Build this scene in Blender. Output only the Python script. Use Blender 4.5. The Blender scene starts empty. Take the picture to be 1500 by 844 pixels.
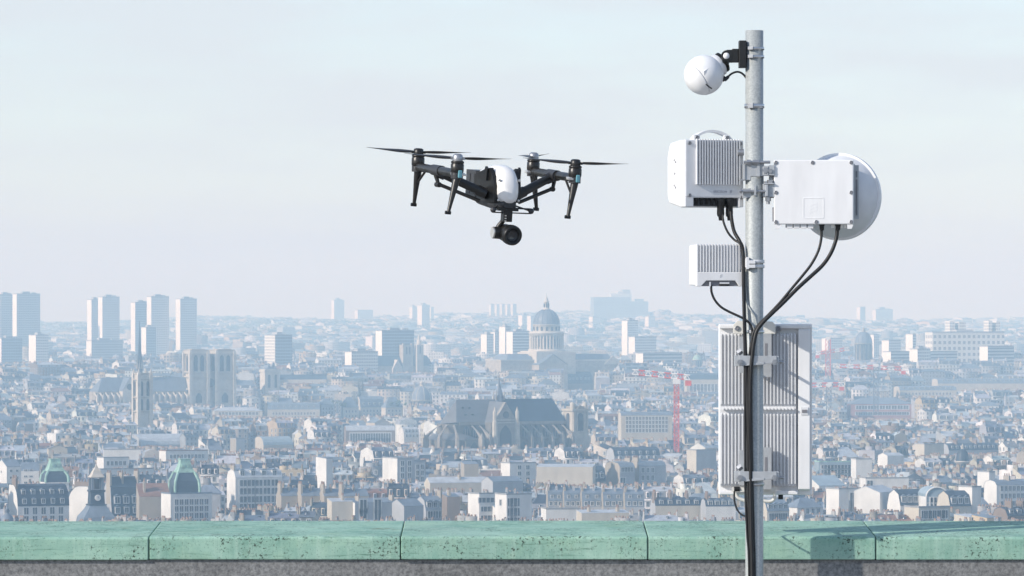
import bpy, bmesh, math, random
import numpy as np
from mathutils import Vector, Matrix
R = math.radians
rng = np.random.default_rng(7)
random.seed(7)
S = bpy.context.scene
COL = S.collection

# ------------------------------------------------------------------ camera
F = 7000.0            # focal length in pixels of a 1500 px wide picture (a long telephoto lens)
EYE = 130.0           # altitude of the camera
HOR = 458.0           # row of the horizon
cam_d = bpy.data.cameras.new('camera')
cam = bpy.data.objects.new('camera', cam_d); COL.objects.link(cam)
cam.location = (0, 0, EYE); cam.rotation_euler = (R(90), 0, 0)
cam_d.sensor_width = 36.0; cam_d.lens = 36.0 * F / 1500.0
cam_d.shift_y = (HOR - 422.0) / 1500.0
cam_d.clip_start = 0.5; cam_d.clip_end = 60000
S.camera = cam

# ------------------------------------------------------------------ sky, sun, exposure
SUN_EL, SUN_AZ = 27.0, 28.0        # elevation; degrees the sun stands towards the viewer from due left
to_sun = Vector((-math.cos(R(SUN_AZ)) * math.cos(R(SUN_EL)), -math.sin(R(SUN_AZ)) * math.cos(R(SUN_EL)), math.sin(R(SUN_EL))))
W = bpy.data.worlds.new('World'); S.world = W; W.use_nodes = True
nt = W.node_tree; nt.nodes.clear()
out = nt.nodes.new('ShaderNodeOutputWorld'); bg = nt.nodes.new('ShaderNodeBackground')
sky = nt.nodes.new('ShaderNodeTexSky'); sky.sky_type = 'NISHITA'; sky.sun_disc = False
sky.sun_elevation = R(SUN_EL); sky.sun_rotation = math.atan2(to_sun.x, to_sun.y)
sky.altitude = 130; sky.air_density = 1.0; sky.dust_density = 0.5; sky.ozone_density = 4.0
# thin veil of high cirrus over the whole sky, a little thicker in wisps
tc = nt.nodes.new('ShaderNodeTexCoord'); mp = nt.nodes.new('ShaderNodeMapping')
mp.inputs['Scale'].default_value = (5, 5, 30); mp.inputs['Rotation'].default_value = (R(4), R(-9), 0)
nz = nt.nodes.new('ShaderNodeTexNoise'); nz.inputs['Scale'].default_value = 2.2; nz.inputs['Detail'].default_value = 7; nz.inputs['Roughness'].default_value = 0.58
rp = nt.nodes.new('ShaderNodeValToRGB'); rp.color_ramp.elements[0].position = 0.42; rp.color_ramp.elements[1].position = 0.64
rp.color_ramp.elements[0].color = (0.62, 0.62, 0.62, 1); rp.color_ramp.elements[1].color = (0.97, 0.97, 0.97, 1)
mx = nt.nodes.new('ShaderNodeMix'); mx.data_type = 'RGBA'
hs = nt.nodes.new('ShaderNodeVectorMath'); hs.operation = 'MULTIPLY'; hs.inputs[1].default_value = (1.0, 1.0, 1.0)
nt.links.new(tc.outputs['Generated'], mp.inputs['Vector']); nt.links.new(mp.outputs['Vector'], nz.inputs['Vector'])
nt.links.new(nz.outputs['Fac'], rp.inputs['Fac']); sx = nt.nodes.new('ShaderNodeSeparateXYZ'); nt.links.new(tc.outputs['Generated'], sx.inputs[0])     # the veil thins out overhead, as the line of sight through it gets shorter
ab = nt.nodes.new('ShaderNodeMath'); ab.operation = 'MAXIMUM'; ab.inputs[1].default_value = 0.0; nt.links.new(sx.outputs[2], ab.inputs[0])
dv = nt.nodes.new('ShaderNodeMath'); dv.operation = 'MULTIPLY_ADD'; dv.inputs[1].default_value = 2.6; dv.inputs[2].default_value = 1.0; nt.links.new(ab.outputs[0], dv.inputs[0])
qv = nt.nodes.new('ShaderNodeMath'); qv.operation = 'DIVIDE'; nt.links.new(rp.outputs['Color'], qv.inputs[0]); nt.links.new(dv.outputs[0], qv.inputs[1])
nt.links.new(qv.outputs[0], mx.inputs[0])
nt.links.new(sky.outputs['Color'], hs.inputs[0]); nt.links.new(hs.outputs[0], mx.inputs[6])
mx.inputs[7].default_value = (3.6, 3.82, 4.08, 1)
nt.links.new(mx.outputs[2], bg.inputs['Color']); bg.inputs['Strength'].default_value = 0.15
nt.links.new(bg.outputs[0], out.inputs['Surface'])
sun_d = bpy.data.lights.new('sun', 'SUN'); sun_d.energy = 3.2; sun_d.angle = R(0.6); sun_d.color = (1.0, 0.94, 0.85)
sun = bpy.data.objects.new('sun', sun_d); COL.objects.link(sun)
sun.rotation_euler = to_sun.to_track_quat('Z', 'Y').to_euler(); sun.location = (-200, -50, 300)
S.view_settings.view_transform = 'Standard'; S.view_settings.look = 'None'
S.view_settings.exposure = 0.48; S.view_settings.gamma = 1.0; S.view_settings.use_curve_mapping = False
try:
    S.render.engine = 'CYCLES'
    S.cycles.volume_bounces = 5; S.cycles.max_bounces = 8; S.cycles.diffuse_bounces = 3; S.cycles.glossy_bounces = 3
    S.cycles.use_denoising = True
except Exception: pass

# ------------------------------------------------------------------ helpers
def link(o, parent=None):
    COL.objects.link(o)
    if parent is not None: o.parent = parent
    return o
def tag(o, label=None, cat=None, group=None, kind=None):
    if label: o['label'] = label
    if cat: o['category'] = cat
    if group: o['group'] = group
    if kind: o['kind'] = kind
    return o
def empty(name, loc=(0, 0, 0), rz=0.0, label=None, cat=None, group=None):
    o = bpy.data.objects.new(name, None); COL.objects.link(o)
    o.location = loc; o.rotation_euler = (0, 0, rz); o.empty_display_size = 0.1
    return tag(o, label, cat, group)
def inst(name, me, parent=None, loc=(0, 0, 0), rot=(0, 0, 0), scale=None):
    o = bpy.data.objects.new(name, me); link(o, parent)
    o.location = loc; o.rotation_euler = rot
    if scale: o.scale = scale
    return o

class MB:
    """collects faces; build() links them as one mesh object"""
    def __init__(s): s.v = []; s.f = []; s.m = []; s.sm = []
    def add(s, vs, fs, mi=0, smooth=False, M=None):
        b = len(s.v)
        if M is not None: vs = [tuple(M @ Vector(p)) for p in vs]
        s.v += [tuple(p) for p in vs]; s.f += [tuple(b + i for i in f) for f in fs]
        s.m += [mi] * len(fs); s.sm += [smooth] * len(fs); return s
    def box(s, x0, x1, y0, y1, z0, z1, mi=0, M=None):
        vs = [(x0,y0,z0),(x1,y0,z0),(x1,y1,z0),(x0,y1,z0),(x0,y0,z1),(x1,y0,z1),(x1,y1,z1),(x0,y1,z1)]
        return s.add(vs, [(3,2,1,0),(4,5,6,7),(0,1,5,4),(1,2,6,5),(2,3,7,6),(3,0,4,7)], mi, False, M)
    def cbox(s, c, d, mi=0, M=None):
        return s.box(c[0]-d[0]/2, c[0]+d[0]/2, c[1]-d[1]/2, c[1]+d[1]/2, c[2]-d[2]/2, c[2]+d[2]/2, mi, M)
    def lathe(s, prof, n=24, mi=0, M=None, smooth=True, cap=True):
        vs = []; fs = []
        for r, z in prof:
            for k in range(n):
                a = 2*math.pi*k/n; vs.append((r*math.cos(a), r*math.sin(a), z))
        for j in range(len(prof)-1):
            for k in range(n):
                k2 = (k+1) % n; fs.append((j*n+k, j*n+k2, (j+1)*n+k2, (j+1)*n+k))
        s.add(vs, fs, mi, smooth, M)
        if cap:
            if prof[0][0] > 1e-4: s.add(vs[:n], [tuple(range(n-1, -1, -1))], mi, False, M)
            if prof[-1][0] > 1e-4: s.add(vs[-n:], [tuple(range(n))], mi, False, M)
        return s
    def cyl(s, p0, p1, r0, r1=None, n=12, mi=0, smooth=True, M=None):
        p0, p1 = Vector(p0), Vector(p1); r1 = r0 if r1 is None else r1
        d = p1 - p0; q = d.to_track_quat('Z', 'Y').to_matrix().to_4x4(); T = Matrix.Translation(p0) @ q
        if M is not None: T = M @ T
        return s.lathe([(r0, 0), (r1, d.length)], n, mi, T, smooth)
    def tube(s, pts, r, n=10, mi=0, smooth=True, M=None):
        P = [Vector(p) for p in pts]; rs = r if isinstance(r, (list, tuple)) else [r]*len(P)
        up = Vector((0.3, 0.9, 0.2)).normalized(); vs = []; fs = []
        for i, p in enumerate(P):
            t = (P[min(i+1, len(P)-1)] - P[max(i-1, 0)]).normalized()
            a = (up - t*up.dot(t)).normalized(); b = t.cross(a); up = a
            for k in range(n):
                an = 2*math.pi*k/n; vs.append(tuple(p + (a*math.cos(an) + b*math.sin(an))*rs[i]))
        for j in range(len(P)-1):
            for k in range(n):
                k2 = (k+1) % n; fs.append((j*n+k, j*n+k2, (j+1)*n+k2, (j+1)*n+k))
        s.add(vs, fs, mi, smooth, M)
        s.add(vs[:n], [tuple(range(n-1, -1, -1))], mi, False, M); s.add(vs[-n:], [tuple(range(n))], mi, False, M)
        return s
    def prism(s, poly, y0, y1, mi=0, M=None):
        """polygon in (x, z), counter-clockwise seen from -y, extruded along y"""
        n = len(poly); vs = [(x, y0, z) for x, z in poly] + [(x, y1, z) for x, z in poly]
        fs = [tuple(range(n)), tuple(range(2*n-1, n-1, -1))] + [((i+1) % n, i, n+i, n+(i+1) % n) for i in range(n)]
        return s.add(vs, fs, mi, False, M)
    def prismx(s, poly, x0, x1, mi=0, M=None):
        """polygon in (y, z) extruded along x"""
        n = len(poly); vs = [(x0, y, z) for y, z in poly] + [(x1, y, z) for y, z in poly]
        fs = [tuple(range(n-1, -1, -1)), tuple(range(n, 2*n))] + [(i, (i+1) % n, n+(i+1) % n, n+i) for i in range(n)]
        return s.add(vs, fs, mi, False, M)
    def pyramid(s, x0, x1, y0, y1, z0, z1, t=0.0, mi=0, M=None):
        cx, cy = (x0+x1)/2, (y0+y1)/2
        T = lambda x, y: (cx+(x-cx)*t, cy+(y-cy)*t, z1)
        b = [(x0,y0,z0),(x1,y0,z0),(x1,y1,z0),(x0,y1,z0)]
        if t < 1e-6:
            return s.add(b+[(cx,cy,z1)], [(0,1,4),(1,2,4),(2,3,4),(3,0,4),(3,2,1,0)], mi, False, M)
        return s.add(b+[T(x0,y0),T(x1,y0),T(x1,y1),T(x0,y1)], [(3,2,1,0),(4,5,6,7),(0,1,5,4),(1,2,6,5),(2,3,7,6),(3,0,4,7)], mi, False, M)
    def mesh(s, name, mats):
        me = bpy.data.meshes.new(name); me.from_pydata(s.v, [], s.f)
        for m in (mats if isinstance(mats, (list, tuple)) else [mats]): me.materials.append(m)
        me.polygons.foreach_set('material_index', s.m); me.polygons.foreach_set('use_smooth', s.sm)
        me.update(); return me
    def build(s, name, mats, parent=None, loc=(0, 0, 0), rot=(0, 0, 0), bevel=0.0, segs=2):
        me = s.mesh(name, mats)
        if bevel > 0:
            bm = bmesh.new(); bm.from_mesh(me)
            es = [e for e in bm.edges if len(e.link_faces) == 2 and e.calc_face_angle(0) > 0.5]
            bmesh.ops.bevel(bm, geom=es, offset=bevel, segments=segs, profile=0.5, affect='EDGES', clamp_overlap=True)
            bm.to_mesh(me); bm.free()
        return inst(name, me, parent, loc, rot)

def spline(pts, sub=8):
    P = [Vector(p) for p in pts]; out = []
    for i in range(len(P)-1):
        p0 = P[max(i-1, 0)]; p1 = P[i]; p2 = P[i+1]; p3 = P[min(i+2, len(P)-1)]
        for k in range(sub):
            t = k/sub
            out.append(0.5*((2*p1) + (p2-p0)*t + (2*p0-5*p1+4*p2-p3)*t*t + (3*p1-p0-3*p2+p3)*t*t*t))
    out.append(P[-1]); return out

def pmat(name, col, rough=0.6, metal=0.0, var=0.12, scale=6.0, bump=0.0, bscale=None, spec=0.5, detail=4, streak=None, coat=0.0):
    m = bpy.data.materials.new(name); m.use_nodes = True; n = m.node_tree; b = n.nodes['Principled BSDF']
    b.inputs['Roughness'].default_value = rough; b.inputs['Metallic'].default_value = metal
    b.inputs['Specular IOR Level'].default_value = spec; b.inputs['Coat Weight'].default_value = coat
    t = n.nodes.new('ShaderNodeTexCoord'); z = n.nodes.new('ShaderNodeTexNoise')
    z.inputs['Scale'].default_value = scale; z.inputs['Detail'].default_value = detail
    src = t.outputs['Object']
    if streak:
        mp = n.nodes.new('ShaderNodeMapping'); mp.inputs['Scale'].default_value = streak
        n.links.new(src, mp.inputs['Vector']); src = mp.outputs['Vector']
    n.links.new(src, z.inputs['Vector'])
    r = n.nodes.new('ShaderNodeValToRGB'); lo = [c*(1-var) for c in col]; hi = [min(1, c*(1+var)) for c in col]
    r.color_ramp.elements[0].color = (*lo, 1); r.color_ramp.elements[1].color = (*hi, 1)
    r.color_ramp.elements[0].position = 0.3; r.color_ramp.elements[1].position = 0.7
    n.links.new(z.outputs['Fac'], r.inputs['Fac']); n.links.new(r.outputs['Color'], b.inputs['Base Color'])
    if bump > 0:
        z2 = n.nodes.new('ShaderNodeTexNoise'); z2.inputs['Scale'].default_value = bscale or scale*5; z2.inputs['Detail'].default_value = 3
        n.links.new(t.outputs['Object'], z2.inputs['Vector'])
        bp = n.nodes.new('ShaderNodeBump'); bp.inputs['Strength'].default_value = bump; bp.inputs['Distance'].default_value = 0.01
        n.links.new(z2.outputs['Fac'], bp.inputs['Height']); n.links.new(bp.outputs['Normal'], b.inputs['Normal'])
    return m

FD = 23.333                                  # distance of the mast: 300 px of the photograph per metre there
def fx(px, D=FD): return (px-750.0)/F*D
def fz(py, D=FD): return EYE-(py-HOR)/F*D
# ------------------------------------------------------------------ materials of the near things
M_white = pmat('white_enamel', (0.77, 0.77, 0.775), 0.42, var=0.06, scale=7, bump=0.02, bscale=400, detail=8, streak=(2.2, 2.2, 0.5))
M_white2 = pmat('grey_white_casting', (0.67, 0.675, 0.69), 0.45, var=0.05, scale=14, bump=0.04, bscale=500)
M_warm = pmat('cream_bracket_paint', (0.68, 0.665, 0.62), 0.5, var=0.06, scale=12)
M_black = pmat('black_rubber', (0.007, 0.007, 0.008), 0.5, var=0.25, scale=30, bump=0.05, bscale=300)
M_plastic = pmat('black_plastic', (0.011, 0.0105, 0.010), 0.38, var=0.2, scale=40, bump=0.03, bscale=600)
M_carbon = pmat('dark_composite', (0.017, 0.0155, 0.014), 0.34, var=0.25, scale=60, bump=0.04, bscale=500)
M_dgrey = pmat('dark_grey_plastic', (0.032, 0.032, 0.035), 0.45, var=0.2, scale=30)
M_steel = pmat('steel_band', (0.62, 0.63, 0.64), 0.28, 0.9, var=0.08, scale=40)
M_bolt = pmat('bolt_steel', (0.36, 0.37, 0.39), 0.4, 0.7, var=0.12, scale=60)
M_cast = pmat('cast_aluminium_bracket', (0.43, 0.45, 0.47), 0.5, 0.25, var=0.1, scale=25, bump=0.08, bscale=200)
M_shell = pmat('silver_white_shell', (0.82, 0.80, 0.78), 0.3, 0.0, var=0.03, scale=6, coat=0.4)
M_silver = pmat('brushed_silver', (0.66, 0.64, 0.61), 0.3, 0.7, var=0.1, scale=30)
M_print = pmat('grey_print', (0.36, 0.36, 0.40), 0.6, var=0.02)
M_glasslens = pmat('lens_glass', (0.01, 0.012, 0.015), 0.06, var=0.1, coat=1.0)
M_lamp = pmat('cyan_lamp_lens', (0.15, 0.36, 0.42), 0.2, var=0.05)
M_socket = pmat('socket_grey', (0.20, 0.20, 0.22), 0.5, var=0.1)

def galvanised():
    m = pmat('galvanised_steel', (0.5, 0.53, 0.54), 0.5, 0.25); n = m.node_tree; b = n.nodes['Principled BSDF']
    t = n.nodes.new('ShaderNodeTexCoord'); v = n.nodes.new('ShaderNodeTexVoronoi'); v.inputs['Scale'].default_value = 170
    z = n.nodes.new('ShaderNodeTexNoise'); z.inputs['Scale'].default_value = 4; z.inputs['Detail'].default_value = 6
    r = n.nodes.new('ShaderNodeValToRGB'); r.color_ramp.elements[0].color = (0.25, 0.275, 0.28, 1); r.color_ramp.elements[1].color = (0.56, 0.58, 0.565, 1)
    s = n.nodes.new('ShaderNodeSeparateColor'); mx = n.nodes.new('ShaderNodeMix'); mx.inputs[0].default_value = 0.6
    n.links.new(t.outputs['Object'], v.inputs['Vector']); n.links.new(t.outputs['Object'], z.inputs['Vector'])
    n.links.new(v.outputs['Color'], s.inputs[0]); n.links.new(s.outputs[0], mx.inputs[2]); n.links.new(z.outputs['Fac'], mx.inputs[3])
    n.links.new(mx.outputs[0], r.inputs['Fac']); n.links.new(r.outputs['Color'], b.inputs['Base Color'])
    bp = n.nodes.new('ShaderNodeBump'); bp.inputs['Strength'].default_value = 0.25; bp.inputs['Distance'].default_value = 0.002
    n.links.new(s.outputs[0], bp.inputs['Height']); n.links.new(bp.outputs['Normal'], b.inputs['Normal'])
    return m
M_galv = galvanised()

def patina():
    m = bpy.data.materials.new('weathered_copper_patina'); m.use_nodes = True; n = m.node_tree; b = n.nodes['Principled BSDF']
    N = n.nodes.new; L = n.links.new
    t = N('ShaderNodeTexCoord')
    oi = N('ShaderNodeObjectInfo'); ad = N('ShaderNodeVectorMath'); ad.operation = 'ADD'
    cx = N('ShaderNodeCombineXYZ'); mul = N('ShaderNodeMath'); mul.operation = 'MULTIPLY'; mul.inputs[1].default_value = 37.0
    L(oi.outputs['Random'], mul.inputs[0]); L(mul.outputs[0], cx.inputs[0]); L(mul.outputs[0], cx.inputs[2])
    L(t.outputs['Object'], ad.inputs[0]); L(cx.outputs[0], ad.inputs[1]); P = ad.outputs[0]
    def noise(scale, detail=5, rough=0.6, st=None):
        z = N('ShaderNodeTexNoise'); z.inputs['Scale'].default_value = scale; z.inputs['Detail'].default_value = detail; z.inputs['Roughness'].default_value = rough
        if st:
            mp = N('ShaderNodeMapping'); mp.inputs['Scale'].default_value = st; L(P, mp.inputs['Vector']); L(mp.outputs['Vector'], z.inputs['Vector'])
        else: L(P, z.inputs['Vector'])
        return z.outputs['Fac']
    def ramp(src, p0, p1, c0=(0,0,0), c1=(1,1,1)):
        r = N('ShaderNodeValToRGB'); r.color_ramp.elements[0].position = p0; r.color_ramp.elements[1].position = p1
        r.color_ramp.elements[0].color = (*c0, 1); r.color_ramp.elements[1].color = (*c1, 1); L(src, r.inputs['Fac']); return r.outputs['Color']
    def mix(f, a, c, mode='MIX'):
        x = N('ShaderNodeMix'); x.data_type = 'RGBA'; x.blend_type = mode
        if isinstance(f, float): x.inputs[0].default_value = f
        else: L(f, x.inputs[0])
        L(a, x.inputs[6])
        if isinstance(c, tuple): x.inputs[7].default_value = (*c, 1)
        else: L(c, x.inputs[7])
        return x.outputs[2]
    base = ramp(noise(2.6, 8, 0.66, (1, 1, 1.6)), 0.32, 0.68, (0.175, 0.345, 0.275), (0.36, 0.55, 0.445))
    blotch = ramp(noise(7.0, 6, 0.7), 0.5, 0.72)
    base = mix(mix(0.55, blotch, (0, 0, 0)), base, (0.40, 0.60, 0.42))
    yel = ramp(noise(1.7, 6, 0.65), 0.56, 0.76); base = mix(mix(0.45, yel, (0, 0, 0)), base, (0.33, 0.43, 0.25))
    gry = ramp(noise(1.1, 7, 0.7), 0.48, 0.7); base = mix(mix(0.45, gry, (0, 0, 0)), base, (0.30, 0.42, 0.36))
    brown = ramp(noise(3.1, 9, 0.78, (0.7, 1, 1.2)), 0.60, 0.67); base = mix(mix(0.35, brown, (0, 0, 0)), base, (0.13, 0.10, 0.05))
    # fine horizontal streaks, dark
    stk = ramp(noise(20, 6, 0.7, (0.16, 1.4, 2.4)), 0.56, 0.66); msk = ramp(noise(2.2, 4, 0.7), 0.42, 0.58)
    base = mix(mix(1.0, stk, msk, 'MULTIPLY'), base, (0.055, 0.14, 0.10))
    # run-off streaks down the faces and rusty patches
    run = ramp(noise(9, 6, 0.65, (2.2, 2.2, 0.16)), 0.50, 0.66); base = mix(mix(0.55, run, (0, 0, 0)), base, (0.43, 0.60, 0.50))
    run2 = ramp(noise(13, 5, 0.7, (2.0, 2.0, 0.14)), 0.55, 0.70); base = mix(mix(0.6, run2, (0, 0, 0)), base, (0.12, 0.24, 0.19))
    rust = ramp(noise(4.5, 8, 0.8, (0.8, 1, 1.3)), 0.615, 0.69); rm_ = ramp(noise(1.6, 3), 0.5, 0.62); base = mix(mix(1.0, rust, rm_, 'MULTIPLY'), base, (0.20, 0.135, 0.055))
    # pitted dark spots in patches
    v = N('ShaderNodeTexVoronoi'); v.inputs['Scale'].default_value = 62; L(P, v.inputs['Vector'])
    sp = ramp(noise(62, 4, 0.7), 0.545, 0.595); pm = ramp(noise(3.2, 6, 0.75), 0.48, 0.56)
    base = mix(mix(1.0, sp, pm, 'MULTIPLY'), base, (0.045, 0.065, 0.052))
    sp2 = ramp(noise(110, 3, 0.6), 0.61, 0.65); base = mix(mix(0.45, sp2, (0, 0, 0)), base, (0.04, 0.06, 0.05))
    L(base, b.inputs['Base Color']); b.inputs['Roughness'].default_value = 0.72; b.inputs['Specular IOR Level'].default_value = 0.3
    bp = N('ShaderNodeBump'); bp.inputs['Strength'].default_value = 0.5; bp.inputs['Distance'].default_value = 0.004
    L(noise(38, 7, 0.7), bp.inputs['Height']); L(bp.outputs['Normal'], b.inputs['Normal'])
    return m
M_patina = patina()

def concrete():
    m = pmat('grey_granite_wall', (0.222, 0.228, 0.232), 0.85, var=0.2, scale=3, detail=8); n = m.node_tree; b = n.nodes['Principled BSDF']
    t = n.nodes.new('ShaderNodeTexCoord'); z = n.nodes.new('ShaderNodeTexNoise'); z.inputs['Scale'].default_value = 46; z.inputs['Detail'].default_value = 6; z.inputs['Roughness'].default_value = 0.75
    r = n.nodes.new('ShaderNodeValToRGB'); r.color_ramp.elements[0].position = 0.35; r.color_ramp.elements[0].color = (0.35, 0.35, 0.36, 1); r.color_ramp.elements[1].position = 0.62; r.color_ramp.elements[1].color = (1.25, 1.22, 1.18, 1)
    old = b.inputs['Base Color'].links[0].from_socket
    x = n.nodes.new('ShaderNodeMix'); x.data_type = 'RGBA'; x.blend_type = 'MULTIPLY'; x.inputs[0].default_value = 0.85
    n.links.new(t.outputs['Object'], z.inputs['Vector']); n.links.new(z.outputs['Fac'], r.inputs['Fac'])
    n.links.new(old, x.inputs[6]); n.links.new(r.outputs['Color'], x.inputs[7]); n.links.new(x.outputs[2], b.inputs['Base Color'])
    bp = n.nodes.new('ShaderNodeBump'); bp.inputs['Strength'].default_value = 0.7; bp.inputs['Distance'].default_value = 0.004
    n.links.new(z.outputs['Fac'], bp.inputs['Height']); n.links.new(bp.outputs['Normal'], b.inputs['Normal'])
    return m
M_conc = concrete()
M_pave = pmat('terrace_paving', (0.28, 0.27, 0.26), 0.85, var=0.2, scale=5, bump=0.3, bscale=60)

# ------------------------------------------------------------------ parapet: coping stones on a granite wall, terrace floor
CY0, CY1 = 23.535, 24.40                        # front and back edge of the coping
cz = EYE-(786-HOR)/F*CY0                       # top of the front edge
th = 0.1165
parapet = empty('parapet_wall', (0, CY0, cz-th-1.0), 0, 'low terrace wall capped with weathered green copper coping blocks along the bottom of the view', 'parapet')
zb = -0.0
w = MB(); w.box(-8, 8, 0.020, CY1-CY0-0.05, 0.0, 1.0); w.build('wall', M_conc, parapet)
joints = [-1000, -146, 218, 587, 949, 1283, 1650, 2012, 2400]
for i in range(len(joints)-1):
    xa, xb = fx(joints[i], CY0), fx(joints[i+1], CY0); L_ = xb-xa-0.0045
    dz0 = [0.004, -0.002, 0.0, 0.001, 0.0, -0.001, 0, 0][i]
    c = MB(); back = CY1-CY0
    c.prismx([(0, 1.002), (back, 1.002), (back, 1.0+th+0.038), (back-0.02, 1.0+th+0.040), (0.012, 1.0+th), (0.0, 1.0+th-0.010)], 0, L_)
    me_o = c.build('coping_block', M_patina, parapet, (xa+0.00225, 0.004*((i*7) % 3-1), dz0), bevel=0.005)
floor = MB(); floor.box(-60, 60, -40, CY1, -0.4, 0.0)
fl = floor.build('terrace_floor', M_pave, None, (0, 0, cz-th-1.0)); tag(fl, kind='structure')
FLOOR = cz-th-1.0

# ------------------------------------------------------------------ mast
MX = fx(1105)
mast = empty('steel_mast', (MX, FD, FLOOR), 0, 'tall galvanised steel pole carrying the white radio boxes', 'pole')
PR = 13.2/300.0
m = MB(); top = fz(45)-FLOOR
m.lathe([(PR, 0), (PR, top), (PR-0.004, top+0.001), (PR-0.004, top-0.25)], 40, cap=False); m.build('pole', M_galv, mast)
m = MB(); m.lathe([(0.13, 0.0), (0.13, 0.015)], 28); m.build('base_flange', M_galv, mast)
def strap(py, h=0.02, buckle=True, mat=M_steel, r=PR+0.003, buckle_ang=-112):
    s = MB(); z = fz(py)-FLOOR; n = 40
    s.lathe([(r, z-h/2), (r+0.002, z-h/2), (r+0.002, z+h/2), (r, z+h/2), (r, z-h/2)], n, cap=False)
    o = s.build('steel_strap', mat, mast)
    if buckle:
        b = MB(); a = R(buckle_ang); b.cbox((0, 0, 0), (0.028, 0.012, h*1.25)); k = b.build('buckle', M_bolt, o, ((r+0.006)*math.cos(a), (r+0.006)*math.sin(a), z), (0, 0, a+math.pi/2), 0.002)
for py in (71.5, 83.5): strap(py, 0.013)
strap(155.5, 0.02); strap(486, 0.013); strap(709, 0.014)

def screw(parent, x, z, y=-0.0, r=0.0095, name='screw'):
    global _scr
    if '_scr' not in globals():
        s = MB(); s.lathe([(0.0, 0), (0.55, 0.0), (0.62, 0.35), (1.0, 0.35), (1.0, 0.0)][::-1], 14, cap=False)
        s.lathe([(0.60, 0.5), (0.0, 0.42)], 6, mi=1, cap=False); _scr = s.mesh('screw', [M_bolt, M_socket])
    return inst(name, _scr, parent, (x, y, z), (R(90), 0, 0), (r, r, r))

# ------------------------------------------------------------------ security camera ball
cx, cz_ = fx(1031), fz(110)
ball = empty('security_camera', (cx, FD, cz_), 0, 'white ball camera hung from a black bracket near the top of the pole', 'camera')
br = 29.3/300
ax = Vector((-0.79, -0.30, -0.55)).normalized()       # axis towards the lens side (down-left)
Q = (-ax).to_track_quat('Z', 'Y').to_matrix().to_4x4()
prof = [(br*math.sin(a), -br*math.cos(a)) for a in [math.pi*k/26 for k in range(27)]]
seam = -0.40*br
pr = []
for r, z in prof: pr.append((r, z))
lo = [p for p in pr if p[1] < seam-0.0015]; hi = [p for p in pr if p[1] > seam+0.0015]
g = math.sqrt(br*br-seam*seam)
s = MB(); s.lathe(lo+[(g, seam-0.0014), (g-0.003, seam-0.0005)], 48, M=Q, cap=False); s.build('lens_dome', M_white, ball)
s = MB(); s.lathe([(g-0.004, seam-0.0016), (g-0.0012, seam-0.0014), (g-0.0012, seam+0.0016), (g-0.004, seam+0.0018)], 48, M=Q, cap=False); s.build('seam_shade_ring', M_socket, ball)  # thin dark ring added in the seam groove, painting its shade
s = MB(); s.lathe([(g-0.003, seam-0.0005), (g, seam+0.0014)]+hi, 48, M=Q, cap=False); s.build('housing', M_white, ball)
s = MB(); s.lathe([(br*0.60, br*0.70), (br*0.58, br*1.02), (br*0.46, br*1.10), (0, br*1.10)], 36, M=Q, cap=False); s.build('neck', M_white, ball)
s = MB(); s.lathe([(br*0.42, br*1.10), (br*0.44, br*1.3), (br*0.30, br*1.36), (br*0.22, br*1.5)], 28, M=Q); s.lathe([(br*0.54, br*1.16), (br*0.54, br*1.24)], 28, M=Q)
s.build('mount_ring', M_plastic, ball)
def ball_pt(px, py, lift=1.0):
    x = (px-1031)/300; z = -(py-110)/300; rr = (br*lift)**2-x*x-z*z
    return Vector((x, -math.sqrt(max(rr, 0)), z))
s = MB(); a, b_, c_, d_ = ball_pt(1024.6, 105.6, 1.004), ball_pt(1039.5, 99.6, 1.004), ball_pt(1030.5, 112.5, 1.004), ball_pt(1030.0, 106.0, 1.07)
s.add([a, b_, c_, d_], [(0, 1, 3), (1, 2, 3), (2, 0, 3)]); s.build('vent_ridge', M_white, ball)
s = MB(); p0, p1 = ball_pt(1033, 124.6, 1.0), ball_pt(1041.5, 130.6, 1.0); s.tube([p0, (p0+p1)/2*1.015, p1], 0.0035, 8); s.build('status_slot', M_plastic, ball)
# bracket: ball joint, arm block, wall plate
def bp(px, py, y=0.0): return Vector(((px-1031)/300, y, -(py-110)/300))
s = MB(); s.cyl(bp(1058, 92), bp(1064, 84), 0.026, 0.022, 20); s.build('swivel', M_plastic, ball)
s = MB(); s.cyl(bp(1064, 82, -0.035), bp(1064, 82, 0.03), 0.026, 0.026, 24); s.build('pivot', M_plastic, ball)
s = MB(); s.lathe([(0.0155, 0), (0.0145, 0.004), (0, 0.005)], 24, M=Matrix.Translation(bp(1063.5, 82.5, -0.0352)) @ Matrix.Rotation(R(90), 4, 'X')); s.build('pivot_cap', M_white, ball)
s = MB()
for y0, y1 in ((-0.032, -0.018), (0.018, 0.032)): s.box((1064-1031)/300, (1082-1031)/300, y0, y1, bp(0, 91.5).z, bp(0, 73.5).z)
s.box((1070-1031)/300, (1073-1031)/300, -0.018, 0.018, bp(0, 92).z, bp(0, 74).z); s.box((1079-1031)/300, (1082-1031)/300, -0.03, 0.03, bp(0, 91).z, bp(0, 72).z)
s.box((1072-1031)/300, (1082-1031)/300, -0.031, -0.017, bp(0, 76.5).z, bp(0, 72).z); s.build('bracket_arm', M_plastic, ball, bevel=0.002)
s = MB(); s.box((1082-1031)/300, (1092.5-1031)/300, -0.045, 0.045, bp(0, 99.5).z, bp(0, 60).z); s.build('mounting_plate', M_plastic, ball, bevel=0.003)
s = MB(); s.cyl(bp(1052, 107), bp(1062, 117.5, -0.01), 0.014, 0.012, 14); s.cyl(bp(1052.5, 108), bp(1056.5, 112, -0.005), 0.019, 0.019, 14); s.cyl(bp(1061, 117.5, -0.01), bp(1067, 112.5, -0.01), 0.010, 0.008, 12); s.build('cable_plug', M_black, ball)
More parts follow.
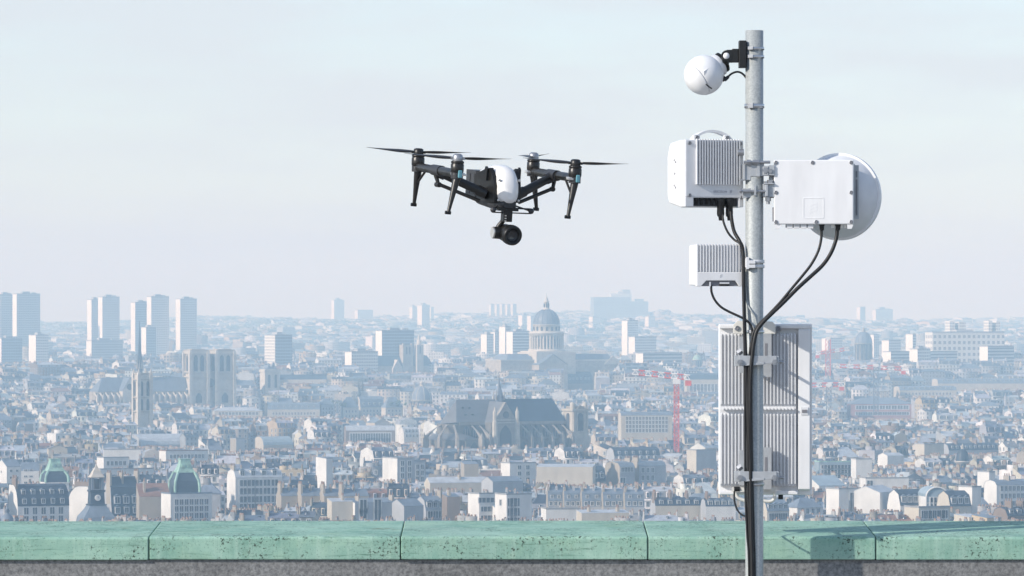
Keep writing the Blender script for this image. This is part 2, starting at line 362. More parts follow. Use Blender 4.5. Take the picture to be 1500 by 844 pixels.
s = MB(); s.tube(spline([bp(1066, 113, -0.01), bp(1072, 108, -0.01), bp(1080, 105.5, -0.01), bp(1087, 108, -0.012), bp(1093, 114.5, -0.0), bp(1096, 124, 0.03)]), 0.0052); s.build('lead', M_black, ball)

# ------------------------------------------------------------------ text and logo marks (flat print in the place)
def text_mesh(txt, size):
    cu = bpy.data.curves.new('lettering', 'FONT'); cu.body = txt; cu.size = size; cu.align_x = 'CENTER'; cu.extrude = 0.0004; cu.resolution_u = 2
    o = bpy.data.objects.new('lettering', cu); COL.objects.link(o); dg = bpy.context.evaluated_depsgraph_get()
    me = bpy.data.meshes.new_from_object(o.evaluated_get(dg)); bpy.data.objects.remove(o); bpy.data.curves.remove(cu); me.name = 'lettering'
    return me
def bars(parent, x, z, y, s, mat, depth=0.0008):
    m = MB()
    for k in range(3):
        zc = z+(1-k)*s*0.36
        pts = []
        for t in range(9):
            u = t/8; pts.append((x+(u-0.5)*s*0.8, zc+(u-0.5)*s*0.30-0.10*s*math.sin(u*math.pi)*(-1 if u < 0.5 else -1)*0.6))
        wv = s*0.085
        poly = [(px_, pz_-wv) for px_, pz_ in pts]+[(px_, pz_+wv) for px_, pz_ in pts[::-1]]
        m.prism(poly, y-depth, y+0.0005)
    return m.build('logo_mark', mat, parent)

# ------------------------------------------------------------------ left radio unit
th1 = R(20)
u = empty('radio_unit', (fx(1043.5), FD+0.02, fz(254)), th1, 'ribbed white radio box with a carrying handle and black plugs left of the pole', 'radio unit')
Wd, Hh = 0.308, 0.33
body = MB(); hw = Wd/2
body.prismx([(0.02, -Hh/2-0.004), (0.175, -Hh/2+0.02), (0.20, -Hh/2+0.06), (0.20, Hh/2-0.075), (0.165, Hh/2-0.012), (0.02, Hh/2+0.0)], -hw-0.004, hw+0.004)
body.build('rear_cover', M_white, u, bevel=0.012, segs=3)
body = MB(); body.box(-hw, hw, -0.03, 0.022, -Hh/2+0.045, Hh/2-0.002); body.build('heat_sink_plate', M_white2, u, bevel=0.006)
for xa1, xa2 in ((-hw, -hw+0.045), (hw-0.025, hw)):
    body = MB(); body.box(xa1, xa2, -0.029, 0.02, -Hh/2, -Hh/2+0.05); body.build('corner_post', M_white2, u, bevel=0.004)
body = MB(); body.box(-hw+0.05, hw-0.025, -0.004, 0.02, -Hh/2+0.005, -Hh/2+0.048); body.build('port_bay', M_dgrey, u)
fin = MB(); fin.prism([(-0.0030, 0), (0.0030, 0), (0.0030, 0.212), (0.0015, 0.222), (-0.0015, 0.222), (-0.0030, 0.212)], -0.015, 0.0); fm = fin.mesh('fin', [M_white2])
for k in range(17):
    inst('fin', fm, u, (-hw+0.058+k*0.01395, -0.0295, -0.095+0.04))
# handle
hp = [(-0.105, 0.155), (-0.085, 0.183), (-0.045, 0.205), (0, 0.213), (0.045, 0.207), (0.088, 0.188), (0.120, 0.155)]
s = MB(); P = spline([(x, 0.03, z) for x, z in hp]); n_ = len(P)
vs = []; 
for p in P: vs += [(p.x, 0.0, p.z), (p.x, 0.05, p.z), (p.x*0.97, 0.05, p.z-0.012), (p.x*0.97, 0.0, p.z-0.012)]
fs = []
for i in range(n_-1):
    for k in range(4): fs.append((4*i+k, 4*i+(k+1) % 4, 4*i+4+(k+1) % 4, 4*i+4+k))
s.add(vs, [f[::-1] for f in fs], smooth=False); s.build('carrying_handle', M_white, u)
for x in (-0.085, 0.075):
    s = MB(); s.box(x-0.017, x+0.017, -0.012, 0.012, 0.155, 0.188); k = s.build('handle_lug', M_white2, u, bevel=0.005); screw(k, x, 0.174, -0.0125, 0.011)
for x, z in ((-hw+0.022, 0.146), (hw-0.018, 0.146), (-hw+0.022, -0.109), (hw-0.012, -0.118)): screw(u, x, z, -0.0325)
t = inst('lettering', text_mesh('ERICSSON', 0.0155), u, (0.030, -0.0308, -0.0945), (R(90), 0, 0)); t.data.materials.clear(); t.data.materials.append(M_print)
bars(u, 0.086, -0.089, -0.0305, 0.014, M_print)
for k, x in enumerate((-0.085, -0.058, -0.031, -0.004, 0.022)):
    s = MB(); s.lathe([(0.014, 0.028), (0.014, 0.004), (0.010, 0.0), (0.0105, -0.018), (0.0, -0.018)], 14, M=Matrix.Translation((x, 0.0, -0.135))); s.lathe([(0.0165, 0.010), (0.0165, 0.017)], 8, M=Matrix.Translation((x, 0.0, -0.135)), smooth=False); s.build('port_plug', M_black, u)
for x in (0.050, 0.096):
    s = MB(); s.lathe([(0.021, 0.03), (0.021, -0.005), (0.017, -0.01), (0.0185, -0.05), (0.0165, -0.062), (0.011, -0.068), (0.009, -0.085), (0, -0.085)], 18, M=Matrix.Translation((x-0.008, -0.006, -0.145))); s.lathe([(0.0235, 0.010), (0.0235, 0.02)], 12, M=Matrix.Translation((x-0.008, -0.006, -0.145)), smooth=False); s.build('cable_gland', M_black, u)
# marks on the left flank: two pressed squares with two holes each and one hole between
for zc in (0.062, -0.062):
    s = MB(); e = 0.0022; a = 0.024; x = -hw-0.0043
    yc = 0.093
    s.box(x-0.0012, x+0.001, yc-a, yc+a, zc-a-e, zc-a+e); s.box(x-0.0012, x+0.001, yc-a-e, yc-a+e, zc-a, zc+a); k = s.build('pressed_square', M_white2, u)
    for dy, dz in ((-0.008, -0.006), (0.010, 0.004)):
        h = MB(); h.cyl((x-0.0014, yc+dy, zc+dz), (x+0.001, yc+dy, zc+dz), 0.0058, 0.0058, 12); h.build('hole', M_socket, k)
h = MB(); h.cyl((-hw-0.0058, 0.095, 0.0), (-hw-0.002, 0.095, 0.0), 0.0062, 0.0062, 12); h.build('hole', M_socket, u)
# clamp between the box and the pole (cast brackets, bolts)
s = MB(); cxp = MX-fx(1043.5)                       # pole centre in the unit's unrotated frame
clampL = inst('pole_clamp', MB().mesh('pole_clamp', []), u); clampL.rotation_euler = (0, 0, -th1)
me = MB()
me.box(cxp-0.057, cxp-0.02, -0.062, 0.05, fz(264)-fz(254)-0.0, fz(240.5)-fz(254)); me.box(cxp-0.02, cxp+0.045, -0.066, -0.046, fz(258.5)-fz(254), fz(240)-fz(254))
me.box(cxp+0.010, cxp+0.024, -0.075, -0.046, fz(259)-fz(254), fz(238)-fz(254)); me.box(cxp-0.052, cxp-0.048, -0.068, -0.06, fz(263)-fz(254), fz(241)-fz(254))
me.box(cxp-0.057, cxp-0.03, -0.02, 0.04, fz(290)-fz(254), fz(276)-fz(254))
me.prism([(cxp-0.057, fz(291.5)-fz(254)), (cxp+0.01, fz(286.5)-fz(254)), (cxp+0.01, fz(274.5)-fz(254)), (cxp-0.057, fz(277.5)-fz(254))], -0.060, -0.046)
me.box(cxp-0.004, cxp+0.006, -0.085, -0.06, fz(287)-fz(254), fz(272)-fz(254))
me.box(cxp+0.02, cxp+0.075, -0.03, 0.03, fz(287)-fz(254), fz(276)-fz(254))
clampL.data = me.mesh('pole_clamp', [M_cast])
s = MB()
s.cyl((cxp-0.055, -0.075, fz(238.2)-fz(254)), (cxp+0.075, -0.075, fz(238.2)-fz(254)), 0.0075, n=10); s.cyl((cxp-0.04, -0.075, fz(238.2)-fz(254)), (cxp-0.02, -0.075, fz(238.2)-fz(254)), 0.014, n=6, smooth=False)
s.cyl((cxp-0.01, -0.075, fz(238.2)-fz(254)), (cxp+0.02, -0.075, fz(238.2)-fz(254)), 0.013, n=6, smooth=False)
s.cyl((cxp-0.075, -0.072, fz(280.5)-fz(254)), (cxp+0.05, -0.072, fz(280.5)-fz(254)), 0.007, n=10); s.cyl((cxp-0.066, -0.072, fz(280.5)-fz(254)), (cxp-0.07, -0.072, fz(280.5)-fz(254)), 0.013, n=6, smooth=False)
s.cyl((cxp-0.062, -0.05, fz(265)-fz(254)), (cxp-0.062, -0.05, fz(262.5)-fz(254)), 0.012, n=6, smooth=False)
s.cyl((cxp-0.08, 0.0, fz(223)-fz(254)), (cxp-0.05, 0.0, fz(223)-fz(254)), 0.016, n=16)
s.build('clamp_bolt', M_bolt, clampL)

# ------------------------------------------------------------------ right radio unit with the dish
v = empty('microwave_link', (fx(1191.5), FD-0.02, fz(282.5)), R(-3), 'flat white radio box with a round dish behind it right of the pole', 'microwave link')
w2, h2 = 0.388, 0.318
s = MB(); s.box(-w2/2, w2/2, -0.035, 0.0, -h2/2+0.004, h2/2); s.build('cover_plate', M_white, v, bevel=0.006, segs=3)
s = MB(); s.box(-w2/2+0.004, w2/2-0.004, 0.0005, 0.055, -h2/2+0.010, h2/2-0.006); s.build('housing', M_white2, v, bevel=0.004)
for x in (-w2/2+0.010, 0.0, w2/2-0.012):
    for z in (h2/2-0.013, -0.0, -h2/2+0.016):
        if abs(x) < 0.05 and abs(z) < 0.1: continue
        screw(v, x-(0.006 if abs(x) < 0.05 and z > 0 else -0.012 if abs(x) < 0.05 else 0), z, -0.0352)
s = MB(); e = 0.0028; a = 0.049; zc = -0.076; xc = -0.001
for b_ in ((-a, a, zc-a-e, zc-a+e), (-a, a, zc+a-e, zc+a+e), (-a-e, -a+e, zc-a, zc+a), (a-e, a+e, zc-a, zc+a)):
    s.box(xc+b_[0], xc+b_[1], -0.0360, -0.0345, b_[2], b_[3])
s.build('embossed_square', M_white, v, bevel=0.0008)
bars(v, xc, zc, -0.0351, 0.045, M_white, 0.0006)
# feet, ports and gland nuts below
for x in (-w2/2+0.02, w2/2-0.018):
    s = MB(); s.prism([(x-0.012, -h2/2-0.018), (x+0.008, -h2/2-0.018), (x+0.018, -h2/2+0.004), (x-0.014, -h2/2+0.004)], -0.03, 0.03); s.build('foot', M_white, v)
for k in range(4):
    s = MB(); x = -0.130+k*0.034; s.box(x, x+0.026, -0.02, 0.03, -h2/2-0.016, -h2/2+0.006); s.box(x-0.007, x-0.001, -0.016, 0.02, -h2/2-0.012, -h2/2+0.006, 1); s.build('port_socket', [M_white2, M_socket], v)
for x, r in ((0.040, 0.014), (0.118, 0.014)):
    s = MB(); s.lathe([(r, 0.02), (r, 0.0), (r*0.8, -0.006), (r*0.78, -0.02), (r*0.6, -0.026), (0, -0.026)], 16, M=Matrix.Translation((x, 0.0, -h2/2))); s.build('cable_gland', M_black, v)
for xa1, xa2 in ((0.086, 0.10), (0.132, 0.142), (0.148, 0.158)):
    s = MB(); s.box(xa1, xa2, -0.01, 0.02, -h2/2-0.014, -h2/2+0.004); s.build('port_cap', M_warm, v)
# slotted side bracket on the right edge, latches on the left edge
s = MB(); s.box(w2/2+0.004, w2/2+0.026, 0.02, 0.03, -0.128, 0.135); s.box(w2/2+0.002, w2/2+0.006, -0.02, 0.03, -0.128, 0.14); k = s.build('side_bracket', M_cast, v)
for za, zb_ in ((-0.11, 0.065), (0.075, 0.105)):
    h = MB(); h.box(w2/2+0.012, w2/2+0.019, 0.017, 0.0195, za, zb_); h.build('slot', M_socket, k)
for z1, z2 in ((0.055, 0.13), (-0.14, -0.072)):
    s = MB(); s.box(-w2/2-0.007, -w2/2+0.001, -0.015, 0.02, z1, z2); s.build('edge_latch', M_socket, v)
# dish: seen from its back
dish = inst('dish', MB().mesh('dish', []), v)
DR = 0.211
da = Vector((0.34, 0.94, 0.0)).normalized()
Qd = Matrix.Translation(Vector((fx(1229)-fx(1191.5), 0.20, fz(287)-fz(282.5)))) @ da.to_track_quat('Z', 'Y').to_matrix().to_4x4()
s = MB(); s.lathe([(0.03, -0.145), (0.07, -0.142), (0.11, -0.125), (0.150, -0.095), (0.180, -0.058), (0.198, -0.02), (0.2035, -0.004)], 64, 0, Qd, True, False)
s.lathe([(0.2035, -0.004), (DR+0.004, -0.003), (DR+0.004, 0.022), (DR-0.004, 0.022)], 64, 1, Qd, False, False)
s.lathe([(DR-0.004, 0.0215), (0.12, 0.030), (0.0, 0.034)], 64, 1, Qd, True, False)
s.lathe([(0.0, -0.22), (0.045, -0.22), (0.05, -0.15), (0.03, -0.145)], 32, 0, Qd, True, False)
dish.data = s.mesh('dish', [M_white2, M_white])
# clamp joining the link to the pole
dx = fx(1191.5); clampR = inst('pole_clamp', None, v) if False else None
s = MB(); cR = MX-fx(1191.5); zz = lambda py: fz(py)-fz(282.5)
s.box(cR+0.040, cR+0.098, -0.045, 0.03, zz(257.5), zz(243.5)); s.box(cR+0.062, cR+0.066, -0.05, -0.044, zz(257), zz(244))
s.box(cR+0.040, cR+0.098, -0.035, 0.04, zz(289), zz(270)); s.box(cR+0.052, cR+0.066, -0.05, -0.034, zz(288), zz(271)); s.box(cR+0.045, cR+0.095, -0.05, -0.03, zz(270.5), zz(268.5))
s.box(cR-0.02, cR+0.045, 0.046, 0.066, zz(289), zz(243)); s.cbox((cR+0.085, 0.02, zz(266)), (0.03, 0.05, 0.16))
kR = s.build('pole_clamp', M_cast, v, bevel=0.002)
s = MB()
for px_, pa, pb, r in ((1125, 295, 289, 0.014), (1125, 299.5, 294, 0.009), (1128, 268.5, 264, 0.016), (1122, 270, 266, 0.011)):
    s.cyl((fx(px_)-fx(1191.5), -0.03, zz(pa)), (fx(px_)-fx(1191.5), -0.03, zz(pb)), r, n=6 if r > 0.01 else 10, smooth=r < 0.01)
s.cyl((fx(1121)-fx(1191.5), -0.052, zz(250)), (fx(1121)-fx(1191.5), -0.04, zz(250)), 0.015, n=6, smooth=False); s.cyl((fx(1128)-fx(1191.5), -0.052, zz(251)), (fx(1128)-fx(1191.5), -0.04, zz(251)), 0.011, n=6, smooth=False)
s.build('clamp_bolt', M_bolt, kR)

# ------------------------------------------------------------------ small radio below
q = empty('small_radio_unit', (fx(1052.5), FD-0.0, fz(388.5)), R(9), 'small ribbed white radio box on the middle of the pole, one thin cable below', 'radio unit')
w3, h3 = 0.230, 0.208
s = MB(); s.prismx([(0.004, -h3/2+0.004), (0.16, -h3/2+0.006), (0.165, -h3/2+0.02), (0.165, h3/2-0.02), (0.15, h3/2-0.004), (0.004, h3/2-0.004)], -w3/2, w3/2); s.build('rear_cover', M_white, q, bevel=0.006)
s = MB(); cut = 0.028
s.prism([(-w3/2, -h3/2), (-w3/2+0.022, -h3/2), (-w3/2+0.048, -h3/2+cut), (w3/2-0.038, -h3/2+cut), (w3/2-0.018, -h3/2), (w3/2, -h3/2), (w3/2, -0.034), (-w3/2, -0.034)], -0.035, 0.003); s.build('front_apron', M_white, q, bevel=0.003)
s = MB(); s.box(-w3/2, w3/2, -0.023, 0.003, -0.0335, h3/2-0.001); s.build('heat_sink_plate', M_white2, q, bevel=0.002)
s = MB(); s.box(-w3/2+0.03, w3/2-0.022, -0.02, 0.003, -h3/2+0.001, -h3/2+cut); k = s.build('port_bay', M_socket, q)
h = MB(); h.box(0.0, 0.048, -0.028, -0.0205, -h3/2+0.012, -h3/2+0.022); h.build('port_cover', M_white2, k)
h = MB(); h.box(0.0, 0.048, -0.026, -0.0205, -h3/2+0.002, -h3/2+0.011); h.build('port_slot', M_black, k)
h = MB(); h.box(-0.052, -0.044, -0.03, -0.0205, -h3/2+0.0, -h3/2+0.022); h.build('cable_port', M_white2, k)
fin = MB(); fin.box(-0.0026, 0.0026, -0.034, -0.0235, -0.0338, h3/2-0.003); fm3 = fin.mesh('fin', [M_white])
for k in range(16): inst('fin', fm3, q, (-w3/2+0.004+k*0.01478, 0, 0))
bars(q, 0.004, -0.052, -0.0355, 0.014, M_white2)
s = MB(); s.box(-w3/2-0.0012, -w3/2, 0.06, 0.066, -0.06, 0.06); s.build('side_groove', M_white2, q)
cq = MX-fx(1052.5); zq = lambda py: fz(py)-fz(388.5)
s = MB(); s.box(cq-0.043, cq-0.028, -0.062, 0.02, zq(394.5), zq(377)); s.box(cq-0.047, cq-0.04, -0.05, 0.02, zq(392), zq(379)); s.box(cq-0.075, cq-0.045, -0.01, 0.03, zq(395), zq(375))
s.box(cq-0.03, cq+0.002, -0.0625, -0.046, zq(386.8), zq(381.8)); s.box(cq-0.03, cq+0.002, -0.0625, -0.046, zq(392.8), zq(387.8)); kq = s.build('pole_clamp', M_white2, q, bevel=0.0015)
kq.rotation_euler = (0, 0, R(-9))
for py in (383.3, 390.3):
    s = MB(); s.lathe([(PR+0.002, -0.008), (PR+0.006, -0.008), (PR+0.006, 0.008), (PR+0.002, 0.008)], 32, M=Matrix.Translation((cq, 0, zq(py))), cap=False); s.build('strap', M_white2, kq)

# ------------------------------------------------------------------ antenna panel behind the pole
PY = FD+0.30
a = empty('antenna_panel', (fx(1121, PY), PY, fz(600, PY)), R(-3), 'tall finned white antenna panel strapped behind the pole above the parapet', 'antenna')
w4, h4 = 0.462, 0.845
s = MB(); s.box(-w4/2, w4/2, 0.0, 0.055, -h4/2, h4/2); s.build('front_cover', M_white, a, bevel=0.006)
bx1 = w4/2-0.080                      # right end of the finned block
s = MB(); s.box(-w4/2+0.008, bx1, -0.022, -0.0005, -h4/2+0.045, h4/2-0.05); s.build('back_plate', M_white2, a)
s = MB(); s.prismx([(-0.001, h4/2-0.004), (-0.001, -h4/2+0.02), (-0.03, -h4/2+0.03), (-0.034, h4/2-0.03)], bx1+0.012, w4/2-0.010); s.build('side_flange', M_white, a, bevel=0.003)
s = MB(); s.box(bx1+0.024, w4/2-0.02, -0.036, -0.03, -0.025, 0.012); s.box(bx1+0.03, w4/2-0.026, -0.04, -0.035, -0.014, 0.0, 1); s.build('side_latch', [M_white2, M_socket], a)
s = MB(); s.box(-w4/2+0.004, w4/2-0.004, -0.03, 0.0, h4/2-0.022, h4/2-0.004); s.build('end_lip', M_white, a, bevel=0.004); s = MB(); s.box(-w4/2+0.004, w4/2-0.07, -0.035, 0.0, -h4/2+0.003, -h4/2+0.022); s.build('end_lip', M_white, a, bevel=0.004)
fin = MB(); L4 = 0.362
fin.add([(-0.0035, 0, 0), (0.0035, 0, 0), (0.0035, -0.013, 0.012), (-0.0035, -0.013, 0.012), (-0.0035, 0, L4), (0.0035, 0, L4), (0.0035, -0.013, L4-0.012), (-0.0035, -0.013, L4-0.012)],
        [(0, 1, 2, 3), (7, 6, 5, 4), (3, 2, 6, 7), (1, 5, 6, 2), (0, 3, 7, 4)]); fm4 = fin.mesh('fin', [M_white2])
nf = 22; sp4 = (bx1-0.004-(-w4/2+0.014))/(nf-1)
for k in range(nf):
    for z0 in (0.012, -0.020-L4+0.0): inst('fin', fm4, a, (-w4/2+0.014+k*sp4, -0.0215, z0+0.004))
pin = MB(); pin.cyl((0, -0.0, 0), (0, -0.03, 0), 0.0055, n=8); pm4 = pin.mesh('stud', [M_white])
for k in range(nf-1): inst('stud', pm4, a, (-w4/2+0.014+(k+0.5)*sp4, -0.02, 0.004))
# carrying loops and brackets
za = lambda py: fz(py, PY)-fz(600, PY)
xa_ = lambda px: fx(px, PY)-fx(1121, PY)
s = MB(); s.prism([(xa_(1074), za(489)), (xa_(1136), za(489)), (xa_(1136), za(476)), (xa_(1131), za(471)), (xa_(1080), za(470)), (xa_(1074), za(476))], -0.065, -0.052); k = s.build('top_bracket', M_warm, a, bevel=0.002)
screw(k, xa_(1080), za(481), -0.066, 0.013, 'bolt'); screw(k, xa_(1140), za(482), -0.045, 0.016, 'bolt')
for za0, za1 in ((489, 552), (655, 716)):
    s = MB(); s.box(xa_(1117), xa_(1130), -0.085, -0.055, za(za1), za(za0)); s.box(xa_(1120.5), xa_(1124), -0.0865, -0.0845, za(za0+40), za(za0+14), 1); s.box(xa_(1083), xa_(1092), -0.085, -0.055, za(za1-6), za(za0+4)); s.build('mounting_rail', [M_cast, M_socket], a, bevel=0.0)
s = MB()
tb = lambda pts: s.tube(spline([(xa_(x), -0.05, za(y)) for x, y in pts], 5), 0.0085, 8)
tb([(1080, 716), (1078, 722), (1082, 729), (1092, 733)]); tb([(1117, 733), (1128, 734), (1134, 730), (1135, 719)]); s.box(xa_(1072), xa_(1136), -0.062, -0.048, za(720), za(713.5)); s.build('bottom_bracket', M_warm, a)
s = MB(); s.cyl((xa_(1140), -0.02, za(728)), (xa_(1147), -0.02, za(728)), 0.012, n=10); s.cyl((xa_(1075.5), -0.055, za(716)), (xa_(1084), -0.055, za(716)), 0.014, n=6, smooth=False); s.build('connector', M_black, a)
# the two pipe clamps, front half in front of the pole
cz4 = Matrix.Rotation(R(13), 4, 'Z')
cxa = MX-fx(1121, PY); cya = FD-PY
for j, pyc in enumerate((528, 697)):
    zc = fz(pyc, FD)-fz(600, PY); K = empty('clamp', (0, 0, 0)); K.parent = a; K.rotation_euler = (0, 0, R(3))
    s = MB(); hh = 0.026
    x0, x1 = cxa-0.078, cxa+0.105; yf = cya-PR-0.02
    s.prism([(x0, zc-hh), (x1, zc-hh+0.012), (x1, zc+hh-0.004), (x0, zc+hh-0.002)], yf-0.006, yf+0.012)
    s.box(x0-0.02, x0+0.008, yf+0.004, yf+0.07, zc-hh-0.002, zc+hh-0.002); s.box(x1-0.008, x1+0.012, yf, yf+0.05, zc-hh+0.012, zc+hh-0.004)
    s.prism([(cxa-0.05, zc-hh), (cxa+0.045, zc-hh+0.006), (cxa+0.045, zc-hh+0.018), (cxa-0.02, zc-hh+0.014)], yf-0.0095, yf-0.006)
    s.build('clamp_jaw', M_cast, K, bevel=0.002)
    s = MB()
    for xb in (x0+0.004, x1-0.01): s.cyl((xb, yf-0.018, zc-0.008), (xb, cya+0.25, zc-0.008), 0.0075, n=10); s.cyl((xb, yf-0.016, zc-0.008), (xb, yf-0.004, zc-0.008), 0.0145, n=6, smooth=False)
    s.cyl((x1, yf+0.02, zc-0.005), (x1+0.035, yf+0.02, zc-0.009), 0.009, 0.007, n=8); s.cyl((x0-0.004, yf+0.03, zc+hh+0.008), (x0+0.014, yf+0.03, zc+hh+0.022), 0.016, n=6, smooth=False)
    s.build('clamp_bolt', M_bolt, K)

# ------------------------------------------------------------------ black cables
def cable(label, pts, r, name='cable', ends=True):
    """pts: (px, py, dy) with dy metres behind (+) or in front (-) of the pole's centre line"""
    root = MB(); P = [Vector((fx(x)-MX, dy, fz(y)-FLOOR)) for x, y, dy in pts]
    root.tube(spline(P, 8), r, 12); o = root.build(name, M_black, None, (MX, FD, FLOOR)); tag(o, label, 'cable', 'black cables on the mast'); return o
f_ = -PR-0.014
zf = (FLOOR-fz(0))*-300       # pixel row of the floor
cable('thin black cable dropping from the ribbed radio box to the pole', [(1058.5, 312, 0.02), (1060, 325, 0.01), (1066, 340, 0.0), (1075, 351, -0.01), (1084, 358, -0.03), (1088, 372, -0.036), (1088.5, 420, -0.042), (1089, 470, f_+0.002), (1090, 540, f_-0.003), (1090.5, 640, f_-0.006), (1091, 720, f_), (1093.5, 780, f_), (1096.5, 844, f_), (1098, zf-2, f_)], 0.0056)
cable('thick black cable dropping beside a thinner one from the ribbed radio box', [(1071, 310, 0.03), (1072.5, 325, 0.02), (1076, 340, 0.01), (1083, 353, -0.01), (1087.5, 365, -0.03), (1088.5, 390, -0.035), (1089, 430, -0.040), (1090, 480, f_+0.004), (1092, 540, f_), (1094, 600, f_-0.004), (1095, 640, f_-0.004), (1095.5, 720, f_), (1098, 790, f_), (1100, 844, f_), (1102, zf-2, f_)], 0.0092)
cable('black cable curling from the small radio box across to the pole', [(1041.5, 417, -0.03), (1042, 428, -0.03), (1047, 440, -0.03), (1056, 450, -0.035), (1068, 457, -0.04), (1081, 463, -0.05), (1092, 469, f_), (1098.5, 476, f_), (1101, 485, f_), (1100.5, 497, f_), (1098, 510, f_-0.004), (1096, 540, f_-0.004), (1095.5, 600, f_-0.012), (1097, 660, f_-0.012), (1099, 740, f_-0.006), (1101, 800, f_-0.006), (1103, 844, f_-0.006), (1104, zf-2, f_)], 0.006)
cable('thin black cable looping from the dish radio box down to the pole', [(1203, 335, -0.02), (1202.5, 350, -0.022), (1198, 368, -0.03), (1188, 387, -0.036), (1174, 405, -0.042), (1158, 424, -0.05), (1142, 443, -0.056), (1127, 459, f_+0.0), (1114, 472, f_), (1105, 483, f_-0.002), (1101, 495, f_-0.006), (1100, 520, f_-0.006), (1099.5, 600, f_), (1101, 700, f_), (1103, 780, f_), (1104.5, 844, f_), (1106, zf-2, f_)], 0.0068)
cable('thick black cable looping lowest from the dish radio box to the pole', [(1226, 335, -0.02), (1224.5, 350, -0.022), (1217, 370, -0.03), (1205, 388, -0.036), (1188, 404, -0.042), (1168, 422, -0.05), (1146, 444, -0.056), (1129, 460, f_-0.006), (1116, 473, f_-0.010), (1108, 484, f_-0.012), (1104, 498, f_-0.016), (1101, 520, f_-0.016), (1099, 545, f_-0.016), (1098, 600, f_-0.010), (1098.5, 700, f_-0.008), (1099.5, 780, f_-0.014), (1101, 844, f_-0.014), (1102, zf-2, f_-0.01)], 0.0096)
cable('short black cable hanging under the antenna panel to the pole', [(1078.5, 722, 0.20), (1078.5, 735, 0.19), (1081, 747, 0.12), (1086, 754, 0.05), (1092, 757, 0.0), (1096, 765, -0.05), (1098, 790, f_-0.004), (1099, 844, f_-0.004), (1100, zf-2, f_)], 0.0048)
gr = MB(); P = [Vector((fx(x)-MX, dy, fz(y)-FLOOR)) for x, y, dy in [(1092, 398, -0.02), (1092.5, 430, -0.025), (1094, 444, -0.036), (1100, 456, f_+0.008), (1105, 464, f_+0.008), (1108, 476, f_+0.008)]]
gr.tube(spline(P, 8), 0.004, 8); o = gr.build('earth_wire', M_galv, None, (MX, FD, FLOOR)); tag(o, 'thin grey earth wire lying on the pole under the small radio box', 'wire')
# ------------------------------------------------------------------ drone
DD = 16.3; DS = F/DD                       # px per metre at the drone
dr = empty('quadcopter_drone', (fx(725, DD), DD, fz(272, DD)), R(19), 'black and white four-rotor camera drone hovering over the city', 'drone')
pitch = Matrix.Rotation(R(4.6), 4, 'X') @ Matrix.Rotation(R(1.6), 4, 'Y')
dr.rotation_euler = (Matrix.Rotation(R(19), 4, 'Z') @ pitch).to_euler()
# body shell (white, nose towards -y), built from rings along y
def rings(mb, secs, n=20, mi=0, e=2.6):
    vs = []; fs = []
    for y, cx0, czz, rx, rzu, rzd in secs:
        for k in range(n):
            t = 2*math.pi*k/n; c, s_ = math.cos(t), math.sin(t)
            x = math.copysign(abs(c)**(2/e), c)*rx; z = math.copysign(abs(s_)**(2/e), s_)*(rzu if s_ > 0 else rzd)
            vs.append((cx0+x, y, czz+z))
    for j in range(len(secs)-1):
        for k in range(n):
            k2 = (k+1) % n; fs.append((j*n+k, j*n+k2, (j+1)*n+k2, (j+1)*n+k))
    mb.add(vs, fs, mi, True); mb.add(vs[:n], [tuple(range(n-1, -1, -1))], mi); mb.add(vs[-n:], [tuple(range(n))], mi)
s = MB(); rings(s, [(-0.168, 0, -0.026, 0.010, 0.010, 0.012), (-0.162, 0, -0.020, 0.024, 0.030, 0.030), (-0.146, 0, -0.012, 0.035, 0.060, 0.046), (-0.11, 0, -0.004, 0.042, 0.073, 0.054), (-0.05, 0, 0.0, 0.048, 0.075, 0.052), (0.03, 0, 0.0, 0.050, 0.064, 0.046), (0.11, 0, 0.0, 0.046, 0.046, 0.036)])
s.build('body_shell', M_shell, dr)
s = MB(); rings(s, [(-0.160, 0, -0.054, 0.022, 0.014, 0.014), (-0.135, 0, -0.058, 0.034, 0.020, 0.022), (-0.07, 0, -0.056, 0.044, 0.022, 0.024), (0.08, 0, -0.046, 0.044, 0.02, 0.026)]); s.build('belly', M_dgrey, dr)
# dark flank openings with arm hub, battery pack behind
for sx in (-1, 1):
    T_f = Matrix.Translation((sx*0.040, -0.137, 0)) @ Matrix.Rotation(R(sx*-7.0), 4, 'Z')
    s = MB(); s.prismx([(0.0, -0.050), (0.12, -0.054), (0.165, -0.03), (0.165, 0.035), (0.09, 0.056), (0.048, 0.064), (0.020, 0.036), (0.004, 0.004)], -0.007, 0.007, M=T_f); s.build('flank_opening', M_plastic, dr)
    s = MB(); s.prismx([(0.055, 0.02), (0.09, 0.022), (0.066, 0.068), (0.050, 0.060)], -0.004+sx*0.011, 0.004+sx*0.011, M=T_f); s.build('flank_flap', M_plastic, dr)
    for y, z in ((-0.148, 0.026), (-0.150, -0.042)):
        s = MB(); s.lathe([(0.0045, 0.0), (0.0045, 0.005), (0.002, 0.007), (0, 0.007)], 12, M=Matrix.Translation((sx*0.033, y, z)) @ Matrix.Rotation(R(90*sx), 4, 'Y')); s.build('shell_screw', M_silver, dr)
s = MB(); s.box(-0.050, 0.050, 0.06, 0.165, -0.045, 0.046)
for k in range(2): s.box(-0.0525, -0.05, 0.070+0.048*k, 0.108+0.048*k, -0.034, 0.034)
s.build('battery', M_dgrey, dr, bevel=0.005)
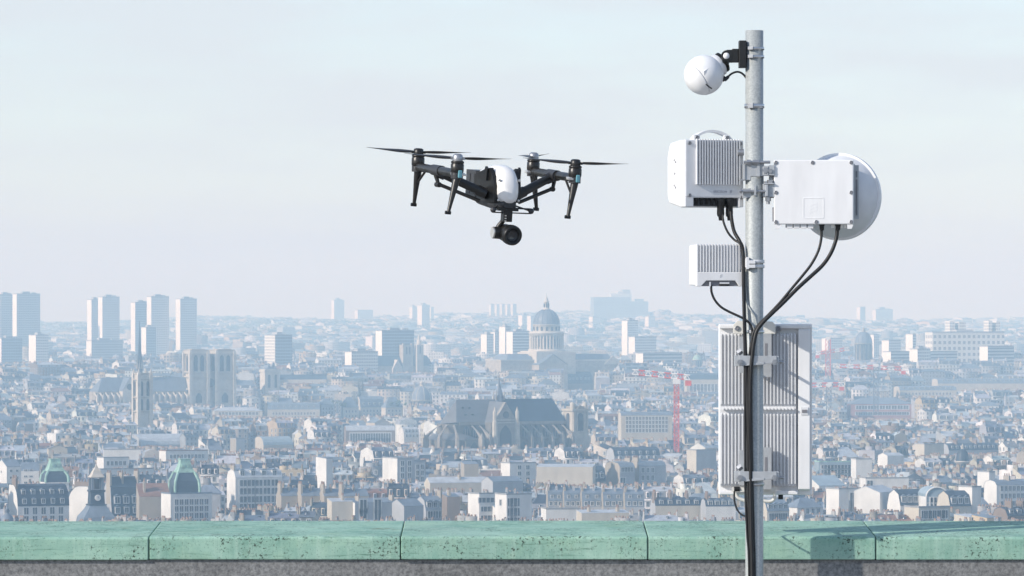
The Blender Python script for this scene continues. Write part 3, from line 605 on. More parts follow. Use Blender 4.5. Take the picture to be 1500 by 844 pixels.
# arms, cross tubes, motors, legs, rotors
hubz = -0.012
prop = MB(); PRd = 0.180
def blade(mb, sg):
    n = 15; vs = []; fs = []
    for i in range(n):
        t = i/(n-1); x = 0.016+t*(PRd-0.016)
        ch = (0.010+0.020*math.sin(min(1, t*1.9+0.12)*math.pi*0.5))*(1-0.72*t**1.8); pit = R(26*(1-t)+6)
        sweep = -0.006*t; z0 = 0.006*t*t
        for fr, hz in ((-0.45, 0), (0.1, 0.0016*(1-t*0.7)), (0.55, 0), (0.1, -0.0012*(1-t*0.7))):
            y = fr*ch+sweep; vs.append((sg*x, sg*y*math.cos(pit)-0*hz, z0+hz+y*math.sin(pit)*-1))
    for i in range(n-1):
        for k in range(4): fs.append((4*i+k, 4*i+(k+1) % 4, 4*i+4+(k+1) % 4, 4*i+4+k))
    fs += [(3, 2, 1, 0), tuple(4*(n-1)+k for k in range(4))]
    mb.add(vs, fs, 0, True)
bl = [MB(), MB()]; blade(bl[0], 1); blade(bl[1], -1); blm = [b_.mesh('rotor_blade', [M_carbon]) for b_ in bl]
hubm = MB(); hubm.lathe([(0.0165, -0.012), (0.0175, 0.0), (0.0165, 0.013), (0.010, 0.018), (0, 0.0185)], 20); hubm.box(-0.024, 0.024, -0.006, 0.006, -0.002, 0.006); hubm = hubm.mesh('rotor_hub', [M_bolt])
hubk = MB(); hubk.lathe([(0.0165, -0.012), (0.0175, 0.0), (0.0165, 0.013), (0.010, 0.016), (0, 0.0165)], 20); hubk.box(-0.024, 0.024, -0.006, 0.006, -0.002, 0.006); hubk = hubk.mesh('rotor_hub', [M_plastic])
motor = MB(); motor.lathe([(0.0175, -0.055), (0.0185, -0.052), (0.0185, -0.028), (0.0215, -0.026), (0.0225, -0.012), (0.0225, 0.014), (0.0205, 0.018), (0.0205, 0.021), (0.0222, 0.022), (0.0222, 0.030), (0.018, 0.034), (0.0, 0.034)], 28); motor = motor.mesh('motor', [M_carbon])
azs = {(-1, -1): -20, (-1, 1): -14, (1, -1): -26, (1, 1): 56}
for sx in (-1, 1):
    s = MB(); root_ = Vector((sx*0.060, -0.075, -0.024)); elb = Vector((sx*0.208, 0.0, 0.040))
    s.cyl(root_, elb, 0.0155, 0.0145, 20); s.cyl(root_-Vector((sx*0.006, 0, 0.003)), root_+(elb-root_)*0.16, 0.0185, 0.0185, 20)
    arm = s.build('arm', M_carbon, dr)
    s = MB(); s.cyl(elb-Vector((sx*0.026, 0.008, 0.011)), elb+Vector((0, 0.0, 0)), 0.0185, 0.0195, 18); s.cyl(elb+Vector((0, -0.045, 0.004)), elb+Vector((0, 0.045, 0.004)), 0.0185, 0.0185, 18); s.build('arm_joint', M_dgrey, arm)
    s = MB(); s.cyl((sx*0.21, -0.2, 0.045), (sx*0.21, 0.2, 0.045), 0.0145, n=18); s.build('cross_tube', M_carbon, arm)
    s = MB(); s.cyl(root_+Vector((sx*0.01, 0.02, -0.028)), elb+Vector((-sx*0.002, -0.01, -0.042)), 0.0065, n=10); s.cyl(elb+Vector((-sx*0.002, -0.01, -0.042)), elb+Vector((sx*0.006, 0, -0.012)), 0.006, 0.008, n=10); s.cyl(elb+Vector((-sx*0.004, -0.018, -0.044)), elb+Vector((0.0, 0.006, -0.044)), 0.009, n=10); s.build('push_rod', M_carbon, arm)
    for sy in (-1, 1):
        mx_, my_ = sx*0.21, sy*0.215
        mo = inst('motor', motor, dr, (mx_, my_, 0.066), (0, 0, 0), (1, 1, 0.64)); 
        r_ = inst('rotor_hub', hubm if sy < 0 and sx < 0 or sy > 0 and sx > 0 else hubk, dr, (mx_, my_, 0.093), (0, 0, R(azs[(sx, sy)])))
        for b_ in blm: inst('rotor_blade', b_, r_, (0, 0, 0.004))
        c = MB(); c.cbox((mx_-sx*0.004, my_+0.004, 0.043), (0.040, 0.036, 0.010)); c.cbox((mx_-sx*0.02, my_-0.012, 0.0415), (0.02, 0.012, 0.007)); cl = c.build('motor_bracket', M_silver, dr, bevel=0.002)
        c = MB(); c.lathe([(0.0205, 0.028), (0.0205, 0.048)], 20, M=Matrix.Translation((mx_, my_, 0))); c.build('motor_mount', M_dgrey, dr)
        if sy < 0:
            c = MB(); c.cbox((mx_+0.004, my_-0.021, 0.044), (0.014, 0.008, 0.026)); c.build('position_light', M_lamp, dr, bevel=0.003)
        # leg: tapered, splayed
        ft = Vector((mx_+{(-1, -1): -0.030, (1, -1): -0.024, (-1, 1): 0.0, (1, 1): 0.027}[(sx, sy)], my_+0.02*sy, -0.084)); tp = Vector((mx_+0.002, my_, 0.040))
        c = MB(); rad = [0.0145, 0.0125, 0.0095, 0.0070, 0.0062]; P = [tp.lerp(ft, t) for t in (0, 0.25, 0.55, 0.85, 1.0)]
        c.tube(P, rad, 10); lg = c.build('landing_leg', M_carbon, dr)
        c = MB(); c.cyl(ft+Vector((-0.011, 0, -0.002)), ft+Vector((0.008, 0, -0.003)), 0.0062, 0.0062, 10); c.build('foot_pad', M_black, lg)
        c = MB(); c.cyl(tp.lerp(ft, 0.45), (mx_-sx*0.014, my_-sy*0.05, 0.036), 0.0042, n=8); c.build('leg_brace', M_carbon, lg)
# gimbal and camera under the nose
G = Vector((0.0, -0.135, -0.072))
s = MB()
s.box(-0.036, 0.036, G.y-0.02, G.y+0.02, -0.078, -0.066); s.box(-0.05, 0.088, G.y-0.004, G.y+0.004, -0.0715, -0.0665); s.box(-0.05, 0.088, G.y-0.004, G.y+0.004, -0.0865, -0.0825)
s.cyl((0.03, G.y, -0.060), (0.085, G.y, -0.076), 0.003, n=6); s.cyl((-0.03, G.y, -0.060), (-0.05, G.y, -0.076), 0.003, n=6); s.build('gimbal_plate', M_plastic, dr)
for x in (-0.05, 0.086):
    s = MB(); s.lathe([(0, -0.010), (0.007, -0.008), (0.0105, 0), (0.007, 0.008), (0, 0.010)], 16, M=Matrix.Translation((x, G.y-0.006, -0.076)), cap=False); s.build('damper_ball', M_dgrey, dr)
s = MB(); s.box(-0.015, 0.017, G.y-0.016, G.y+0.016, -0.115, -0.076); s.lathe([(0.018, -0.09), (0.018, -0.076)], 18, M=Matrix.Translation((0.001, G.y, 0))); g0 = s.build('gimbal_motor', M_plastic, dr, bevel=0.002)
for k in range(3):
    d_ = MB(); d_.cbox((-0.008, G.y-0.0165, -0.094-0.009*k), (0.006, 0.003, 0.004)); d_.build('screw_dot', M_silver, g0)
s = MB(); s.tube(spline([(-0.006, G.y+0.006, -0.108), (-0.012, G.y+0.012, -0.120), (-0.022, G.y+0.016, -0.136), (-0.026, G.y+0.012, -0.154)], 4), 0.0085, 10); s.build('gimbal_arm', M_plastic, dr)
C0 = Vector((0.010, G.y-0.008, -0.156)); la = Vector((0.10, -0.97, -0.10)).normalized(); Ql = Matrix.Translation(C0) @ la.to_track_quat('Z', 'Y').to_matrix().to_4x4()
s = MB(); s.lathe([(0.0, -0.045), (0.024, -0.045), (0.029, -0.038), (0.0305, -0.01), (0.0305, 0.006)], 28, M=Ql); s.build('camera_body', M_plastic, dr)
s = MB(); s.lathe([(0.0315, 0.0), (0.0335, 0.004), (0.0335, 0.034), (0.031, 0.038), (0.024, 0.036), (0.021, 0.026)], 32, M=Ql, cap=False)
s.lathe([(0.0338, 0.012), (0.0346, 0.014), (0.0346, 0.024), (0.0338, 0.026)], 32, M=Ql, cap=False); k = s.build('lens_barrel', M_plastic, dr)
s = MB(); s.lathe([(0.021, 0.026), (0.013, 0.0225), (0.0, 0.0215)], 28, M=Ql, cap=False); s.build('lens_glass', M_glasslens, k)
s = MB(); s.lathe([(0.020, 0.0275), (0.0135, 0.0235)], 28, M=Ql, cap=False); s.build('lens_ring', M_dgrey, k)
s = MB(); Cm = C0+Vector((-0.040, 0.018, 0.002)); s.cyl(Cm+Vector((-0.012, 0.0, 0)), Cm+Vector((0.03, 0.0, 0)), 0.020, 0.022, 22); s.build('tilt_motor', M_plastic, dr)
s = MB(); s.cyl(Cm+Vector((-0.0145, 0.0, 0)), Cm+Vector((-0.010, 0.0, 0)), 0.0185, 0.0205, 22); s.build('motor_ring', M_silver, dr)
# ------------------------------------------------------------------ terrain
HAZE, HAZE_COL = 0.00020, (0.50, 0.77, 1.0, 1)
_py = [-400, 40, 250, 600, 1200, 1800, 2600, 3600, 4100, 4500, 5200, 6500, 7500, 8500, 9500, 11000, 12500, 14000]
_pz = [127.0, 126.5, 95, 60, 47, 40, 35, 34, 42, 57, 51, 50, 58, 76, 93, 106, 101, 95]
def ground_z(x, y):
    z = np.interp(y, _py, _pz)
    f = np.clip((np.asarray(y)-7000)/2500, 0, 1)
    b = 7*np.sin(np.asarray(x)/420+1.2)+5*np.sin(np.asarray(x)/170+0.4+np.asarray(y)/900)+2.5*np.sin(np.asarray(x)/71+np.asarray(y)/300)
    c = 8*np.exp(-((np.asarray(x)/np.maximum(np.asarray(y), 1)*F+70)/130)**2)-4*np.exp(-((np.asarray(x)/np.maximum(np.asarray(y), 1)*F+640)/160)**2)
    return z+f*(b+c)
def gz(x, y): return float(ground_z(x, y))
M_ground = pmat('city_ground', (0.13, 0.13, 0.125), 0.9, var=0.3, scale=0.02, detail=8)
ys = np.unique(np.concatenate([np.linspace(-390, 600, 34), np.linspace(600, 14300, 110)])); xs_ = np.concatenate([np.linspace(-8800, -1500, 14), np.linspace(-1400, 1400, 71), np.linspace(1500, 8800, 14)])
XX, YY = np.meshgrid(xs_, ys); ZZ = ground_z(XX, YY)-0.3
ZZ = np.where(YY < 60, np.minimum(ZZ, FLOOR-0.9), ZZ)
g = MB(); g.v = list(zip(XX.ravel().tolist(), YY.ravel().tolist(), ZZ.ravel().tolist())); nx_ = len(xs_)
g.f = [(j*nx_+i, j*nx_+i+1, (j+1)*nx_+i+1, (j+1)*nx_+i) for j in range(len(ys)-1) for i in range(nx_-1)]; g.m = [0]*len(g.f); g.sm = [True]*len(g.f)
o = g.build('ground', M_ground); tag(o, kind='structure')

# ------------------------------------------------------------------ city materials
def tint_mat(name, rough=0.75, var=0.12, scale=0.35, windows=False, spec=0.3, metal=0.0, ribs=0.0):
    m = bpy.data.materials.new(name); m.use_nodes = True; n = m.node_tree; b = n.nodes['Principled BSDF']; N = n.nodes.new; L = n.links.new
    b.inputs['Roughness'].default_value = rough; b.inputs['Specular IOR Level'].default_value = spec; b.inputs['Metallic'].default_value = metal
    at = N('ShaderNodeAttribute'); at.attribute_name = 'tint'; t = N('ShaderNodeTexCoord')
    z = N('ShaderNodeTexNoise'); z.inputs['Scale'].default_value = scale; z.inputs['Detail'].default_value = 6; z.inputs['Roughness'].default_value = 0.65
    geo = N('ShaderNodeNewGeometry'); L(geo.outputs['Position'], z.inputs['Vector'])
    r = N('ShaderNodeValToRGB'); r.color_ramp.elements[0].position = 0.32; r.color_ramp.elements[1].position = 0.68
    r.color_ramp.elements[0].color = (1-var*1.6,)*3+(1,); r.color_ramp.elements[1].color = (1+var*0.6,)*3+(1,)
    L(z.outputs['Fac'], r.inputs['Fac'])
    x = N('ShaderNodeMix'); x.data_type = 'RGBA'; x.blend_type = 'MULTIPLY'; x.inputs[0].default_value = 1.0
    L(at.outputs['Color'], x.inputs[6]); L(r.outputs['Color'], x.inputs[7]); res = x.outputs[2]
    if windows:
        uv = N('ShaderNodeSeparateXYZ'); L(t.outputs['UV'], uv.inputs[0])
        def M(op, a, c=None, d=None):
            q = N('ShaderNodeMath'); q.operation = op
            for i, s_ in enumerate((a, c, d)):
                if s_ is None: continue
                if isinstance(s_, (int, float)): q.inputs[i].default_value = s_
                else: L(s_, q.inputs[i])
            return q.outputs[0]
        def band(src, period, lo, hi):
            f = M('FRACT', M('DIVIDE', src, period)); return M('MULTIPLY', M('GREATER_THAN', f, lo), M('LESS_THAN', f, hi))
        wu = band(uv.outputs[0], 2.7, 0.31, 0.69); wv = band(uv.outputs[1], 3.1, 0.2, 0.74); w = M('MULTIPLY', wu, wv)
        w = M('MULTIPLY', w, 0.85)
        y = N('ShaderNodeMix'); y.data_type = 'RGBA'; L(w, y.inputs[0]); L(res, y.inputs[6]); y.inputs[7].default_value = (0.055, 0.062, 0.075, 1); res = y.outputs[2]
    L(res, b.inputs['Base Color'])
    return m
MC_wall = tint_mat('city_render', 0.8, 0.14, 0.3)
MC_wallw = tint_mat('city_facade_far', 0.8, 0.10, 0.2, windows=True)
MC_roof = tint_mat('city_roofing', 0.55, 0.2, 0.5, spec=0.4)
MC_chim = tint_mat('city_chimney', 0.85, 0.2, 0.8)
MC_win = pmat('window_pane_dark', (0.075, 0.088, 0.105), 0.15, var=0.72, scale=0.22)
MC_frame = pmat('window_frame_pale', (0.60, 0.60, 0.58), 0.6, var=0.1, scale=0.3)
MC_pot = pmat('clay_chimney_pot', (0.26, 0.175, 0.135), 0.8, var=0.25, scale=0.4)

WALLS = {'white': (.62, .61, .585), 'cream': (.47, .43, .36), 'pale grey': (.35, .36, .375), 'beige': (.33, .295, .245), 'brown': (.21, .165, .135), 'ochre': (.46, .37, .25)}
ROOFS = {'grey zinc': (.155, .19, .235), 'dark slate': (.045, .062, .088), 'pale zinc': (.40, .43, .465), 'red tiled': (.22, .125, .09), 'grey flat': (.27, .28, .29)}
WN, RN = list(WALLS), list(ROOFS)
def smat(base, name, col, **k):
    """material of one colour for a built landmark"""
    return pmat(name, col, k.get('rough', 0.75), var=k.get('var', 0.12), scale=k.get('scale', 0.25), detail=6, spec=0.3, streak=k.get('streak'))
MW = {k: smat(0, k.replace(' ', '_')+'_wall', c, var=0.13, scale=0.22, streak=(1, 1, 0.6)) for k, c in WALLS.items()}
MR = {k: smat(0, k.replace(' ', '_')+'_roof', c, rough=0.5, var=0.2, scale=0.4) for k, c in ROOFS.items()}
MR['copper'] = smat(0, 'green_copper_roof', (.27, .43, .36), var=0.3, scale=0.5)
MR['lead'] = smat(0, 'lead_roof', (.155, .185, .23), rough=0.5, var=0.15)
MR['glass'] = smat(0, 'glass_roof', (.26, .33, .38), rough=0.25, var=0.15)
M_stone = smat(0, 'old_limestone', (.37, .33, .275), var=0.2, scale=0.3); M_stone2 = smat(0, 'pale_limestone', (.50, .46, .395), var=0.14, scale=0.3)
M_dark = smat(0, 'dark_opening', (.05, .055, .065), var=0.2)

# ------------------------------------------------------------------ parametric houses (one template for many buildings)
class TP:
    """vertices are coefficient rows (ax,bx, ay,by, az,cz,bz): x = ax*w+bx, y = ay*d+by, z = az*h+cz*r+bz"""
    def __init__(s): s.C = []; s.F = []; s.K = []; s.U = []; s.P = []
    def box(s, x0, x1, y0, y1, z0, z1, kind, part, skip=()):
        b = len(s.C)
        for z in (z0, z1):
            for x, y in ((x0, y0), (x1, y0), (x1, y1), (x0, y1)): s.C.append((*x, *y, *z))
        for i, (f, u) in enumerate((((0, 1, 5, 4), 0), ((1, 2, 6, 5), 1), ((2, 3, 7, 6), 0), ((3, 0, 4, 7), 1), ((4, 5, 6, 7), -1))):
            if i in skip: continue
            s.F.append(tuple(b+k for k in f)); s.K.append(kind); s.U.append(u); s.P.append(part)
    def face(s, pts, kind, part, u=-1):
        b = len(s.C); s.C += [(*x, *y, *z) for x, y, z in pts]; s.F.append(tuple(range(b, b+len(pts)))); s.K.append(kind); s.U.append(u); s.P.append(part)
H_, T_ = (1, 0, 0), (1, 1, 0)
def zc(a=0, c=0, b=0): return (a, c, b)
XL, XR, YF, YB = (-.5, 0), (.5, 0), (-.5, 0), (.5, 0)
def walls(t, z1=H_, side_windows=True):
    t.box(XL, XR, YF, YB, zc(), z1, 0, 'wall', skip=(4,) if side_windows else (1, 3, 4))
    if not side_windows:
        t.face([(XR, YF, zc()), (XR, YB, zc()), (XR, YB, z1), (XR, YF, z1)], 0, 'wall'); t.face([(XL, YB, zc()), (XL, YF, zc()), (XL, YF, z1), (XL, YB, z1)], 0, 'wall')
def windows(t, cols, floors, sides=True):
    for fl in range(floors):
        za, zb = zc(1, 0, -3.1*fl-2.5), zc(1, 0, -3.1*fl-0.75)
        for c in cols:
            for yy, s in (((-.5, -0.05), 1), ((.5, 0.05), -1)):
                p = [((c, -0.55*s), yy, za), ((c, 0.55*s), yy, za), ((c, 0.55*s), yy, zb), ((c, -0.55*s), yy, zb)]; t.face(p, 4, 'window')
        if sides:
            for c in (-.24, .2):
                for xx, s in (((-.5, -0.05), -1), ((.5, 0.05), 1)):
                    t.face([(xx, (c, -0.55*s), za), (xx, (c, 0.55*s), za), (xx, (c, 0.55*s), zb), (xx, (c, -0.55*s), zb)], 4, 'window')
def chimney(t, x, y0, y1, ztop, i):
    t.box((x[0], x[1]-.25), (x[0], x[1]+.25), y0, y1, zc(1, 0, -0.5), ztop, 2, f'chimney_stack{i}')
    ym = lambda f: (y0[0]+(y1[0]-y0[0])*f, y0[1]+(y1[1]-y0[1])*f)
    for k in range(3):
        a, b = ym(0.08+k*0.32), ym(0.26+k*0.32)
        t.box((x[0], x[1]-.17), (x[0], x[1]+.17), a, b, (ztop[0], ztop[1], ztop[2]), (ztop[0], ztop[1], ztop[2]+0.55), 3, f'chimney_pot{i}')
def make_template(kind, detail, side_windows):
    t = TP()
    if kind == 'mansard':
        walls(t, H_, side_windows)
        a, b_, c, d_ = (-.5, 0), (-.5, .9), (.5, -.9), (.5, 0); zm, zr = zc(1, .68), T_
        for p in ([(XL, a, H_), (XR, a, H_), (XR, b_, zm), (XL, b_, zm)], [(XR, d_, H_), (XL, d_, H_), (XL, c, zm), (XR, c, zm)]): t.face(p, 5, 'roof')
        for p in ([(XL, b_, zm), (XR, b_, zm), (XR, (0, 0), zr), (XL, (0, 0), zr)], [(XR, c, zm), (XL, c, zm), (XL, (0, 0), zr), (XR, (0, 0), zr)]): t.face(p, 1, 'roof')
        for x, o in ((XL, 0), (XR, 1)):
            p = [(x, a, H_), (x, b_, zm), (x, (0, 0), zr), (x, c, zm), (x, d_, H_)]; t.face(p if not o else p[::-1], 0, 'wall')
        if detail:
            t.box((-.5, -.1), (.5, .1), (-.5, -.38), (-.5, -.003), zc(1, 0, -.28), zc(1, 0, .12), 0, 'cornice', skip=(2,)); t.box((-.5, .2), (.5, -.2), (-.5, -.7), (-.5, -.003), zc(1, 0, -3.35), zc(1, 0, -3.15), 2, 'balcony', skip=(2,))
        nd = (-.34, 0, .34) if detail else (-.25, .25)
        for i, x in enumerate(nd):
            t.box((x, -.65), (x, .65), (-.5, .15), (-.5, 1.6), zc(1, .12), zc(1, .62), 6, f'dormer{i}', skip=(2,))
            if detail: t.face([((x, -.42), (-.5, .12), zc(1, .18)), ((x, .42), (-.5, .12), zc(1, .18)), ((x, .42), (-.5, .12), zc(1, .56)), ((x, -.42), (-.5, .12), zc(1, .56))], 4, f'dormer_pane{i}')
            t.box((x, -.65), (x, .65), (.5, -1.6), (.5, -.15), zc(1, .12), zc(1, .62), 6, f'back_dormer{i}', skip=(0,))
        if detail: t.box((.2, -.4), (.2, .4), (-.22, -.3), (-.22, .5), zc(1, .8, -.1), zc(1, .9, .25), 4, 'skylight0'); t.box((-.2, -.3), (-.2, .3), (.1, -.3), (.1, .3), zc(1, .85, -.1), zc(1, 1, .6), 2, 'roof_vent0')
        chimney(t, (-.5, .3), (-.3, 0), (.05, 0), zc(1, 1, 1.1), 0); chimney(t, (.5, -.3), (-.1, 0), (.3, 0), zc(1, 1, 1.0), 1)
    elif kind == 'gable':
        walls(t, H_, side_windows)
        a, d_ = (-.5, -.35), (.5, .35); zr = zc(1, .6)
        t.face([((-.5, -.2), a, zc(1, 0, -.1)), ((.5, .2), a, zc(1, 0, -.1)), ((.5, .2), (0, 0), zr), ((-.5, -.2), (0, 0), zr)], 1, 'roof'); t.face([((.5, .2), d_, zc(1, 0, -.1)), ((-.5, -.2), d_, zc(1, 0, -.1)), ((-.5, -.2), (0, 0), zr), ((.5, .2), (0, 0), zr)], 1, 'roof')
        t.face([(XL, YB, H_), (XL, YF, H_), (XL, (0, 0), zc(1, .59, -.03))], 0, 'wall'); t.face([(XR, YF, H_), (XR, YB, H_), (XR, (0, 0), zc(1, .59, -.03))], 0, 'wall')
        chimney(t, (-.5, .5), (-.12, 0), (.22, 0), zc(1, .6, 1.0), 0); chimney(t, (.14, 0), (-.3, 0), (-.02, 0), zc(1, .6, .9), 1)
        for i, x in enumerate((-.27, .3)): t.box((x, -.45), (x, .45), (-.25, -.5), (-.25, .3), zc(1, .24, -.1), zc(1, .36, .3), 4 if i else 2, f'skylight{i}')
    elif kind == 'hip':
        walls(t, H_, side_windows)
        o = .3; A = ((-.5, -o), (-.5, -o)); z0, zr = zc(1, 0, -.05), zc(1, .8); rl, rr = (-.22, 0), (.22, 0)
        xl, xr, yf, yb = (-.5, -o), (.5, o), (-.5, -o), (.5, o)
        t.face([(xl, yf, z0), (xr, yf, z0), (rr, (0, 0), zr), (rl, (0, 0), zr)], 1, 'roof'); t.face([(xr, yb, z0), (xl, yb, z0), (rl, (0, 0), zr), (rr, (0, 0), zr)], 1, 'roof')
        t.face([(xl, yb, z0), (xl, yf, z0), (rl, (0, 0), zr)], 1, 'roof'); t.face([(xr, yf, z0), (xr, yb, z0), (rr, (0, 0), zr)], 1, 'roof')
        chimney(t, (-.3, 0), (-.1, 0), (.2, 0), zc(1, .8, .9), 0)
    elif kind == 'flat':
        walls(t, zc(1, 0, .7), side_windows)
        t.face([(XL, YF, H_), (XR, YF, H_), (XR, YB, H_), (XL, YB, H_)], 1, 'roof')
        t.box((-.28, 0), (-.02, 0), (-.2, 0), (.2, 0), H_, zc(1, .7), 0, 'stair_head'); t.face([((-.28, 0), (-.2, 0), zc(1, .7)), ((-.02, 0), (-.2, 0), zc(1, .7)), ((-.02, 0), (.2, 0), zc(1, .7)), ((-.28, 0), (.2, 0), zc(1, .7))], 1, 'stair_head')
        t.box((.12, 0), (.3, 0), (-.1, 0), (.3, 0), H_, zc(1, .35), 2, 'plant_box'); t.box((-.46, 0), (-.36, 0), (.1, 0), (.4, 0), H_, zc(1, .2, .2), 2, 'roof_vent0'); t.box((.02, 0), (.08, 0), (-.4, 0), (-.15, 0), H_, zc(1, .3), 0, 'roof_vent1')
        chimney(t, (.5, -.35), (-.35, 0), (-.05, 0), zc(1, .6, .6), 0)
    elif kind == 'shed':
        walls(t, H_, side_windows)
        zr = zc(1, .8)
        t.face([((-.5, 0), (-.5, -.3), H_), ((.5, 0), (-.5, -.3), H_), ((.5, 0), YB, zr), ((-.5, 0), YB, zr)], 1, 'roof')
        t.face([(XL, YB, H_), (XL, YF, H_), (XL, YB, zr)], 0, 'wall'); t.face([(XR, YF, H_), (XR, YB, H_), (XR, YB, zr)], 0, 'wall'); t.face([(XR, YB, H_), (XL, YB, H_), (XL, YB, zr), (XR, YB, zr)], 0, 'wall')
        chimney(t, (-.5, .35), (.1, 0), (.45, 0), zc(1, .8, 1.0), 0); chimney(t, (.5, -.35), (.0, 0), (.4, 0), zc(1, .8, .8), 1)
    if detail: windows(t, (-.34, .0, .34), 3)
    return t
KINDS = ['mansard', 'gable', 'hip', 'flat', 'shed']
TPL = {(k, d, s): make_template(k, d, s) for k in KINDS for d in (0, 1) for s in (0, 1)}
MATS = [MC_wall, MC_roof, MC_chim, MC_pot, MC_win, MC_wallw]
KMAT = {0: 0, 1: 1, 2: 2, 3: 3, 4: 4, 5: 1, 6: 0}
def gen_arrays(t, w, d, h, r, x, y, z, yaw, wc, rc, far, parts=None):
    """N buildings of one template -> verts, loops, sizes, materials, tints, uvs"""
    C = np.array(t.C); N = len(w)
    lx = C[:, 0][None]*w[:, None]+C[:, 1][None]; ly = C[:, 2][None]*d[:, None]+C[:, 3][None]; lz = C[:, 4][None]*h[:, None]+C[:, 5][None]*r[:, None]+C[:, 6][None]
    c, s = np.cos(yaw)[:, None], np.sin(yaw)[:, None]
    V = np.stack([x[:, None]+lx*c-ly*s, y[:, None]+lx*s+ly*c, z[:, None]+lz], -1)
    idx = list(range(len(t.F))) if parts is None else [i for i, p in enumerate(t.P) if p in parts]
    loops = np.concatenate([np.array(t.F[i]) for i in idx]); sizes = np.array([len(t.F[i]) for i in idx])
    ks = np.array([t.K[i] for i in idx]); us = np.repeat(np.array([t.U[i] for i in idx]), sizes)
    nv = len(C); LL = (loops[None]+nv*np.arange(N)[:, None]).ravel()
    km = np.array([KMAT[k] for k in ks]); 
    if far: km = np.where((ks == 0) & (np.array([t.U[i] for i in idx]) >= 0), 5, km)
    mi = np.tile(km, N)
    tint = np.empty((N, len(ks), 3)); 
    dk = np.array([0.62])
    for j, k in enumerate(ks):
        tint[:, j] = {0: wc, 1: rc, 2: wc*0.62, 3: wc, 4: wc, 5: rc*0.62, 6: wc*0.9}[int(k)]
    lxl, lyl, lzl = lx[:, loops], ly[:, loops], lz[:, loops]
    u = np.where(us[None] == 0, lxl+w[:, None]/2, np.where(us[None] == 1, lyl+d[:, None]/2, 0.0)); v = np.where(us[None] >= 0, lzl-h[:, None]-0.35, 0.0)
    return V.reshape(-1, 3), LL, np.tile(sizes, N), mi, tint.reshape(-1, 3), np.stack([u, v], -1).reshape(-1, 2)
def mesh_from(name, chunks, mats):
    off = 0; V = []; L = []; Sz = []; Mi = []; T = []; UV = []
    for v, l, s, m, t, uv in chunks:
        V.append(v); L.append(l+off); off += len(v); Sz.append(s); Mi.append(m); T.append(t); UV.append(uv)
    V = np.concatenate(V); L = np.concatenate(L); Sz = np.concatenate(Sz); Mi = np.concatenate(Mi); T = np.concatenate(T); UV = np.concatenate(UV)
    used, L = np.unique(L, return_inverse=True); V = V[used]
    um, Mi = np.unique(Mi, return_inverse=True)
    me = bpy.data.meshes.new(name); me.vertices.add(len(V)); me.vertices.foreach_set('co', V.astype(np.float32).ravel())
    me.loops.add(len(L)); me.loops.foreach_set('vertex_index', L.astype(np.int32)); me.polygons.add(len(Sz))
    me.polygons.foreach_set('loop_start', np.concatenate([[0], np.cumsum(Sz)[:-1]]).astype(np.int32)); me.polygons.foreach_set('loop_total', Sz.astype(np.int32))
    me.polygons.foreach_set('material_index', Mi.astype(np.int32))
    for k in um: me.materials.append(mats[k])
    a = me.attributes.new('tint', 'FLOAT_COLOR', 'FACE'); a.data.foreach_set('color', np.concatenate([T, np.ones((len(T), 1))], 1).astype(np.float32).ravel())
    ul = me.uv_layers.new(name='uv'); ul.data.foreach_set('uv', UV.astype(np.float32).ravel())
    me.update(calc_edges=True); return me

# ------------------------------------------------------------------ what hides what: rows and columns the known buildings take
KEEP = []          # (x0, x1, ybot, D): everything nearer must stay below row ybot between these columns
OCC = []           # (x0, x1, ytop, D)
FOOT = []          # (X, Y, radius)
def keep(x0, x1, ytop, ybot, D, rad=None):
    KEEP.append((x0, x1, ybot, D)); OCC.append((x0, x1, ytop, D)); FOOT.append(((((x0+x1)/2)-750)/F*D, D+4, rad if rad else (x1-x0)/2/F*D+7))
def solve_D(ytop, H, px):
    lo, hi = 700.0, 12000.0
    for _ in range(50):
        mid = (lo+hi)/2; top = EYE-(ytop-HOR)*mid/F
        if top-gz((px-750)/F*mid, mid) > H: lo = mid
        else: hi = mid
    return (lo+hi)/2
# ------------------------------------------------------------------ landmarks
class LM:
    def __init__(s, name, label, cat, cx, D, yaw=0.0, group=None):
        s.m = D/F; s.cx = cx; s.c = math.cos(R(yaw)); X = (cx-750)*s.m; s.zg = gz(X, D)-0.5; s.D = D
        s.o = empty(name, (X, D, s.zg), R(yaw), label, cat, group)
    def X(s, px): return (px-s.cx)*s.m/s.c
    def Z(s, py): return EYE-(py-HOR)*s.m-s.zg
    def part(s, name, mb, mats, parent=None, **k): return mb.build(name, mats, parent or s.o, **k)

def arch(x, w, z0, z1, n=6, pointed=True):
    """pointed-arch polygon in (x, z)"""
    r = w/2; zs = z1-w*(0.85 if pointed else 0.5); p = [(x-r, z0), (x+r, z0), (x+r, zs)]
    for k in range(1, n):
        t = k/n
        p.append((x+r*(1-t**1.5), zs+(z1-zs)*t**0.75) if pointed else (x+r*math.cos(t*math.pi/2), zs+r*math.sin(t*math.pi/2)))
    p.append((x, z1)); q = [(2*x-a, b) for a, b in p[2:-1]][::-1]; return p+q

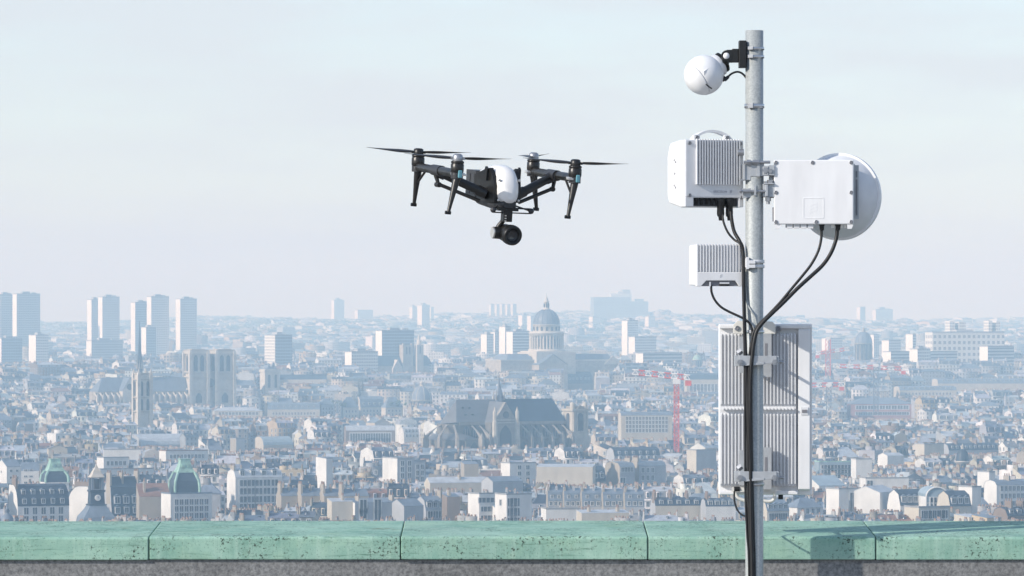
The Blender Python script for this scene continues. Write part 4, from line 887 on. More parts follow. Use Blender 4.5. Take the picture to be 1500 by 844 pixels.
# ---- domed neoclassical church (centre, far)
L = LM('domed_church', 'huge pale domed church with a ring of columns, high on the skyline', 'church', 800.5, 4500, 24); X, Z = L.X, L.Z; m_ = L.m
s = MB(); s.box(X(772), X(829), -22, 22, 0, Z(516)); s.box(X(774), X(827), -19, 19, Z(516), Z(514.2)); L.part('base_block', s, M_stone2)
s = MB(); s.lathe([(27*m_, Z(516)), (27*m_, Z(511.5)), (26.2*m_, Z(511.5))], 48); L.part('drum_base', s, M_stone2)
s = MB(); s.lathe([(19.5*m_, Z(512)), (19.5*m_, Z(490))], 40); dw = L.part('drum', s, M_stone)
s = MB()
wn = MB(); wn.prism(arch(0, 2.4, Z(508), Z(496), pointed=False), -0.3, 0.3); wm = wn.mesh('window', [M_dark])
for k in range(16):
    a = 2*math.pi*(k+.5)/16; inst('window', wm, dw, (19.5*m_*math.sin(a), -19.5*m_*math.cos(a), 0), (0, 0, a))
cl = MB(); cl.cyl((0, 0, Z(511.5)), (0, 0, Z(491.8)), 0.82, 0.70, 10); cl.box(-1, 1, -1, 1, Z(492.3), Z(491.4)); clm = cl.mesh('column', [M_stone2])
for k in range(32):
    a = 2*math.pi*k/32; inst('column', clm, L.o, (24.2*m_*math.sin(a), -24.2*m_*math.cos(a), 0))
s = MB(); s.lathe([(20*m_, Z(491.5)), (25.4*m_, Z(491.5)), (25.4*m_, Z(489)), (26.4*m_, Z(488.5)), (26.4*m_, Z(487.2)), (25*m_, Z(487.2)), (25*m_, Z(485.6)), (24.6*m_, Z(485.6))], 48); L.part('entablature', s, M_stone2)
s = MB(); s.lathe([(19.6*m_, Z(487)), (19.6*m_, Z(477)), (20.6*m_, Z(476.6)), (20.6*m_, Z(475.6)), (19.4*m_, Z(475.4))], 48); at = L.part('attic', s, M_stone2)
wn = MB(); wn.prism(arch(0, 2.2, Z(484.5), Z(478.5), pointed=False), -0.3, 0.3); wm = wn.mesh('window', [M_dark])
for k in range(16):
    a = 2*math.pi*k/16; inst('window', wm, at, (19.6*m_*math.sin(a), -19.6*m_*math.cos(a), 0), (0, 0, a))
s = MB(); s.lathe([(19*m_*math.cos(t)**0.9 if t < 1.45 else 4*m_, Z(475.4)+(Z(453)-Z(475.4))*math.sin(t)) for t in [k*1.35/12 for k in range(13)]], 40); dm = L.part('dome', s, MR['lead'])
s = MB()
for k in range(16):
    a = 2*math.pi*k/16; pts = []
    for j in range(10):
        t = j*1.33/9; r = 19.15*m_*math.cos(t)**0.9; pts.append((r*math.sin(a), -r*math.cos(a), Z(475.4)+(Z(453)-Z(475.4))*math.sin(t)))
    s = MB(); s.tube(pts, 0.3, 5); L.part('dome_rib', s, MR['lead'], dm)
s = MB(); s.lathe([(5.4*m_, Z(453.6)), (5.4*m_, Z(452.2)), (4.0*m_, Z(452.2)), (3.6*m_, Z(443)), (4.2*m_, Z(442.6)), (3.9*m_, Z(441.6)), (2.6*m_, Z(440.5)), (2.4*m_, Z(438.5)), (1.0*m_, Z(435.5)), (0.5*m_, Z(433.5)), (0.25*m_, Z(430))], 20); L.part('lantern', s, M_stone2)
for k in range(8):
    a = 2*math.pi*(k+.5)/8; h = MB(); h.prism(arch(0, 1.1, Z(450.5), Z(444.5), pointed=False), -0.25, 0.25); h.build('window', M_dark, dm, (3.85*m_*math.sin(a), -3.85*m_*math.cos(a), 0), (0, 0, a))
def portico(x0, x1, zb, ze, zt, y0, y1):
    s = MB(); s.box(x0, x1, y0, y1, zb, ze); r_ = MB(); xc = (x0+x1)/2
    s.prism([(x0, ze+.01), (x1, ze+.01), (xc, zt)], y0+0.4, y1); wl = L.part('wall', s, M_stone)
    r_.add([(x0-.6, y0-.3, ze), (xc, y0-.3, zt+.5), (xc, y1, zt+.5), (x0-.6, y1, ze)], [(0, 1, 2, 3)]); r_.add([(x1+.6, y0-.3, ze), (xc, y0-.3, zt+.5), (xc, y1, zt+.5), (x1+.6, y1, ze)], [(3, 2, 1, 0)]); L.part('roof', r_, MR['lead']); return wl
portico(X(769), X(811), 0, Z(534), Z(519), -32, -4)
s = MB(); s.box(X(724), X(772), -16, 20, 0, Z(528)); L.part('wall', s, M_stone); s = MB(); s.pyramid(X(733), X(772), -14, 18, Z(526.8), Z(518.5), 0.72); s.box(X(723), X(772), -16.5, 20, Z(528), Z(526.6), 1); L.part('roof', s, [MR['lead'], M_stone2])
s = MB(); s.box(X(822), X(899), -14, 20, 0, Z(529)); L.part('wall', s, M_stone); s = MB(); s.pyramid(X(822), X(890), -12, 18, Z(526.8), Z(518.5), 0.84); s.box(X(821), X(900), -14.5, 20, Z(529), Z(526.6), 1); L.part('roof', s, [MR['lead'], M_stone2])
s = MB(); s.prism([(X(876), Z(534)), (X(902), Z(534)), (X(889), Z(521))], -15.2, -14.2); L.part('pediment', s, M_stone2)
keep(724, 902, 433, 541, 4500)

# ---- twin-towered cathedral with spire (left)
L = LM('gothic_cathedral', 'pale gothic cathedral with two square flat-topped towers and a thin dark spire', 'cathedral', 270, 3900, 24); X, Z = L.X, L.Z; m_ = L.m
def tower(xa, xb, yo, ztop):
    wd = X(xb)-X(xa); s = MB(); x0, x1 = X(xa), X(xb); y0, y1 = yo, yo+wd
    s.box(x0+1, x1-1, y0+1, y1-1, 0, ztop-1.2); s.box(x0-.3, x1+.3, y0-.3, y1+.3, ztop-3.0, ztop-1.0)
    tw = L.part('tower', s, M_stone2)
    for bx in (x0, x1):
        for by in (y0, y1):
            b = MB(); b.box(bx-1.25, bx+1.25, by-1.25, by+1.25, 0, ztop-3.2); b.pyramid(bx-1.3, bx+1.3, by-1.3, by+1.3, ztop-3.2, ztop-0.2, 0.5); L.part('buttress', b, M_stone2, tw)
    for zz in (Z(545), Z(552), Z(570)):
        b = MB(); b.box(x0-.7, x1+.7, y0-.7, y1+.7, zz-.5, zz+.5); L.part('gallery', b, M_stone2, tw)
    b = MB(); b.box(x0-.2, x1+.2, y0-.2, y1+.2, ztop-1.2, ztop+.4); b.box(x0+2, x1-2, y0+2, y1-2, ztop+.4, ztop+.9); L.part('parapet', b, M_stone, tw)
    for k in (.32, .68):
        h = MB(); xc_ = x0+(x1-x0)*k; h.prism(arch(xc_, wd*.20, Z(544), Z(520)), y0+.55, y0+1.1); L.part('opening', h, M_dark, tw)
        h = MB(); yc_ = y0+wd*k; M90 = Matrix.Translation((x0+.55, 0, 0)) @ Matrix.Rotation(R(-90), 4, 'Z'); h.prism(arch(-yc_, wd*.20, Z(544), Z(520)), 0, .5, M=M90); L.part('opening', h, M_dark, tw)
    h = MB(); h.prism(arch(x0+wd*.5, wd*.34, Z(590), Z(575)), y0+.55, y0+1.1); L.part('portal', h, M_dark, tw)
    return tw
tower(274, 299, -8, Z(513)); tower(311, 336.5, -8, Z(513))
s = MB(); s.box(X(299), X(311), -4, 10, 0, Z(545)); s.box(X(298), X(312), -4.6, 10.6, Z(546), Z(544)); f0 = L.part('west_front', s, M_stone2)
for k in range(6):
    cmb = MB(); xx = X(299)+(k+.5)*(X(311)-X(299))/6; cmb.box(xx-.18, xx+.18, -4.4, -3.8, Z(552), Z(546)); L.part('colonnette', cmb, M_stone2, f0)
h = MB(); h.lathe([(3.6, -.3), (3.6, .3)], 20, M=Matrix.Translation((X(305), -4.1, Z(561))) @ Matrix.Rotation(R(90), 4, 'X')); L.part('rose_window', h, M_dark, f0)
s = MB(); s.box(X(150), X(274), 0, 12, 0, Z(573)); s.box(X(136), X(274), -6, 18, 0, Z(585)); s.lathe([(6.2, 0), (6.2, Z(573))], 12, M=Matrix.Translation((X(150), 6, 0)), smooth=False); s.lathe([(11.5, 0), (11.5, Z(585))], 12, M=Matrix.Translation((X(150), 6, 0)), smooth=False); L.part('nave_wall', s, M_stone)
s = MB(); s.add([(X(148), -0.5, Z(573)), (X(274), -.5, Z(573)), (X(274), 6, Z(552.5)), (X(157), 6, Z(552.5)), (X(274), 12.5, Z(573)), (X(148), 12.5, Z(573)), (X(139), 6, Z(573))], [(0, 1, 2, 3), (4, 5, 3, 2), (6, 0, 3), (5, 6, 3)]); L.part('nave_roof', s, MR['lead'])
for k in range(17):
    xx = X(143)+k*(X(270)-X(143))/16
    b = MB(); b.box(xx-.6, xx+.6, -9, -6.0, 0, Z(581)); b.pyramid(xx-.7, xx+.7, -9, -7.4, Z(581), Z(575)); b.add([(xx-.35, -7.5, Z(580)), (xx+.35, -7.5, Z(580)), (xx+.35, 0, Z(573.5)), (xx-.35, 0, Z(573.5)), (xx-.35, -7.5, Z(582)), (xx+.35, -7.5, Z(582)), (xx+.35, 0, Z(576)), (xx-.35, 0, Z(576))], [(0, 1, 2, 3), (7, 6, 5, 4), (0, 3, 7, 4), (1, 5, 6, 2)]); L.part('flying_buttress', b, M_stone2)
    if k < 16:
        h = MB(); h.prism(arch(xx+2.1, 1.9, Z(584), Z(575)), -.35, .2); L.part('window', h, M_dark)
s = MB(); s.prism([(X(178), 0), (X(197), 0), (X(197), Z(571)), (X(187.5), Z(553)), (X(178), Z(571))], -9, 6); tr = L.part('transept_gable', s, M_stone2)
h = MB(); h.lathe([(2.5, -.3), (2.5, .3)], 18, M=Matrix.Translation((X(187.5), -9, Z(566))) @ Matrix.Rotation(R(90), 4, 'X')); L.part('rose_window', h, M_dark, tr)
s = MB(); s.add([(X(177.3), -9, Z(572)), (X(187.5), -9.2, Z(552.6)), (X(187.5), 6, Z(552.6)), (X(177.3), 6, Z(572)), (X(197.6), -9, Z(572)), (X(197.6), 6, Z(572))], [(0, 1, 2, 3), (2, 1, 4, 5)]); L.part('transept_roof', s, MR['lead'], tr)
s = MB(); r0 = 4.3*m_; C_ = Matrix.Translation((X(210.3), 6, 0))
s.lathe([(r0, Z(556)), (r0, Z(530)), (r0*.92, Z(527)), (r0*.62, Z(516)), (r0*.30, Z(494)), (r0*.13, Z(480)), (r0*.06, Z(470))], 8, M=C_, smooth=False); sp = L.part('spire', s, smat(0, 'dark_spire_lead', (.03, .045, .065)))
for k in range(8):
    a = 2*math.pi*(k+.5)/8; b = MB(); b.pyramid(-.5, .5, -.5, .5, Z(540), Z(525)); b.build('pinnacle', M_stone, sp, (X(210.3)+r0*1.0*math.cos(a), 6+r0*1.0*math.sin(a), 0))
keep(136, 274, 552, 590, 3905); keep(272, 338, 512, 594, 3899); OCC.append((205, 216, 480, 3900))

# ---- lone gothic belfry in front of the spire
L = LM('stone_belfry', 'lone square gothic stone tower standing in front of the dark spire', 'tower', 208.5, 3100, 27); X, Z = L.X, L.Z; m_ = L.m; q_ = 12.5*m_/1.05
s = MB(); s.box(-q_*.78, q_*.78, -q_*.78, q_*.78, 0, Z(548)); bt = L.part('tower', s, M_stone2)
for sx in (-1, 1):
    for sy in (-1, 1):
        b = MB(); b.cbox((sx*q_*.8, sy*q_*.8, Z(549)/2), (q_*.42, q_*.42, Z(549))); b.pyramid(sx*q_*.8-q_*.2, sx*q_*.8+q_*.2, sy*q_*.8-q_*.2, sy*q_*.8+q_*.2, Z(549), Z(540), 0.15); L.part('corner_buttress', b, M_stone2, bt)
for zz in (Z(556), Z(582), Z(603)):
    b = MB(); b.cbox((0, 0, zz), (q_*1.95, q_*1.95, .8)); L.part('string_course', b, M_stone, bt)
for ang in range(4):
    for k in (-.27, .27):
        for z0, z1 in ((601, 584), (580, 558)):
            h = MB(); h.prism(arch(k*q_*1.5, q_*.36, Z(z0), Z(z1)), -q_*.78-.12, -q_*.78+.2, M=Matrix.Rotation(R(90*ang), 4, 'Z')); L.part('window', h, M_dark, bt)
b = MB(); b.cbox((0, 0, Z(547.5)), (q_*1.7, q_*1.7, 1.2)); L.part('parapet', b, M_stone, bt)
keep(195, 222, 545, 617, 3100)

# ---- big gothic church in the middle
L = LM('gothic_church', 'big dark-roofed gothic church with flying buttresses in the middle of the city', 'church', 745, 2650, 30); X, Z = L.X, L.Z; m_ = L.m
MS2 = smat(0, 'weathered_limestone', (.27, .245, .21), var=.2, scale=.3); MS3 = smat(0, 'paler_limestone', (.44, .405, .345), var=.18, scale=.3); MG = smat(0, 'dark_grey_limestone', (.15, .14, .125), var=0.22, scale=0.25); MSl = smat(0, 'blue_black_slate', (.03, .05, .08), rough=0.5, var=0.15, scale=0.3); MSl2 = smat(0, 'weathered_slate', (.13, .135, .145), rough=0.5, var=0.15)  # three limestone tones, the darkest on nave, aisle and apse walls
yb_ = 16.0
s = MB(); s.box(X(672), X(829), 0, yb_, 0, Z(619)); L.part('nave_wall', s, MG)
s = MB(); s.box(X(672), X(829), -9, yb_+9, 0, Z(643)); s.box(X(672), X(829), -9.4, yb_+9.4, Z(644), Z(642.6)); L.part('aisle_wall', s, MG)
s = MB(); s.add([(X(668), -.8, Z(618)), (X(741), -.8, Z(618)), (X(741), yb_/2, Z(585.5)), (X(679), yb_/2, Z(585.5)), (X(741), yb_+.8, Z(618)), (X(668), yb_+.8, Z(618)), (X(656), yb_/2, Z(620))], [(0, 1, 2, 3), (4, 5, 3, 2), (6, 0, 3), (5, 6, 3)]); L.part('choir_roof', s, MSl2)
s = MB(); s.add([(X(741), -.8, Z(618)), (X(829), -.8, Z(618)), (X(820), yb_/2, Z(585)), (X(741), yb_/2, Z(585)), (X(829), yb_+.8, Z(618)), (X(741), yb_+.8, Z(618))], [(0, 1, 2, 3), (4, 5, 3, 2), (1, 4, 2), (5, 0, 3)]); L.part('nave_roof', s, MSl)
for k, px in enumerate((684, 694)):
    for zz in (597, 607):
        h = MB(); t = (zz-585.5)/(618-585.5); h.cbox((X(px+zz*.1-60), yb_/2*(1-t)-.6, Z(zz)), (1.4, .8, .7)); L.part('roof_hatch', h, M_dark)
s = MB(); s.box(X(672), X(829), -1.0, -.4, Z(620.5), Z(617.5)); s.box(X(672), X(829), -1.5, -.8, Z(621.8), Z(620.5)); L.part('balustrade', s, MS2)
# apse: round end with radiating buttresses
s = MB(); s.lathe([(yb_/2, 0), (yb_/2, Z(620))], 14, M=Matrix.Translation((X(672), yb_/2, 0)), smooth=False); s.lathe([(yb_/2+7.5, 0), (yb_/2+7.5, Z(643))], 14, M=Matrix.Translation((X(672), yb_/2, 0)), smooth=False); L.part('apse_wall', s, MG)
s = MB(); s.lathe([(yb_/2+7.8, Z(643)), (yb_/2+.2, Z(634))], 14, M=Matrix.Translation((X(672), yb_/2, 0)), smooth=False); L.part('chapel_roof', s, MSl2)
def flyer(M, par=None):
    b = MB(); b.box(-.7, .7, -14, -9.5, 0, Z(640), M=M); b.pyramid(-.8, .8, -13.4, -11.6, Z(640), Z(631.5), M=M)
    n = 6
    pts = [(-11.8+k*(11.6)/n, Z(637)+(Z(621.5)-Z(637))*(k/n)**.9) for k in range(n+1)]; lo_ = [(-11.8+k*(11.6)/n, Z(645)+(Z(624)-Z(645))*math.sin(k/n*math.pi/2)) for k in range(n+1)]
    b.prismx(lo_+pts[::-1], -.5, .5, M=M); L.part('flying_buttress', b, MS2, par)
for px in (690, 701, 762, 777, 792.5, 808, 822): flyer(Matrix.Translation((X(px), 0, 0)))
for a in (20, 48, 76): flyer(Matrix.Translation((X(672), yb_/2, 0)) @ Matrix.Rotation(R(-a), 4, 'Z') @ Matrix.Translation((0, -yb_/2, 0)))
for px in (683, 695, 755, 769.5, 785, 800, 815):
    h = MB(); h.prism(arch(X(px), 4.0, Z(640), Z(623)), -.35, .1); wd_ = L.part('window', h, M_dark)
    for dx in (-.7, .7):
        t = MB(); t.box(X(px)+dx-.12, X(px)+dx+.12, -.45, -.3, Z(640), Z(627)); L.part('mullion', t, MS2, wd_)
    h = MB(); h.prism(arch(X(px), 4.4, Z(659), Z(646)), -9.35, -8.9); L.part('window', h, M_dark)
# transept: gable, rose, two turrets, tall window, flèche
s = MB(); s.prism([(X(709), 0), (X(742), 0), (X(742), Z(615)), (X(726.5), Z(588.5)), (X(711), Z(615))], -11, -8.2); tr = L.part('transept_front', s, MS2)
s = MB(); s.box(X(709), X(742), -8.2, 1, 0, Z(618)); L.part('transept_wall', s, MG, tr)
s = MB(); s.add([(X(709.5), -8.3, Z(618)), (X(743), -8.3, Z(618)), (X(726.5), -8.3, Z(588)), (X(709.5), yb_/2, Z(618)), (X(743), yb_/2, Z(618)), (X(726.5), yb_/2, Z(588))], [(0, 2, 5, 3), (2, 1, 4, 5)]); L.part('transept_roof', s, MSl2, tr)
h = MB(); h.lathe([(1.9, -.2), (1.9, .25), (1.5, .3)], 20, M=Matrix.Translation((X(726.5), -11, Z(607))) @ Matrix.Rotation(R(90), 4, 'X')); L.part('rose_window', h, M_dark, tr)
h = MB(); h.prism(arch(X(726), 7.4, Z(652), Z(622)), -11.25, -10.8); L.part('great_window', h, M_dark, tr)
for zz in (614.5, 618.5, 653):
    h = MB(); h.box(X(710), X(742), -11.7, -10.9, Z(zz)-.35, Z(zz)+.35); L.part('gallery', h, MS3, tr)
for px in (710, 742.5):
    b = MB(); b.lathe([(1.5, 0), (1.5, Z(617)), (1.15, Z(616)), (1.15, Z(602)), (.75, Z(601)), (0.1, Z(595))], 8, M=Matrix.Translation((X(px), -11.3, 0)), smooth=False); b.cbox((X(px), -11.3, Z(640)/2), (2.6, 2.6, Z(640))); L.part('turret', b, MS3, tr)
s = MB(); C_ = Matrix.Translation((X(741.5), yb_/2, 0)); s.lathe([(2.8, Z(588)), (2.8, Z(580)), (2.3, Z(579)), (1.7, Z(575)), (1.75, Z(573)), (1.1, Z(568)), (.35, Z(558)), (.1, Z(549))], 8, M=C_, smooth=False); fl_ = L.part('fleche', s, MR['lead'])
for k in range(4):
    a = math.pi/2*k+.6; b = MB(); b.pyramid(-.4, .4, -.4, .4, Z(586), Z(571)); b.build('pinnacle', MS2, fl_, (X(741.5)+3.2*math.cos(a), yb_/2+3.2*math.sin(a), 0))
# west tower
tx = (X(830)+X(853))/2; tw = (X(853)-X(830))/2
s = MB(); s.box(tx-tw*1.15, tx+tw*1.15, -8, 4, 0, Z(639)); s.box(tx-tw, tx+tw, -7, 3, 0, Z(602)); wt = L.part('west_tower', s, MS3)
for x in (-.88, -.45, .45, .88):
    b = MB(); b.cyl((tx+x*tw, -7.3, Z(634)), (tx+x*tw, -7.3, Z(604)), .42, .38, 8); L.part('column', b, MS3, wt)
h = MB(); h.prism(arch(tx, tw*.62, Z(632), Z(606), pointed=False), -7.4, -6.9); L.part('belfry_opening', h, M_dark, wt)
M90 = Matrix.Translation((tx-tw, 0, 0)) @ Matrix.Rotation(R(-90), 4, 'Z'); h = MB(); h.prism(arch(2.0, tw*.62, Z(632), Z(606), pointed=False), -.3, .1, M=M90); L.part('belfry_opening', h, M_dark, wt)
h = MB(); h.box(tx-tw*1.15, tx+tw*1.15, -8.2, 4.2, Z(603), Z(600)); h.box(tx-tw*1.05, tx+tw*1.05, -7.6, 3.6, Z(635), Z(633)); L.part('cornice', h, MS3, wt)
h = MB(); h.box(tx-tw*.8, tx+tw*.8, -6, 2, Z(600), Z(596)); h.prism([(tx-tw*.5, Z(600)), (tx+tw*.5, Z(600)), (tx, Z(594))], -7, -5.8); L.part('attic', h, MS2, wt)
for x in (-.8, .8):
    b = MB(); b.lathe([(1.4, Z(600)), (1.4, Z(592)), (.9, Z(591)), (0, Z(589))], 10, M=Matrix.Translation((tx+x*tw, -5, 0))); L.part('corner_lantern', b, MS3, wt)
keep(655, 829, 585, 656, 2650, 34); keep(826, 858, 590, 656, 2645); OCC.append((734, 749, 556, 2650))

# ---- church with dark roof and square belfry (centre left, far)
L = LM('parish_church', 'dark-roofed church with a slim square belfry below the pale slab block', 'church', 590, 5000, 28); X, Z = L.X, L.Z
s = MB(); s.box(X(551), X(631), 0, 16, 0, Z(536)); L.part('wall', s, M_stone)
s = MB(); s.add([(X(549), -.5, Z(536)), (X(634), -.5, Z(536)), (X(630), 8, Z(521)), (X(556), 8, Z(521)), (X(634), 16.5, Z(536)), (X(549), 16.5, Z(536))], [(0, 1, 2, 3), (4, 5, 3, 2), (5, 0, 3), (1, 4, 2)]); L.part('roof', s, MSl)
s = MB(); s.prism([(X(574), 0), (X(588), 0), (X(588), Z(540)), (X(581), Z(527)), (X(574), Z(540))], -3, 7); L.part('gable', s, M_stone2)
s = MB(); s.box(X(590), X(603), -2, 8, 0, Z(505)); s.box(X(589), X(591.5), -2.5, 0, 0, Z(503)); s.box(X(601), X(603.5), -2.5, 0, 0, Z(503)); k = L.part('bell_wall', s, M_stone)
for x in (594.2, 598.8):
    h = MB(); h.prism(arch(X(x), 1.4, Z(519), Z(508), pointed=False), -2.3, -1.8); L.part('opening', h, M_dark, k)
s = MB(); s.box(X(607.5), X(617), -5, 1, 0, Z(505)); s.lathe([(2.6, Z(505)), (2.3, Z(499)), (1.2, Z(497.5)), (1.2, Z(494)), (.2, Z(489))], 10, M=Matrix.Translation((X(612.2), -2, 0))); k = L.part('belfry', s, M_stone2)
h = MB(); h.prism(arch(X(612.2), 1.5, Z(518), Z(507)), -5.3, -4.8); L.part('opening', h, M_dark, k)
keep(549, 634, 495, 547, 5000, 22)

# ---- squat stone tower with arch at 395,555 and long roof
L = LM('arched_stone_tower', 'squat pale stone tower with tall arches at the end of a long dark roof', 'tower', 396, 4200, 30); X, Z = L.X, L.Z
s = MB(); s.box(X(385.5), X(406.5), -4, 6, 0, Z(541)); s.box(X(384.5), X(407.5), -4.6, 6.6, Z(545), Z(542)); k = L.part('tower', s, M_stone2)
for x in (391.3, 400.7):
    h = MB(); h.prism(arch(X(x), 2.2, Z(568), Z(549), pointed=False), -4.3, -3.8); L.part('opening', h, M_dark, k)
h = MB(); h.pyramid(X(388), X(404), -3, 5, Z(541), Z(537), .6); h.pyramid(X(392), X(394), -2, 0, Z(540), Z(532), .6); h.pyramid(X(398), X(401), -2, 0, Z(540), Z(531), .6); L.part('statue_crown', h, MR['lead'], k)
keep(384, 408, 532, 573, 4200)

# ---- domes
def dome_building(label, cx, r_px, ytop, ydome, ybot, D, mat_d, mat_w, lant=True, name='domed_building', nrib=12):
    L = LM(name, label, 'dome', cx, D, 15); m_ = L.m; Z = L.Z; r = r_px*m_
    s = MB(); s.lathe([(r*1.02, 0), (r*1.02, Z(ydome)-.4), (r*1.08, Z(ydome)-.4), (r*1.08, Z(ydome)+.2), (r, Z(ydome)+.2)], 28); dr_ = L.part('drum', s, mat_w)
    zt = Z(ytop)+(Z(ydome)-Z(ytop))*(.28 if lant else 0)
    s = MB(); s.lathe([(r*math.cos(t), Z(ydome)+(zt-Z(ydome))*math.sin(t)) for t in [k*1.45/10 for k in range(11)]], 28); d = L.part('dome', s, mat_d)
    for k in range(nrib):
        a = 2*math.pi*k/nrib; q = MB(); q.tube([(r*1.01*math.cos(t)*math.cos(a), r*1.01*math.cos(t)*math.sin(a), Z(ydome)+(zt-Z(ydome))*math.sin(t)) for t in [j*1.4/8 for j in range(9)]], r*.03, 4); L.part('rib', q, mat_w if nrib < 12 else mat_d, d)
    if lant:
        s = MB(); s.lathe([(r*.24, zt-.3), (r*.2, zt+(Z(ytop)-zt)*.45), (r*.25, zt+(Z(ytop)-zt)*.5), (r*.1, zt+(Z(ytop)-zt)*.7), (.1, Z(ytop))], 10); L.part('lantern', s, mat_w)
    for k in range(12):
        a = 2*math.pi*k/12; h = MB(); h.prism(arch(0, r*.2, Z(ybot), Z(ydome)-1.2, pointed=False), -.25, .25); h.build('window', M_dark, dr_, (r*1.02*math.sin(a), -r*1.02*math.cos(a), 0), (0, 0, a))
    keep(cx-r_px*1.1, cx+r_px*1.1, ytop, ybot, D); return L
dome_building('dark ribbed dome with pale ribs left of the gothic church roof', 618, 15, 557, 586, 594, 4050, MR['lead'], M_stone2, nrib=8)
dome_building('tall grey church dome beside the big white gridded block', 1265, 12.5, 479, 503, 527, 5000, MR['lead'], M_stone)
dome_building('small dark dome with a finial among zinc roofs below the gridded block', 1410, 9.5, 650, 676, 686, 2250, MR['dark slate'], M_stone2)
dome_building('green-topped small dome right of the red crane', 1021, 6.5, 517, 527, 538, 5100, MR['copper'], M_stone2, nrib=6)

# ---- tower cranes
MCr = smat(0, 'crane_red', (.60, .085, .065), var=0.15); MCw = smat(0, 'crane_white', (.72, .70, .68), var=0.1)
def crane(label, mx0, ytop, ybot, ja, jb, yja, yjb, D, red_mast=True, nseg=9):
    L = LM('tower_crane', label, 'crane', mx0, D, 0, 'tower cranes over the city'); X, Z = L.X, L.Z; m_ = L.m; w = 3.4*m_
    zt, zb = Z(ytop), Z(ybot)-14; nb = max(6, int((zt-zb)/(2*w)))
    lat = MB(); hz_ = (zt-zb)/nb
    for sx in (-1, 1):
        for sy in (-1, 1): lat.box(sx*w-.2, sx*w+.2, sy*w-.2, sy*w+.2, 0, hz_)
    for f in range(4):
        Mr = Matrix.Rotation(R(90*f), 4, 'Z')
        lat.tube([(-w, -w, 0), (w, -w, hz_)], .17, 4, M=Mr, smooth=False); lat.box(-w, w, -w-.13, -w+.13, -.13, .13, M=Mr)
    lm_r, lm_w = lat.mesh('mast_section', [MCr]), lat.mesh('mast_section', [MR['lead']])
    for k in range(nb): inst('mast_section', lm_r if red_mast else lm_w, L.o, (0, 0, zb+k*hz_))
    xa, xb = X(ja), X(jb); za, zb2 = Z(yja), Z(yjb); n = nseg
    for k in range(n):
        t0, t1 = k/n, (k+1)/n; p, q = Vector((xa+(xb-xa)*t0, 0, za+(zb2-za)*t0)), Vector((xa+(xb-xa)*t1, 0, za+(zb2-za)*t1)); mb = MB(); hh = 2.5
        for o_ in (Vector((0, -.8, 0)), Vector((0, .8, 0)), Vector((0, 0, hh))): mb.tube([p+o_, q+o_], .36, 4, smooth=False)
        md = (p+q)/2
        for oy in (-.8, .8): mb.tube([p+Vector((0, oy, 0)), md+Vector((0, 0, hh)), q+Vector((0, oy, 0))], .24, 4, smooth=False)
        L.part('jib_section', mb, MCr if k % 2 else MCw)
    s = MB(); s.box(-2.0, 2.0, -1.6, 1.6, zt-.6, zt+2.0); L.part('slewing_cab', s, MCw)
    s = MB(); xe = xb if abs(xb) < abs(xa) else xa; ze = zb2 if xe == xb else za; s.cbox((xe*.86, 0, ze-1.6), (3.2, 2, 2.6)); L.part('counterweight', s, MCr)
    OCC.append((mx0-3, mx0+3, ytop, D)); KEEP.append((mx0-4, mx0+4, ybot, D))
crane('red and white tower crane with a red lattice mast right of the gothic church', 991, 561, 655, 926, 1011, 548.5, 557, 2500)
crane('red and white crane jib above the roofs by the tall church dome', 1213, 497, 528, 1195, 1244, 520, 513, 4300, nseg=7)
crane('long low red and white crane jib over the far right roofs', 1283, 537, 580, 1220, 1330, 538, 543, 3700, red_mast=False, nseg=11)
crane('short red and white crane jib close to the antenna panel edge', 1214, 566, 590, 1180, 1236, 567, 566, 3300, red_mast=False, nseg=7)
# ------------------------------------------------------------------ far towers and slabs
MSK = {'w': MC_wall}
def fac_mat(name, col, pu=2.7, pv=3.1, lo=.25, hi=.72, ulo=.2, uhi=.8, glass=(.10, .125, .155)):
    """facade seen from kilometres away: floors and bays as colour"""
    m = bpy.data.materials.new(name); m.use_nodes = True; n = m.node_tree; b = n.nodes['Principled BSDF']; N = n.nodes.new; L = n.links.new
    t = N('ShaderNodeTexCoord'); s = N('ShaderNodeSeparateXYZ'); L(t.outputs['Object'], s.inputs[0])
    def M(op, a, c):
        q = N('ShaderNodeMath'); q.operation = op
        for i, v in enumerate((a, c)):
            if isinstance(v, (int, float)): q.inputs[i].default_value = v
            else: L(v, q.inputs[i])
        return q.outputs[0]
    def band(src, p, a, c):
        f = N('ShaderNodeMath'); f.operation = 'FRACT'; L(M('DIVIDE', src, p), f.inputs[0]); return M('MULTIPLY', M('GREATER_THAN', f.outputs[0], a), M('LESS_THAN', f.outputs[0], c))
    w = M('MULTIPLY', band(M('ADD', s.outputs[0], s.outputs[1]), pu, ulo, uhi), band(s.outputs[2], pv, lo, hi))
    x = N('ShaderNodeMix'); x.data_type = 'RGBA'; L(M('MULTIPLY', w, .8), x.inputs[0]); x.inputs[6].default_value = (*col, 1); x.inputs[7].default_value = (*glass, 1)
    z = N('ShaderNodeTexNoise'); z.inputs['Scale'].default_value = .08; z.inputs['Detail'].default_value = 5; L(t.outputs['Object'], z.inputs['Vector'])
    r = N('ShaderNodeValToRGB'); r.color_ramp.elements[0].color = (.82, .82, .82, 1); r.color_ramp.elements[1].color = (1, 1, 1, 1); L(z.outputs['Fac'], r.inputs['Fac'])
    y = N('ShaderNodeMix'); y.data_type = 'RGBA'; y.blend_type = 'MULTIPLY'; y.inputs[0].default_value = 1; L(x.outputs[2], y.inputs[6]); L(r.outputs['Color'], y.inputs[7]); L(y.outputs[2], b.inputs['Base Color']); b.inputs['Roughness'].default_value = .7
    return m
